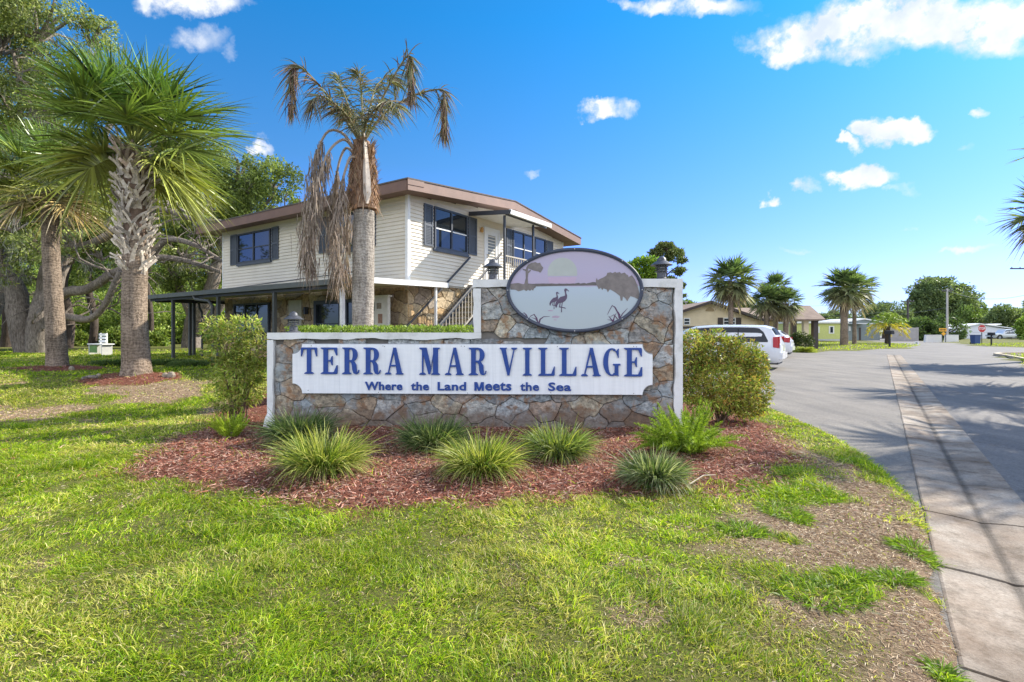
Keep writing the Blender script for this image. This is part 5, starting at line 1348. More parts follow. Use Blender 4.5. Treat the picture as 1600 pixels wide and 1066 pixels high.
tree('broadleaf_tree', (b[0], 80, .0), [([P(1165,545,80), P(1165,490,80)], .3, .12)], [PB(1160,474,80,16,9), PB(1150,482,80,12,8)], 4000, .4, oakc[:4], 'dark distant tree crown above the cream house roof between two palms', 404, barks=M_bark_far)
fcol = [(.15,.21,.08),(.21,.28,.10),(.28,.34,.13),(.11,.15,.07)]
spec = [(1295, 110, [(1290,503,28,13),(1272,508,16,10),(1312,500,20,14)], 8000, 'dark bushy tree behind the yellow-green mobile home', fcol),
        (1380, 110, [(1385,490,32,18),(1365,498,22,16),(1405,500,18,16),(1345,508,20,12)], 10000, 'broad tree behind the grey gabled house and the feathery palm', fcol),
        (1475, 118, [(1470,456,46,22),(1505,470,30,22),(1445,476,26,16),(1480,490,52,30),(1435,497,24,22),(1520,498,28,22),(1445,452,18,12),(1452,440,14,7),(1480,440,14,8),(1500,452,14,9),(1434,462,12,8),(1525,482,14,10),(1428,480,10,8)], 36000, 'tallest spreading tree behind the double arrow sign', fcol),
        (1440, 84, [(1438,520,36,22),(1412,524,20,18),(1462,522,20,18),(1480,515,24,22)], 16000, 'dense vine covered tree mass behind the white barriers', [(.10,.16,.05),(.15,.22,.06),(.07,.11,.04)]),
        (1512, 112, [(1512,508,22,26),(1530,505,14,20),(1495,515,16,22),(1540,510,12,16)], 9000, 'ragged mid green tree left of the white building roof', [(.2,.28,.07),(.13,.2,.05)]),
        (1575, 105, [(1575,496,28,19),(1555,505,20,16),(1600,500,26,20),(1590,508,24,14)], 12000, 'rounded olive tree behind the white building', fcol),
        (1608, 78, [(1606,512,14,18),(1616,500,16,16),(1608,530,10,8)], 7000, 'bright green tree cut by the right edge beside the white building', [(.2,.3,.05),(.3,.4,.07)]),
        (1555, 125, [(1552,505,18,12),(1535,500,14,12)], 5000, 'distant pale green tree between the two larger ones on the right', fcol),
        (1650, 95, [(1650,490,40,30)], 9000, 'tree beyond the right edge behind the street', fcol), (1240, 150, [(1240,505,30,10)], 4000, 'low far tree behind the porch roof', fcol), (1335,130,[(1335,507,30,10)],4000,'far dark tree between the two homes', fcol)]
for i, (px, Y, bb, n, lab, cc) in enumerate(spec):
    b = P(px, 540, Y); main = bb[0]
    tree('broadleaf_tree', (b[0], Y, 0.0), [([P(px,535,Y), P(px+2,515,Y), P(main[0],main[1],Y)], .4, .15), ([P(px+1,522,Y), P(main[0]+main[2]*.5,main[1],Y)], .22, .08)],
         [PB(x_, y_, Y+random.uniform(-2,2), a, c_) for x_, y_, a, c_ in bb], n, .0045*Y, cc, lab, 420+i, 'tree', 'trees beyond the street', thr=.48, barks=M_bark_far)

# trees standing left of the frame; the shaded windows mirror them
tree('live_oak', (-31, 15, .4), [([(-31,15,.3),(-31.4,15,3),(-30.6,15.4,6)], .45, .2)], [(-31,15,7,3.2,3.5,2.6),(-29.5,17,5.5,2.2,2.4,1.8),(-32,12.5,6,2.5,2.8,2.2),(-31,16,3.2,2,2,1.3)], 15000, .22, oakc, 'oak standing left of the picture, mirrored in the long side windows', 601)
tree('live_oak', (-30, 23, .4), [([(-30,23,.3),(-30.4,23,3),(-29.6,23.4,6)], .4, .2)], [(-30,23,6.5,3.0,3.2,2.6),(-29,25,5,2.2,2.4,1.8),(-30,21,3.6,2,2,1.5)], 12000, .22, oakc, 'second oak left of the picture, standing behind the mirrored one', 602)
# ================================================================== TWO-STOREY HOUSE
# local frame: x runs along the sunlit gable side, y along the shaded long side, corner nearest the viewer at 0,0
HG = .42
H = empty('two_storey_house', (-2.85, 14.0, HG), math.atan2(.834, .552), 'cream sided two-storey house with low brown roof and outside stair, behind the stone wall', 'house')
LX, LY = 9.01, 9.64; ZS0, ZS1 = 2.78, 5.16; RIDGE = LX/2; RZ = .095       # roof slope
def hb(): return MB(HG)
m_sid, nt, out = new_mat('cream_siding'); tc = N(nt, 'TexCoord').outputs['Object']; n = noise(nt, tc, 1.5, 6, .6); n2 = noise(nt, tc, 22, 4)
c = ramp(nt, n.outputs[0], [(.3, (.69,.63,.52)), (.7, (.77,.71,.60))]).outputs[0]
principled(nt, out, c, .55, 0, .3, n2.outputs[0], .08, .005)
def roofz(x): return ZS1+RZ*(RIDGE-abs(x-RIDGE))
mb = hb(); bh = .105; z = ZS0
while z < 5.7:
    # long side: boards in the plane x=0 (normal -x), lapped
    if z < ZS1: mb.add([(-.028,-.02,z),(-.028,LY+.02,z),(-.004,LY+.02,z+bh),(-.004,-.02,z+bh),(.0,-.02,z),(.0,LY+.02,z)], [(0,1,2,3),(4,5,1,0)])
    if z < ZS1: mb.add([(-.02,LY+.018,z),(LX,LY+.018,z),(LX,LY+.004,z+bh),(-.02,LY+.004,z+bh)], [(0,1,2,3)])
    if z < ZS1: mb.add([(LX+.018,-.02,z),(LX+.018,LY,z),(LX+.004,LY,z+bh),(LX+.004,-.02,z+bh)], [(0,1,2,3)])
    zz = z+bh/2; x0, x1 = -.02, LX+.02
    if zz > ZS1:
        q = (zz-ZS1)/RZ; x0, x1 = q, LX-q
    if x1 > x0: mb.add([(x0,-.028,z),(x1,-.028,z),(x1,-.004,z+bh),(x0,-.004,z+bh),(x0,0,z),(x1,0,z)], [(0,1,2,3),(4,5,1,0)])
    z += bh
mb.build('siding', m_sid, H)
mb = hb(); mb.box(.0, LX, .0, LY, ZS0-.05, ZS1-.02); mb.build('upper_wall', paint('sheathing', (.5,.46,.38)), H)
mb = hb(); mb.box(-.05, .05, -.05, .05, ZS0, ZS1); mb.box(-.03, .045, LY-.02, LY+.03, ZS0, ZS1); mb.box(LX-.04, LX+.03, -.03, .05, ZS0, ZS1); mb.build_each('corner_trim', M_white, H)
# stone ground floor
def rock_shader(name, scale=3.4):
    m, nt, out = new_mat(name); tc = N(nt, 'TexCoord').outputs['Object']
    nw = noise(nt, tc, 3, 3); wv = mix(nt, .10, tc, nw.outputs['Color'])
    v1 = N(nt, 'TexVoronoi'); v1.inputs['Scale'].default_value = scale; nt.links.new(wv, v1.inputs[0])
    v2 = N(nt, 'TexVoronoi'); v2.feature = 'DISTANCE_TO_EDGE'; v2.inputs['Scale'].default_value = scale; nt.links.new(wv, v2.inputs[0])
    s_ = N(nt, 'SeparateColor'); nt.links.new(v1.outputs['Color'], s_.inputs[0]); n = noise(nt, tc, 14, 7, .7)
    c = ramp(nt, s_.outputs[0], [(0, (.22,.15,.09)), (.3, (.38,.28,.16)), (.55, (.48,.40,.28)), (.8, (.30,.29,.27)), (1, (.5,.36,.2))]).outputs[0]
    c = mix(nt, 1, c, ramp(nt, n.outputs[0], [(.3, (.6,)*3), (.7, (1.3,)*3)]).outputs[0], 'MULTIPLY')
    e = ramp(nt, v2.outputs[0], [(0, (0,)*3), (.05, (1,)*3)]).outputs[0]
    c = mix(nt, e, (.10,.075,.05), c)
    h = math_(nt, 'ADD', math_(nt, 'MULTIPLY', ramp(nt, v2.outputs[0], [(0, (0,)*3), (.12, (1,)*3)]).outputs[0], 1.0), math_(nt, 'MULTIPLY', n.outputs[0], .4))
    principled(nt, out, c, .9, 0, .25, h, .9, .05); return m
M_hstone = rock_shader('house_stone')
plx = lambda a, y, z: (a, .04+y, z); ply = lambda a, y, z: (.04+y, a, z)
hc = [(.40,.30,.17),(.52,.43,.29),(.33,.24,.14),(.45,.38,.26),(.34,.30,.25),(.50,.36,.20)]
mb = hb(); mb.box(.05, LX-.03, .05, LY-.03, HG-.3, ZS0-.02); mb.build('ground_floor_wall', paint('dark_mortar', (.11,.09,.07), .95), H)
mb = stones(.03, 5.0, HG-.1, ZS0-.02, .36, .27, plx, 21, hc, .010, .03); mb2 = stones(.03, LY-.05, HG-.1, ZS0-.02, .36, .27, ply, 22, hc, .010, .03)
mb.add(mb2.v, mb2.f); mb.c[-len(mb2.v):] = mb2.c; mb.dz = HG
m_hs, nt, out = new_mat('tan_fieldstone'); a = N(nt, 'Attribute'); a.attribute_name = 'Col'; tc = N(nt, 'TexCoord').outputs['Object']; n = noise(nt, tc, 13, 7, .7)
c = mix(nt, 1, a.outputs['Color'], ramp(nt, n.outputs[0], [(.3, (.55,.52,.5)), (.7, (1.35,1.3,1.25))]).outputs[0], 'MULTIPLY'); principled(nt, out, c, .9, 0, .2, n.outputs[0], .9, .03)
mb.build('fieldstone_facing', m_hs, H)
# roof
m_roof = paint('shingles', (.13,.115,.105), .95, .25, 18, .5); m_fas = paint('brown_fascia', (.20,.115,.085), .6, .15, 3, .15); m_soff = paint('brown_soffit', (.16,.10,.075), .75, .1, 5)
ov = .6; xe0, xe1, ye0, ye1 = -ov, LX+ov, -ov, LY+ov+.3
def rz_(x, off=0): return ZS1+.03+RZ*(RIDGE-abs(x-RIDGE))+off
mb = hb()
for (xa, xb) in ((xe0, RIDGE), (RIDGE, xe1)):
    mb.add([(xa,ye0,rz_(xa,.20)),(xb,ye0,rz_(xb,.20)),(xb,ye1,rz_(xb,.20)),(xa,ye1,rz_(xa,.20)),(xa,ye0,rz_(xa,.236)),(xb,ye0,rz_(xb,.236)),(xb,ye1,rz_(xb,.236)),(xa,ye1,rz_(xa,.236))],
           [(0,1,2,3),(4,7,6,5),(0,4,5,1),(2,6,7,3),(0,3,7,4),(1,5,6,2)])
mb.build('roof', m_roof, H)
mb = hb()
def slab(mb, xa, xb, ya, yb, lo, hi):
    mb.add([(xa,ya,rz_(xa,lo)),(xb,ya,rz_(xb,lo)),(xb,yb,rz_(xb,lo)),(xa,yb,rz_(xa,lo)),(xa,ya,rz_(xa,hi)),(xb,ya,rz_(xb,hi)),(xb,yb,rz_(xb,hi)),(xa,yb,rz_(xa,hi))],
           [(0,3,2,1),(4,5,6,7),(0,1,5,4),(1,2,6,5),(2,3,7,6),(3,0,4,7)])
for (xa, xb) in ((xe0+.03, RIDGE), (RIDGE, xe1-.03)):
    slab(mb, xa, xb, ye0+.02, ye0+.06, -.075, .198); slab(mb, xa, xb, ye1-.06, ye1-.02, -.075, .198)
slab(mb, xe0+.02, xe0+.06, ye0+.06, ye1-.06, -.075, .198); slab(mb, xe1-.06, xe1-.02, ye0+.06, ye1-.06, -.075, .198)
slab(mb, xe0+.01, xe0+.62, ye0+.005, ye0+.02, .06, .199); 
mb.build('fascia', m_fas, H)
mb = hb()
for (xa, xb) in ((xe0+.06, RIDGE), (RIDGE, xe1-.06)): slab(mb, xa, xb, ye0+.06, ye1-.06, -.06, -.03)
mb.build('soffit', m_soff, H)
# openings.  face 'x' = long shaded side (plane x=0, along y), face 'y' = sunlit side (plane y=0, along x)
M_dkf = paint('dark_blue_grey_frame', (.045,.055,.075), .5, .1); M_shut = paint('slate_shutter', (.075,.09,.115), .55, .12)
m_glass, nt, out = new_mat('window_glass')
p_ = principled(nt, out, (.015,.02,.025), .03, 0, .6); p_.inputs['IOR'].default_value = 1.5
m_curt = paint('curtain', (.42,.41,.38), .8, .2, 4)
def FX(d, a, z): return (-d, a, z)
def FY(d, a, z): return (a, -d, z)
def fbox(mb, F_, a0, a1, z0, z1, d0, d1):
    p = F_(d0, a0, z0); q = F_(d1, a1, z1)
    mb.box(min(p[0], q[0]), max(p[0], q[0]), min(p[1], q[1]), max(p[1], q[1]), z0, z1)
def window(F_, a0, a1, z0, z1, panes=2, mid=True, sill=True, frame=None, fr=.055):
    w_ = hb(); f_ = fr; fbox(w_, F_, a0, a1, z1-f_, z1, -.01, .075); fbox(w_, F_, a0, a1, z0, z0+f_, -.01, .075); fbox(w_, F_, a0, a0+f_, z0+f_, z1-f_, -.01, .075); fbox(w_, F_, a1-f_, a1, z0+f_, z1-f_, -.01, .075)
    for k in range(1, panes):
        m = a0+(a1-a0)*k/panes; fbox(w_, F_, m-.03, m+.03, z0+f_, z1-f_, -.01, .07)
    wo_ = w_.build('window', frame or M_dkf, H)
    g = hb(); fbox(g, F_, a0+f_, a1-f_, z0+f_, z1-f_, .029, .040); g.build('pane', m_glass, wo_)
    if mid:
        s_ = hb(); zm = (z0+z1)/2-.02; fbox(s_, F_, a0+f_, a1-f_, zm-.018, zm+.018, .041, .060); s_.build('meeting_rail', M_white if mid == 'w' else M_dkf, wo_)
    if sill:
        s_ = hb(); fbox(s_, F_, a0-.04, a1+.04, z0-.09, z0-.003, -.01, .09); s_.build('sill', M_shut, wo_)
    return wo_
def shutter(F_, a0, a1, z0, z1):
    s_ = hb(); fbox(s_, F_, a0, a0+.05, z0, z1, -.01, .06); fbox(s_, F_, a1-.05, a1, z0, z1, -.01, .06)
    for z in (z0, (z0+z1)/2-.03, z1-.06): fbox(s_, F_, a0+.05, a1-.05, z, z+.06, -.01, .058)
    z = z0+.08
    while z < z1-.1:
        fbox(s_, F_, a0+.05, a1-.05, z, z+.028, .0, .046); z += .045
    fbox(s_, F_, a0+.04, a1-.04, z0+.01, z1-.01, -.012, .032)
    s_.build('shutter', M_shut, H)
# long side upstairs
window(FX, 6.47, 8.55, 3.86, 4.93, 2, True); shutter(FX, 8.62, 9.06, 3.84, 4.95); shutter(FX, 6.02, 6.40, 3.84, 4.95)
window(FX, 1.72, 3.35, 3.86, 4.93, 2, True); shutter(FX, 3.42, 3.82, 3.84, 4.95); shutter(FX, 1.25, 1.65, 3.84, 4.95)
# sunlit side upstairs
window(FY, 1.02, 2.55, 3.82, 5.03, 2, 'w'); shutter(FY, .60, .96, 3.84, 5.03); shutter(FY, 2.62, 3.04, 3.84, 5.03)
window(FY, 5.15, 6.62, 3.84, 5.02, 2, 'w'); window(FY, 6.66, 7.5, 3.84, 5.02, 1, 'w'); shutter(FY, 4.74, 5.09, 3.84, 5.02); shutter(FY, 7.6, 8.1, 3.84, 5.02)
# upstairs door
d_ = hb(); fbox(d_, FY, 3.45, 3.52, 2.9, 4.86, -.01, .06); fbox(d_, FY, 4.24, 4.31, 2.9, 4.86, -.01, .06); fbox(d_, FY, 3.52, 4.24, 4.78, 4.86, -.01, .06)
fbox(d_, FY, 3.52, 3.66, 2.9, 4.78, -.01, .04); fbox(d_, FY, 4.10, 4.24, 2.9, 4.78, -.01, .04); fbox(d_, FY, 3.66, 4.10, 2.9, 3.75, -.01, .039); fbox(d_, FY, 3.66, 4.10, 4.62, 4.78, -.01, .039)
do = d_.build('door', M_white, H); g = hb(); fbox(g, FY, 3.66, 4.10, 3.75, 4.62, -.005, .02); g.build('door_screen', paint('screen', (.22,.23,.21), .5), do)
g = hb(); g.tube([FY(.04, 3.60, 3.85), FY(.09, 3.60, 3.85), FY(.09, 3.60, 3.95), FY(.04, 3.60, 3.95)], .012, 6); g.build('door_handle', paint('brass', (.5,.36,.14), .35, metallic=.8), do)
g = hb(); g.lathe([(.02,0),(.05,.03),(.055,.14),(.02,.18)], 10, (3.27, -.09, 4.62)); g.box(3.24, 3.30, -.06, -.01, 4.66, 4.72); g.build('porch_light', paint('amber_glass', (.55,.30,.08), .3), H)
# ground floor openings on the long side
window(FX, 6.55, 8.8, 1.15, 2.40, 3, False, True)
b_ = hb(); fbox(b_, FX, 4.75, 5.45, HG+.1, 2.42, -.03, .03); b_.build('beige_door', paint('beige_door', (.50,.46,.34), .6), H)
window(FX, 2.72, 4.06, .95, 2.36, 1, True, True, None, .12); window(FX, 1.55, 2.55, .95, 2.36, 1, True, True, None, .10)
g = hb(); g.box(-.13, -.02, 4.42, 4.50, 1.95, 2.18); g.build('wall_sconce', M_dkf, H)
g = hb(); g.tube([(-.03,LY-.6,3.0),(-.03,2.2,3.17),(-.03,2.15,3.25)], .012, 6); g.build('cable', M_dkf, H)
# ---- landing, awning, stair on the sunlit side
m_met = paint('dark_metal', (.04,.045,.055), .5); m_alum = paint('white_aluminium', (.74,.74,.72), .45); m_cream = paint('cream_rail', (.46,.41,.33), .55); m_tread = paint('concrete_tread', (.24,.22,.19), .9)
g = hb(); g.box(2.6, 6.6, -1.32, -.02, 2.72, 2.86); g.build('landing', m_tread, H)
g = hb(); zi, zo_ = 5.10, 4.97
def aw(y, off): return zi+(zo_-zi)*(-y)/1.55+off
for k in range(9):
    xa = 2.68+k*.27; xb = xa+.262
    g.add([(xa,-.03,aw(-.03,0)),(xb,-.03,aw(-.03,0)),(xb,-1.55,aw(-1.55,0)),(xa,-1.55,aw(-1.55,0)),(xa,-.03,aw(-.03,.05)),(xb,-.03,aw(-.03,.05)),(xb,-1.55,aw(-1.55,.05)),(xa,-1.55,aw(-1.55,.05))],
          [(0,3,2,1),(4,5,6,7),(0,1,5,4),(1,2,6,5),(2,3,7,6),(3,0,4,7)])
awn = g.build('awning', m_alum, H)
g = hb(); g.box(2.64, 5.16, -1.62, -1.56, zo_-.05, zo_+.09); g.build('awning_gutter', m_alum, awn)
g = hb(); g.bar((2.655,-.03,5.12),(2.655,-1.62,4.98), .03, .13); g.bar((2.69,-1.42,4.935),(5.13,-1.42,4.935), .05, .045); g.build('awning_edge', m_met, awn)
for xx in (2.74, 4.42): g = hb(); g.box(xx-.03, xx+.03, -1.36, -1.30, 2.86, 4.92); g.build('awning_post', m_met, H)
# stair: 12 treads falling toward the viewer
run0, run1, zt0, zt1 = 2.6, -.15, 2.80, HG+.15; ns = 13
g = hb()
for i in range(ns):
    t = (i+.5)/ns; x = run0+(run1-run0)*t; z = zt0+(zt1-zt0)*(i+1)/(ns+.5); g.box(x-.14, x+.12, -1.2, -.12, z-.05, z)
g.build('stair_treads', m_tread, H)
for yy in (-.10, -1.24):
    g = hb(); g.bar((run0+.05,yy,zt0-.12),(run1-.1,yy,zt1-.2), .05, .26); g.build('stair_stringer', m_met, H)
def rail(y, mat, bal=True, bot=True):
    g = hb(); hz = .93; g.bar((run0,y,zt0+hz),(run1-.2,y,zt1+hz-.12), .045, .045)
    if bot: g.bar((run0,y,zt0+.12),(run1-.2,y,zt1+.02), .035, .035)
    if bal:
        n = 22
        for i in range(n):
            t = (i+.5)/n; x = run0+(run1-.2-run0)*t; z = zt0+(zt1-.1-zt0)*t; g.box(x-.009, x+.009, y-.009, y+.009, z+.12, z+hz-.02)
    return g
rail(-1.27, m_cream).build('stair_railing', m_cream, H)
g = rail(-.12, m_met, False, False); g.build('stair_railing', m_met, H)
g = hb(); g.bar((2.65,-1.275,zt0+.96),(-.3,-1.275,zt1+.85), .05, .04); g.build('handrail', m_met, H)
g = hb(); g.box(2.78, 6.58, -1.30, -1.26, 3.70, 3.74); g.box(2.78, 6.58, -1.295, -1.265, 2.94, 2.97)
x = 2.86
while x < 6.5: g.box(x-.009, x+.009, -1.289, -1.271, 2.97, 3.70); x += .115
g.box(6.54, 6.58, -1.26, -.03, 3.70, 3.74); x = -.15
while x > -1.2: g.box(6.551, 6.569, x-.009, x+.009, 2.86, 3.70); x -= .115
g.build('landing_railing', m_cream, H)
for xx, yy in ((6.3,-1.2),(2.8,-1.2)): g = hb(); g.box(xx-.045, xx+.045, yy-.045, yy+.045, HG-.2, 2.72); g.build('landing_post', m_cream, H)
# ---- carport roof wrapping the long side
m_cpt = paint('grey_green_fascia', (.12,.13,.12), .5, .1); m_cps = paint('white_panel_ceiling', (.62,.58,.50), .6, .06); m_post = paint('grey_green_post', (.075,.08,.075), .5)
g = hb()
def cpz(x): return 2.66+.03*(x+2.0)
def cps(g, xa, xb, ya, yb, lo, hi):
    g.add([(xa,ya,cpz(xa)+lo),(xb,ya,cpz(xb)+lo),(xb,yb,cpz(xb)+lo),(xa,yb,cpz(xa)+lo),(xa,ya,cpz(xa)+hi),(xb,ya,cpz(xb)+hi),(xb,yb,cpz(xb)+hi),(xa,yb,cpz(xa)+hi)],[(0,3,2,1),(4,5,6,7),(0,1,5,4),(1,2,6,5),(2,3,7,6),(3,0,4,7)])
y = -.40
while y < 11.0:
    cps(g, -1.96, -.05, y, min(11.06, y+.295), -.075, -.03); y += .3
y = 9.72
while y < 11.0:
    cps(g, -.05, 5.6, y, min(11.06, y+.295), -.075, -.03); y += .3
cps(g, -.05, 1.14, -.40, -.05, -.075, -.03)
cr = g.build('carport_roof', m_cps, H)
g = hb(); cps(g, -2.03, -1.97, -.46, 11.14, -.10, .035); cps(g, -1.97, 5.6, 11.07, 11.13, -.10, .035); g.build('carport_fascia', m_cpt, cr)
g = hb(); cps(g, -1.965, 1.17, -.46, -.405, -.10, .04); cps(g, 1.15, 1.19, -.40, -.03, -.10, .035); g.build('carport_side_trim', m_alum, cr)
g = hb(); g.bar((-1.9,10.6,2.50),(5.5,10.6,2.62), .06, .12); g.bar((-1.86,-.3,2.53),(-1.86,11.0,2.53), .06, .10); g.build('carport_beam', m_met, cr)
posts = [(-1.86,9.3),(-1.86,6.3),(-1.86,3.28),(-1.86,.38),(-.6,10.9),(-.6,10.6),(3.0,10.9),(.73,-.36)]
for x, y in posts:
    wx = -2.85+.552*x-.834*y; wy = 14+.834*x+.552*y; g = hb(); w2 = .045 if y > 0 else .03
    g.box(x-w2, x+w2, y-w2, y+w2, HG-.3, 2.48 if y > 0 else cpz(x)-.08); g.build('carport_post', m_alum if (x, y) == (-1.86,.38) or y < 0 else m_post, H)
g = hb(); g.tube([(-1.98,7.6,2.55),(-1.98,7.5,2.44),(-1.93,6.75,2.36),(-1.90,6.6,2.2),(-1.90,6.55,HG)], .05, 10); g.build('downspout', m_post, H)
g = hb(); g.tube([(-.5,10.45,2.5),(-.5,10.4,2.3),(-.5,10.2,2.1),(-.5,10.2,HG)], .04, 8); g.build('downspout', m_post, H)
# notice case standing at the corner under the carport edge
def hw(x, y): return (-2.85+.552*x-.834*y, 14+.834*x+.552*y)
bx, by = hw(-.35, .78)
nb_ = empty('notice_case', (bx, by, HG), math.atan2(.834, .552), 'white framed notice case with pinned pictures in front of the stone ground floor', 'notice board')
g = MB(); g.box(-.05, .05, -.42, .42, .55, 1.92); g.box(-.07,.07,-.47,.47,1.92,1.97); g.build('case', paint('case_white', (.60,.58,.50), .6), nb_)
g = MB(); g.box(-.04,.04,-.36,-.28,-.1,.55); g.box(-.04,.04,.28,.36,-.1,.55); g.build('legs', M_white, nb_)
for i, (y0, y1, z0, z1, c) in enumerate(((.08,.30,1.55,1.8,(.18,.22,.18)),(-.18,.0,1.6,1.76,(.25,.2,.13)),(.10,.28,1.32,1.5,(.3,.33,.33)),(.1,.27,1.1,1.28,(.2,.24,.22)),(-.22,-.05,1.2,1.46,(.28,.16,.1)))):
    g = MB(); g.box(-.056, -.05, y0, y1, z0, z1); g.build('pinned_picture', paint('pinned_%d' % i, c, .6, .4, 20), nb_)
# white garden bench in the left distance
b = P(157, 551, 20.5); o = empty('garden_bench', (b[0], 20.5, gz0(b[0], 20.5)), rad(-28), 'small white slatted bench with green side panel on the lawn under the oak', 'bench')
g = MB()
for z in (.42,): g.box(-.6,.6,-.2,.22,z,z+.04)
g.build('seat', M_white, o)
g = MB(); g.box(-.6,-.05,.2,.22,.50,.60); g.box(-.6,-.05,.2,.22,.64,.73); g.box(-.6,-.05,.2,.22,.77,.86); g.box(-.6,-.54,.235,.27,.0,.88); g.box(-.11,-.05,.235,.27,.0,.88); g.build('backrest', M_white, o)
for x in (-.5, .5): g = MB(); g.box(x-.03,x+.03,-.18,.18,0,.42); g.build('leg', paint('bench_leg', (.5,.5,.47)), o)
g = MB(); g.box(-.46,.1,-.17,-.155,.10,.38); g.build('side_panel', paint('green_panel', (.12,.24,.06), .6), o)
# pale edging stones and a curved edging log on the palm beds
for i, (px, py, s_, lab) in enumerate(((268,586,.075,'pale stub of wood at the right of the large fan palm bed'),(154,595,.045,'small pale stone at the left tip of the large fan palm bed'),(112,580,.06,'pale stone beside the thinner leaning fan palm'),(258,588,.055,'squat broken edging block beside the large fan palm'))):
    Y_ = 11.0 if i != 2 else 12.7; Y_ -= .2; x_ = (px-800)/800*Y_; z_ = float(terrain(x_, Y_)); g = MB()
    g.lathe([(s_*1.0,-.03),(s_*1.1,.04),(s_*.8,s_*1.2),(s_*.3,s_*1.5)], 7)
    g.v = [(a+x_+random.uniform(-.01,.01), b_*.8+Y_, c_+z_) for a, b_, c_ in g.v]
    tag(g.build('edging_stone', paint('pale_stone', (.30,.25,.19), .9, .2, 12, .5)), lab, 'stone')
g = MB(); pts = []
for k in range(9):
    t = k/8; px = 128+ (152-128)*t; Y_ = 10.55+.12*math.sin(t*3); x_ = (px-800)/800*Y_; pts.append((x_, Y_, float(terrain(x_, Y_))+.03))
g.tube(pts, [.02]+[.035]*7+[.02], 8, wob=.1); tag(g.build('edging_log', M_bark), 'dark curved edging log at the left of the large fan palm bed', 'log')
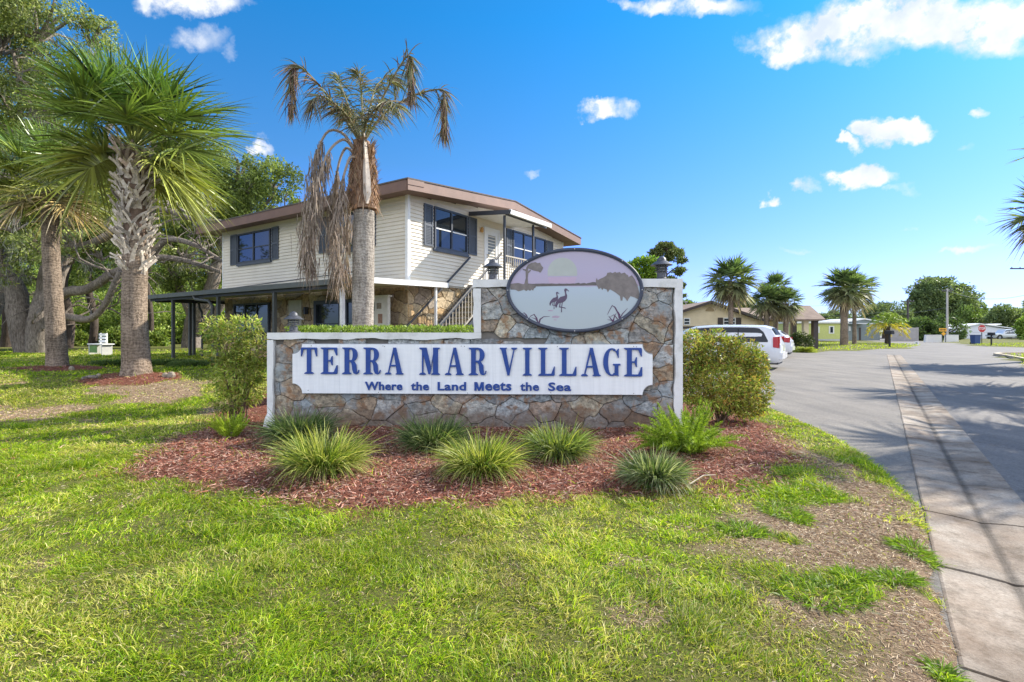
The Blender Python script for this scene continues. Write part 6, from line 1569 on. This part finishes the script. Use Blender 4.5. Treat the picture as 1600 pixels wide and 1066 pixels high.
# ================================================================== CARS
m_car, nt, out = new_mat('white_car_paint'); p_ = principled(nt, out, (.74,.76,.80), .25, 0, .5); p_.inputs['Coat Weight'].default_value = .6
m_cglass, nt, out = new_mat('tinted_car_glass'); p_ = principled(nt, out, (.012,.02,.035), .16, 0, .3); p_.inputs['IOR'].default_value = 1.45
m_lens = paint('red_tail_lens', (.45,.02,.02), .2, .1, 20); m_tyre = paint('tyre_rubber', (.02,.02,.02), .85); m_rim = paint('alloy_rim', (.4,.41,.43), .3, metallic=.7); m_blk = paint('black_trim', (.02,.02,.022), .6)
def car(name, loc, rz, lab, st, wr, wxs, hw0, glass_x, rear_i, tail):
    o = empty(name, loc, rz, lab, 'car', 'white cars parked beside the cream house')
    # st: (x, zlow, zbelt, zroof, hw_body, hw_roof)
    rings = []
    for x, zl, zb, zr, hb_, hr in st:
        zr = max(zr, zb+.01); r = [(-hb_*.86, zl), (-hb_*.97, zl+.10), (-hb_, zl+.30), (-hb_, zb-.12), (-hb_*.975, zb), (-(hb_*.55+hr*.45), zb+(zr-zb)*.5), (-hr, zr-.06*min(1, (zr-zb)/.3)), (-hr*.8, zr-.008), (0, zr+.012)]
        rings.append([(x, a, z) for a, z in r]+[(x, -a, z) for a, z in r[-2::-1]])
    m = len(rings[0]); vs = [p for r in rings for p in r]; fs = []
    for i in range(len(rings)-1):
        for j in range(m-1): fs.append((i*m+j, i*m+j+1, (i+1)*m+j+1, (i+1)*m+j))
        fs.append((i*m+m-1, i*m, (i+1)*m, (i+1)*m+m-1))
    fs.append(tuple(range(m))); fs.append(tuple(reversed([(len(rings)-1)*m+j for j in range(m)])))
    mb = MB(); mb.add(vs, fs); body = mb.build('body', m_car, o, True)
    def at(x):
        for i in range(len(st)-1):
            if st[i][0] <= x <= st[i+1][0]:
                t = (x-st[i][0])/(st[i+1][0]-st[i][0]); return [st[i][k]+(st[i+1][k]-st[i][k])*t for k in range(6)]
        return list(st[-1])
    for sg in (-1, 1):
        mb = MB(); k = 22; vs = []
        for i in range(k+1):
            x = glass_x[0]+(glass_x[1]-glass_x[0])*i/k; _, zl, zb, zr, hb_, hr = at(x)
            zr = max(zr, zb+.02); ef = min(1, (i/k)/.10, (1-i/k)/.22)**.5; z0 = zb+.03; z1 = zb+.03+(zr-.13-zb)*(.12+.88*ef)
            for z in (z0, z1):
                f_ = min(1, max(0, (z-zb)/(zr-zb))); w_ = hb_*.975+(hb_*.55+hr*.45-hb_*.975)*f_*2 if f_ < .5 else (hb_*.55+hr*.45)+(hr-(hb_*.55+hr*.45))*(f_-.5)*2
                vs.append((x, sg*(w_+.012), z)); 
        mb.add(vs, [(2*i, 2*i+1, 2*i+3, 2*i+2) for i in range(k)]); mb.build('side_windows', m_cglass, o)
        g = MB()
        for xx in glass_x[2:]:
            _, zl, zb, zr, hb_, hr = at(xx); g.bar((xx, sg*(hb_*.985+.012), zb+.02), (xx+.03, sg*(hr*.6+hb_*.4+.022), zr-.14), .03, .02, (0,sg,0))
        g.build('window_pillars', m_blk, o)
        mb = MB(); x0, x1, z0, z1 = tail; hb_ = at(x0+.05)[4]
        vs = []
        for i in range(6):
            x = x0-.02+(x1-x0)*i/5; w_ = at(max(x, st[0][0]))[4]*(1.0 if i else .99)+.014
            vs += [(x, sg*w_, z0+.04*i/5), (x, sg*(w_-.03), z1-.02*i/5)]
        mb.add(vs, [(2*i, 2*i+1, 2*i+3, 2*i+2) for i in range(5)])
        b = len(mb.v); mb.add([(x0-.035, sg*hb_*.985, z0), (x0-.035, sg*hb_*.72, z0+.03), (x0-.02, sg*hb_*.76, z1), (x0-.005, sg*hb_*.965, z1)], [(0,1,2,3)])
        mb.build('tail_light', m_lens, o)
    a, b = st[rear_i], st[rear_i+1]; mb = MB()
    def rp(f, sx): x = a[0]+(b[0]-a[0])*f; z = a[3]+(b[3]-a[3])*f; w_ = (a[5]+(b[5]-a[5])*f)*.86*sx; return (x-.02, w_, z+.012)
    mb.add([rp(.08,-1), rp(.08,1), rp(.9,1), rp(.9,-1)], [(0,1,2,3)]); mb.build('rear_window', m_cglass, o)
    mb = MB(); x0 = st[0][0]; mb.box(x0-.07, x0+.12, -hw0*.93, hw0*.93, .42, .66); mb.build('rear_bumper', m_car, o)
    mb = MB(); mb.box(x0-.075, x0-.07, -.16, .16, .72, .84); mb.build('licence_plate', paint('plate', (.5,.52,.5), .5), o)
    mb = MB(); mb.box(st[0][0]+.1, st[-1][0]-.15, -hw0*.84, hw0*.84, .2, .34); mb.build('underbody', m_blk, o)
    for x in wxs:
        for sg in (-1, 1):
            w_ = MB(); y0, y1 = sorted((sg*(hw0-.2), sg*(hw0+.012))); prof = [(wr*.62, y0), (wr*.96, y0), (wr, y0+.03), (wr, y1-.03), (wr*.96, y1), (wr*.62, y1)]
            n = 26; vs = [(x+r*math.cos(2*math.pi*k/n), y, wr+r*math.sin(2*math.pi*k/n)) for r, y in prof for k in range(n)]; fs = []
            for i in range(len(prof)-1):
                for k in range(n): fs.append((i*n+k, i*n+(k+1)%n, (i+1)*n+(k+1)%n, (i+1)*n+k))
            w_.add(vs, fs); wh = w_.build('wheel', m_tyre, o, True)
            r_ = MB(); yo = y1-.01 if sg > 0 else y0+.01; 
            for k in range(9):
                aa = 2*math.pi*k/9; r_.bar((x, yo-sg*.02, wr), (x+wr*.6*math.cos(aa), yo-sg*.01, wr+wr*.6*math.sin(aa)), .05, .02, (0,1,0))
            vs = [(x+wr*.63*math.cos(2*math.pi*k/n), yo-sg*.045, wr+wr*.63*math.sin(2*math.pi*k/n)) for k in range(n)]; r_.add(vs, [tuple(range(n))])
            r_.build('rim', m_rim, wh)
            ar = MB(); n = 20; vs = []
            for k in range(n+1):
                a_ = math.pi*(-.06+1.12*k/n)
                for rr_, yy in ((wr*1.2, sg*(hw0+.004)), (wr*1.02, sg*(hw0+.004))): vs.append((x+rr_*math.cos(a_), yy, wr+rr_*math.sin(a_)))
            ar.add(vs, [(2*k, 2*k+1, 2*k+3, 2*k+2) for k in range(n)]); ar.build('wheel_arch', m_blk, o)
    return o
van_st = [(-2.56,.40,.92,.98,.86,.84),(-2.50,.28,1.0,1.10,.93,.88),(-2.40,.26,1.04,1.34,.97,.84),(-2.2,.25,1.05,1.66,.985,.80),(-1.95,.25,1.05,1.74,.99,.78),(-1.0,.24,1.04,1.77,.995,.78),(0,.24,1.02,1.77,.995,.78),(.7,.24,1.0,1.72,.995,.77),(1.1,.24,.99,1.60,.99,.74),(1.5,.25,.98,1.34,.98,.70),(1.85,.26,.97,1.08,.97,.66),(2.2,.27,.90,.96,.94,.6),(2.45,.32,.74,.80,.86,.55),(2.55,.40,.6,.64,.7,.5)]
va = math.atan2(.548, -.836)
vdir = Vector((-.836, .548))
vc = Vector((10.75, 20.75))+vdir*2.35
car('minivan', (vc.x, vc.y, -.10), va, 'white minivan with dark tinted windows, parked nose-in just behind the right shrub', van_st, .34, (-1.72, 1.45), .985, (-2.12, 1.55, -1.05, .15, 1.0), 2, (-2.5,-2.28,.84,1.30))
suv_st = [(-2.2,.45,.9,.95,.80,.78),(-2.12,.30,.98,1.06,.88,.80),(-1.95,.27,1.02,1.28,.91,.76),(-1.6,.26,1.03,1.54,.92,.70),(-1.2,.26,1.02,1.63,.92,.70),(-.3,.25,1.0,1.66,.92,.70),(.4,.25,.98,1.60,.92,.68),(.8,.25,.97,1.42,.91,.65),(1.25,.26,.96,1.06,.9,.62),(1.8,.28,.86,.92,.87,.58),(2.1,.34,.66,.72,.78,.5),(2.2,.42,.55,.6,.66,.45)]
sc_ = Vector((16.1, 29.6))+vdir*2.1
car('hatchback', (sc_.x, sc_.y, -.10), va, 'smaller white hatchback with a dark red wraparound tail light, parked beyond the minivan', suv_st, .33, (-1.35, 1.35), .91, (-1.7, 1.0, -.6, .3), 2, (-2.12,-1.75,.86,1.16))

# ================================================================== FAR BUILDINGS
m_tan = paint('cream_stucco', (.74,.62,.42), .8, .08, 1.5); m_shing = paint('brown_shingle', (.25,.18,.14), .9, .2, 3); m_dkbr = paint('dark_brown_trim', (.06,.045,.04), .6)
CH = empty('cream_house', (19.0, 42.0, .0), rad(0), 'low cream stucco house with a broad brown gable, seen over the minivan roof', 'house')
def cb(): return MB(0)
# gable end faces the street corner; u measured from px on the plane Y=42
def cu(px): return (px-800)/800*42-19.0
def cz(py): return CAMZ+(518-py)/800*42
g = cb(); g.box(cu(1030), cu(1186), 0, 9, -.2, cz(501.5)); g.prism([(cu(1024), cz(501.5)), (cu(1188), cz(501.5)), (cu(1108), cz(473.8))], lambda a, b, d: (a, d, b), 0, 9); g.build('wall', m_tan, CH)
g = cb()
def rslab(g, p, q, y0, y1, th):
    (a, b), (c, d) = p, q; g.add([(a,y0,b),(c,y0,d),(c,y1,d),(a,y1,b),(a,y0,b+th),(c,y0,d+th),(c,y1,d+th),(a,y1,b+th)], [(0,3,2,1),(4,5,6,7),(0,1,5,4),(1,2,6,5),(2,3,7,6),(3,0,4,7)])
rslab(g, (cu(1018), cz(502)), (cu(1108), cz(472.5)), -.5, 9.4, .12); rslab(g, (cu(1108), cz(472.5)), (cu(1192), cz(501.5)), -.5, 9.4, .12)
rf = g.build('roof', m_shing, CH)
g = cb(); rslab(g, (cu(1018), cz(504)), (cu(1108), cz(474.5)), -.56, -.5, .22); rslab(g, (cu(1108), cz(474.5)), (cu(1192), cz(503.5)), -.56, -.5, .22); g.build('barge_board', m_dkbr, rf)
g = cb(); g.prism([(cu(1103)+.0, cz(486.5))]+[(cu(1109)+.35*math.cos(rad(a)), cz(486.5)+.32*math.sin(rad(a))) for a in range(0, 181, 20)], lambda a, b, d: (a, d, b), -.05, -.01); g.build('gable_vent', paint('vent_tan', (.35,.26,.14)), CH)
def fwin(parent, x0, x1, z0, z1, y, sh=True, frame=None):
    g = cb(); g.box(x0, x1, y-.06, y, z0, z1); w_ = g.build('window', frame or M_white, parent)
    g = cb(); nP = max(1, int((x1-x0)/.7)); pw = (x1-x0-.08)/nP
    for k in range(nP):
        for (a, b) in ((z0+.08, (z0+z1)/2-.03), ((z0+z1)/2+.03, z1-.08)): g.box(x0+.06+k*pw, x0+k*pw+pw-.0, y-.075, y-.061, a, b)
    g.build('pane', m_glass, w_)
    if sh:
        for a in (x0-.45, x1+.05): g = cb(); g.box(a, a+.40, y-.07, y, z0, z1); g.build('shutter', m_dkbr, parent)
fwin(CH, cu(1130), cu(1149), cz(508), cz(496.5), 0); fwin(CH, cu(1068), cu(1078), cz(508), cz(497), 0, False)
# wing to the right, roof falling toward the street, small porch gable with posts
g = cb(); g.box(cu(1186)-.1, cu(1232), 1.6, 8.6, -.2, cz(499)); g.build('wing_wall', m_tan, CH)
g = cb(); g.add([(cu(1180),.9,cz(500)),(cu(1246),.9,cz(500)),(cu(1246),5,cz(479)),(cu(1150),5,cz(479)),(cu(1180),.9,cz(500)+.12),(cu(1246),.9,cz(500)+.12),(cu(1246),5,cz(479)+.12),(cu(1150),5,cz(479)+.12),(cu(1246),9.4,cz(499)),(cu(1150),9.4,cz(499)),(cu(1246),9.4,cz(499)+.12),(cu(1150),9.4,cz(499)+.12)],
      [(0,3,2,1),(4,5,6,7),(0,1,5,4),(1,2,6,5),(3,0,4,7),(3,2,8,9),(7,11,10,6),(9,8,10,11)]); g.build('wing_roof', m_shing, CH)
g = cb()
g.box(cu(1186)+.02, cu(1186)+.6, 1.5, 1.56, cz(513), cz(499)-.1); g.build('window', m_dkbr, CH)
PX0, PX1 = cu(1236), cu(1257)
g = cb(); yq0, yq1 = -2.2, 1.2; ym = -.5; xr = PX1+.15; zt_, za = cz(500), cz(480)
g.add([(cu(1215),ym,za),(xr,ym,za),(xr,yq0-.4,zt_-.1),(cu(1215),yq0-.4,zt_-.1),(xr,yq1+.4,zt_-.1),(cu(1215),yq1+.4,zt_-.1)]+[(cu(1215),ym,za+.1),(xr,ym,za+.1),(xr,yq0-.4,zt_),(cu(1215),yq0-.4,zt_),(xr,yq1+.4,zt_),(cu(1215),yq1+.4,zt_)],
      [(0,3,2,1),(0,1,4,5),(6,7,8,9),(6,11,10,7),(1,2,8,7),(1,7,10,4),(3,9,8,2),(4,10,11,5),(0,6,9,3),(0,5,11,6)]); pr_ = g.build('porch_roof', m_shing, CH)
g = cb(); g.add([(PX1,yq0,zt_-.1),(PX1,yq1,zt_-.1),(PX1,ym,za-.12),(PX1-.1,yq0,zt_-.1),(PX1-.1,yq1,zt_-.1),(PX1-.1,ym,za-.12)], [(0,1,2),(5,4,3),(0,3,4,1),(1,4,5,2),(2,5,3,0)]); g.build('porch_gable', paint('pale_gable', (.6,.56,.45)), pr_)
for x, y in ((PX1-.35, yq0+.2), (PX1-.35, yq1-.2), (cu(1240)-.2, yq0+.2)):
    g = cb(); g.box(x-.18, x+.18, y-.18, y+.18, -.1, zt_-.1); g.build('porch_post', m_dkbr if x > cu(1245) else m_tan, CH)
g = cb(); g.tube([(cu(1091),3,cz(474)),(cu(1091),3,cz(468))], .04, 6); g.box(cu(1091)-.15, cu(1091)+.15, 2.9, 3.1, cz(469.5), cz(468)); g.build('roof_pipe', paint('pipe_grey', (.4,.4,.4)), CH)
# dark awning roof of a small store near the wall corner
ST = empty('white_shed', (12.55, 38.0, 0), rad(0), 'small white shed with dark flat roof, in front of the cream house', 'shed')
g = cb(); g.box(-1.6, .75, 0, 2, -.1, 1.55); g.build('wall', paint('shed_white', (.6,.6,.58)), ST); g = cb(); g.box(-1.8, 1.0, -.3, 2.3, 1.6, 1.78); g.build('roof', m_dkbr, ST); g = cb(); g.box(-.2,.45,-.03,-.001,-.1,1.4); g.build('door', paint('shed_door', (.45,.46,.46)), ST)
# plants beside the porch
for i, (px, Y, w_, h_, cols, lab) in enumerate(((1252, 38, .55, .75, [(.06,.09,.03),(.10,.13,.04)], 'dark bushy shrub at the foot of the porch posts'),(1258, 36.5, .62, .62, [(.42,.44,.08),(.28,.36,.06)], 'yellow-green spiky plant in front of the porch'))):
    p = P(px, 540, Y); o = empty('porch_plant', (p[0], Y, gz0(p[0], Y)), 0, lab, 'plant'); rng = np.random.default_rng(500+i)
    if i: 
        n = 700; a = rng.random(n)*6.28; V, F = blades(np.zeros((n,3)), np.stack([np.cos(a), np.sin(a), .3+1.6*rng.random(n)], -1), 1.05, .06, .35, 4, rng=rng); npmesh('foliage', V, F, M_leaf, o, np.repeat(tints(n, cols, rng), 10, 0))
    else:
        V, F, C_ = leafcloud([(0,0,h_*.8,w_*1.6,w_,h_)], 3000, .14, .07, cols, rng); npmesh('foliage', V, F, M_leaf, o, C_)
    g = MB(); g.tube([(0,0,-.1),(0,0,.5)], [.06,.03], 6); g.build('stem', M_bark_far, o)
# yellow-green mobile home
YM = 66.0
def my(px): return (px-800)/800*YM
def mz(py): return CAMZ+(518-py)/800*YM
MH = empty('mobile_home', (my(1290), YM, .1), 0, 'long yellow-green mobile home with white flat roof behind the grass island', 'house'); ox = my(1290)
def mbx(a, b, y0, y1, c, d, nm, mat, par=None, dz=.1): g = MB(dz); g.box(my(a)-ox, my(b)-ox, y0, y1, mz(c), mz(d)); return g.build(nm, mat, par or MH)
mbx(1236, 1322, 0, 5, 530, 505.5, 'wall', paint('lime_siding', (.55,.58,.20), .6)); mbx(1234, 1324, -.3, 5.3, 505.4, 502.5, 'roof', m_alum); mbx(1237, 1321, -.02, 4.9, 532.5, 530, 'skirting', paint('skirt', (.5,.5,.5)))
for a, b, c, d in ((1256,1260,518,512),(1274,1278,519,512),(1297,1301,520,511)):
    g = MB(.1); g.box(my(a)-ox-.18, my(b)-ox+.18, -.05, -.001, mz(c)-.12, mz(d)+.12); w_ = g.build('window', M_white, MH); g = MB(.1); g.box(my(a)-ox, my(b)-ox, -.08, -.051, mz(c), mz(d)); g.build('pane', m_glass, w_)
YG = 80.0
def gy_b(px): return (px-800)/800*YG-(1350-800)/800*YG
def gzz(py): return CAMZ+(518-py)/800*YG
GH = empty('grey_house', ((1350-800)/800*YG, YG, 0), 0, 'grey-blue gabled mobile home with white roof edge behind the pair of island palms', 'house')
m_gry = paint('grey_siding', (.22,.26,.26), .7)
g = MB(); g.box(gy_b(1318), gy_b(1375), 0, 8, 0, gzz(504)); g.prism([(gy_b(1318), gzz(504)), (gy_b(1375), gzz(504)), (gy_b(1349), gzz(499.5))], lambda a, b, d: (a, d, b), 0, 8); g.build('wall', m_gry, GH)
g = MB(); rslab(g, (gy_b(1316), gzz(504.5)), (gy_b(1349), gzz(499.3)), -.3, 8.3, .2); rslab(g, (gy_b(1349), gzz(499.3)), (gy_b(1378), gzz(504.5)), -.3, 8.3, .2); g.build('roof', m_alum, GH)
g = MB(); g.box(gy_b(1324), gy_b(1346), -2.5, -.01, gzz(506.5), gzz(505.5)); g.build('porch_awning', m_alum, GH); g = MB(); g.box(gy_b(1342), gy_b(1345), -.05, -.001, 0, gzz(512)); g.build('door', m_dkbr, GH)
g = MB(); g.box(gy_b(1326), gy_b(1329), -.05, -.001, gzz(517), gzz(510)); g.build('window', M_white, GH)
# wooden fence right of it
FN = empty('board_fence', ((1405-800)/800*78, 78, 0), 0, 'grey board fence between the grey home and the vine covered trees', 'fence'); g = MB()
for k in range(36): x = -1.7+k*.13; g.box(x, x+.12, 0, .03, -.1, 2.0+random.uniform(-.03,.03))
g.build('boards', paint('grey_boards', (.36,.34,.33), .9, .2, 2), FN); g = MB()
for x in (-1.7, .6, 2.9): g.box(x-.06, x+.06, .03, .15, -.1, 2.0)
g.build('posts', paint('grey_posts', (.28,.27,.26)), FN)
# white hall on the far right
YW = 92.0; o0 = (1555-800)/800*YW
def wx_(px): return (px-800)/800*YW-o0
def wz_(py): return CAMZ+(518-py)/800*YW
WH = empty('white_hall', (o0, YW, 0), 0, 'wide low white building with shallow pitched white roof beyond the stop sign', 'building')
m_wh = paint('white_metal_wall', (.72,.74,.80), .6, .04)
g = MB(); g.box(wx_(1494), wx_(1592), 0, 12, -.1, wz_(515)); g.prism([(wx_(1494), wz_(515)), (wx_(1580), wz_(515)), (wx_(1529), wz_(507.5))], lambda a, b, d: (a, d, b), 0, 12); g.build('wall', m_wh, WH)
g = MB(); rslab(g, (wx_(1490), wz_(514.6)), (wx_(1529), wz_(506.9)), -.4, 12.4, .18); rslab(g, (wx_(1529), wz_(506.9)), (wx_(1584), wz_(514.6)), -.4, 12.4, .18); rslab(g, (wx_(1560), wz_(511)), (wx_(1590), wz_(507)), 3, 12.4, .18); g.build('roof', m_alum, WH)
g = MB(); g.box(wx_(1500), wx_(1590), -.03, -.001, wz_(519.5), wz_(519)); g.build('wall_seam', paint('seam_grey', (.5,.5,.55)), WH)
for a, b, c, d in ((1504,1508,530,522),(1586,1590,536,526)): g = MB(); g.box(wx_(a), wx_(b), -.06, -.031, wz_(c), wz_(d)); g.build('doorway', m_gry, WH)
# white barriers
for i, (a, b, lab) in enumerate(((1446,1472.5,'longer left-hand white barrier wall at the end of the street'),(1478,1498,'shorter right-hand white barrier wall at the end of the street'))):
    Yb = 71.0; x0, x1 = (a-800)/800*Yb, (b-800)/800*Yb; o = empty('barrier_wall', ((x0+x1)/2, Yb, -.1), rad(0), lab, 'barrier', 'white barriers at the street end'); h_ = (x1-x0)/2
    g = MB(); g.prism([(-h_,0),(h_,0),(h_,.98),(-h_+.12,.98)], lambda p_1, q_1, d: (p_1, d, q_1), 0, .35); g.build('wall', paint('barrier_white', (.74,.73,.70), .7, .06), o)
    g = MB(); g.box(-h_+.16, h_+.02, -.03, .38, .98, 1.03); g.build('cap', m_wh, o)
# stop sign
Ys = 58.0; xs = (1534-800)/800*Ys; zs = gz0(xs, Ys); o = empty('stop_sign', (xs, Ys, zs), rad(0), 'red octagonal stop sign on a dark post before the white building', 'sign')
zc = CAMZ+(518-513.5)/800*Ys-zs; g = MB(); g.box(-.035,.035,-.02,.02,-.2,zc+.2); g.build('post', m_met, o)
oc = [(.47*math.cos(rad(22.5+45*k)), .47*math.sin(rad(22.5+45*k))+zc) for k in range(8)]; oc2 = [(a*.93, (b-zc)*.93+zc) for a, b in oc]
f3 = lambda a, b, d: (a, d, b)
g = MB(); g.prism(oc, f3, -.021, -.030); g.build('plate', paint('sign_white', (.8,.8,.8), .4), o); g = MB(); g.prism(oc2, f3, -.0305, -.034); g.build('red_face', paint('sign_red', (.5,.02,.02), .4, .05), o)
text_mesh('STOP', -.35, .35, zc-.16, zc+.16, -.0345, -.038, 'lettering', paint('sign_letter_white', (.8,.8,.8), .4), o, .02)
# double arrow sign with yellow plate
Ya = 69.5; xa_ = (1473-800)/800*Ya; o = empty('arrow_sign', (xa_, Ya, -.1), 0, 'yellow board with a black double-headed arrow above a smaller yellow plate, between the barriers', 'sign')
zc = CAMZ+(518-515.5)/800*Ya+.1; g = MB()
for x in (-.05, .42): g.box(x-.04, x+.04, 0, .05, -.2, zc+.2)
g.build('posts', m_met, o); m_yel = paint('sign_yellow', (.85,.42,.03), .45, .05)
g = MB(); g.box(-.50,.50,-.03,0,zc-.22,zc+.22); g.build('board', m_yel, o)
g = MB(); g.prism([(-.40,zc),(-.22,zc+.15),(-.22,zc+.05),(.22,zc+.05),(.22,zc+.15),(.40,zc),(.22,zc-.15),(.22,zc-.05),(-.22,zc-.05),(-.22,zc-.15)], f3, -.034, -.0305); g.build('arrow', m_blk, o)
g = MB(); g.prism([(.1,zc-.28),(.42,zc-.52),(.1,zc-.80),(-.22,zc-.52)], f3, -.03, -.001); g.build('lower_plate', m_yel, o)
# utility poles and wires
def pole(px, Y, ptop, w_, col, lab, arm):
    x = (px-800)/800*Y; z1 = CAMZ+(518-ptop)/800*Y; o = empty('utility_pole', (x, Y, 0), 0, lab, 'utility pole', 'utility poles along the cross street')
    g = MB(); g.tube([(0,0,-.3),(0,0,z1)], [w_, w_*.75], 10); g.build('pole', col, o)
    g = MB(); g.box(-arm, arm, -.06, .06, z1-.45, z1-.3); g.build('crossarm', m_dkbr, o)
    g = MB()
    for k in (-1, -.5, .5, 1): g.lathe([(.05,0),(.06,.08),(.02,.15)], 8, (k*arm*.92, 0, z1-.3))
    g.build('insulators', paint('insulator', (.3,.3,.32), .4), o); return (x, Y, z1)
a1 = pole(1480, 80, 451, .17, paint('pale_pole', (.48,.45,.42), .85), 'tall pale utility pole in front of the tallest spreading tree', .8)
a2 = pole(1418.5, 100, 468, .22, m_dkbr, 'dark utility pole rising between the feathery palm and the tallest tree', 1.2)
a3 = pole(1607, 62, 415, .17, m_dkbr, 'utility pole at the right edge with its crossarm reaching into view', 2.2)
a4 = (-10, 150, 14)
def wire(p, q, sag, lab, r=.02):
    g = MB(); pts = [(p[0]+(q[0]-p[0])*t, p[1]+(q[1]-p[1])*t, p[2]+(q[2]-p[2])*t-sag*4*t*(1-t)) for t in [i/20 for i in range(21)]]; g.tube(pts, r, 4)
    tag(g.build('power_line', m_wire), lab, 'power line', 'overhead power lines')
m_wire = paint('wire', (.16,.17,.19), .7)
wire((a1[0], a1[1], a1[2]-.3), (a3[0], a3[1], a3[2]-3.5), .9, 'overhead wire sagging between the pale pole and the right edge')
wire((a1[0], a1[1], a1[2]-3), (a2[0]-30, 110, a2[2]-2.6), 1.5, 'overhead wire running left from the pale pole past the dark pole')
wire((a2[0], a2[1], a2[2]-.4), (30, 130, a2[2]-.3), .6, 'upper faint wire running left from the dark pole above the homes', .018)
wire((a2[0], a2[1], a2[2]-2.2), (30, 130, a2[2]-4.0), .6, 'lower faint wire running left from the dark pole above the homes', .025)
# mailboxes, bin, small sign
def mailbox(px, Y, lab, col, s_=1.0):
    x = (px-800)/800*Y; o = empty('mailbox', (x, Y, gz0(x, Y)), rad(12), lab, 'mailbox'); o.scale = (s_,)*3
    g = MB(); g.box(-.05,.05,-.05,.05,-.1,1.0); g.build('post', m_blk, o)
    g = MB(); pr = [(-.14,1.0),(.14,1.0),(.14,1.15)]+[(.14*math.cos(rad(k)), 1.15+.14*math.sin(rad(k))) for k in range(0,181,20)]+[(-.14,1.15)]
    g.prism(pr, f3, -.28, .28); g.build('box', col, o)
mailbox(1390, 46, 'black mailbox on a post at the front of the grass island', m_blk, 1.15); mailbox(1549, 52, 'dark mailbox beyond the street, right of the stop sign', m_blk, 1.0)
x = (1524-800)/800*57; o = empty('wheelie_bin', (x, 57, gz0(x, 57)), 0, 'blue wheeled bin beside the stop sign', 'bin'); g = MB()
g.prism([(-.28,.05),(.28,.05),(.34,.95),(-.34,.95)], f3, -.3, .3); g.build('body', paint('bin_blue', (.03,.07,.2), .5), o); g = MB(); g.box(-.37,.37,-.34,.36,.95,1.02); g.build('lid', paint('lid_blue', (.02,.05,.15), .5), o)
g = MB(); g.bar((-.3,.3,.08),(.3,.3,.08),.16,.16); g.build('wheels', m_blk, o)
x = (1432-800)/800*58; o = empty('yard_sign', (x, 58, gz0(x, 58)), 0, 'little white yard sign at the right end of the grass island', 'sign'); g = MB(); g.box(-.25,.25,-.01,.01,.12,.5); g.build('panel', M_white, o); g = MB(); g.box(-.2,-.18,0,.01,-.1,.12); g.box(.18,.2,0,.01,-.1,.12); g.build('stakes', m_met, o)
g = MB(); g.box(-.12,.12,-.014,-.0105,.22,.4); g.build('grey_print', m_gry, o)
# white pickup behind the stop sign
def simple_pick(px, Y, lab):
    x = (px-800)/800*Y; st = [(-2.6,.45,.98,1.0,.86,.8),(-.9,.4,1.0,1.02,.9,.82),(-.85,.4,1.0,1.6,.9,.72),(-.4,.4,1.0,1.72,.9,.7),(.5,.4,1.0,1.7,.9,.7),(1.1,.4,1.0,1.1,.9,.72),(2.3,.42,.95,1.0,.88,.7),(2.6,.5,.8,.85,.8,.6)]
    return car('pickup_truck', (x, Y, .0), rad(182), lab, st, .4, (-1.7, 1.75), .9, (-.75, .95, .1), 1, (-2.55,-2.4,.8,1.0))
o = simple_pick(1570, 86, 'white pickup truck parked in front of the white building beyond the stop sign'); o['group'] = 'vehicles by the white building'; o['category'] = 'truck'
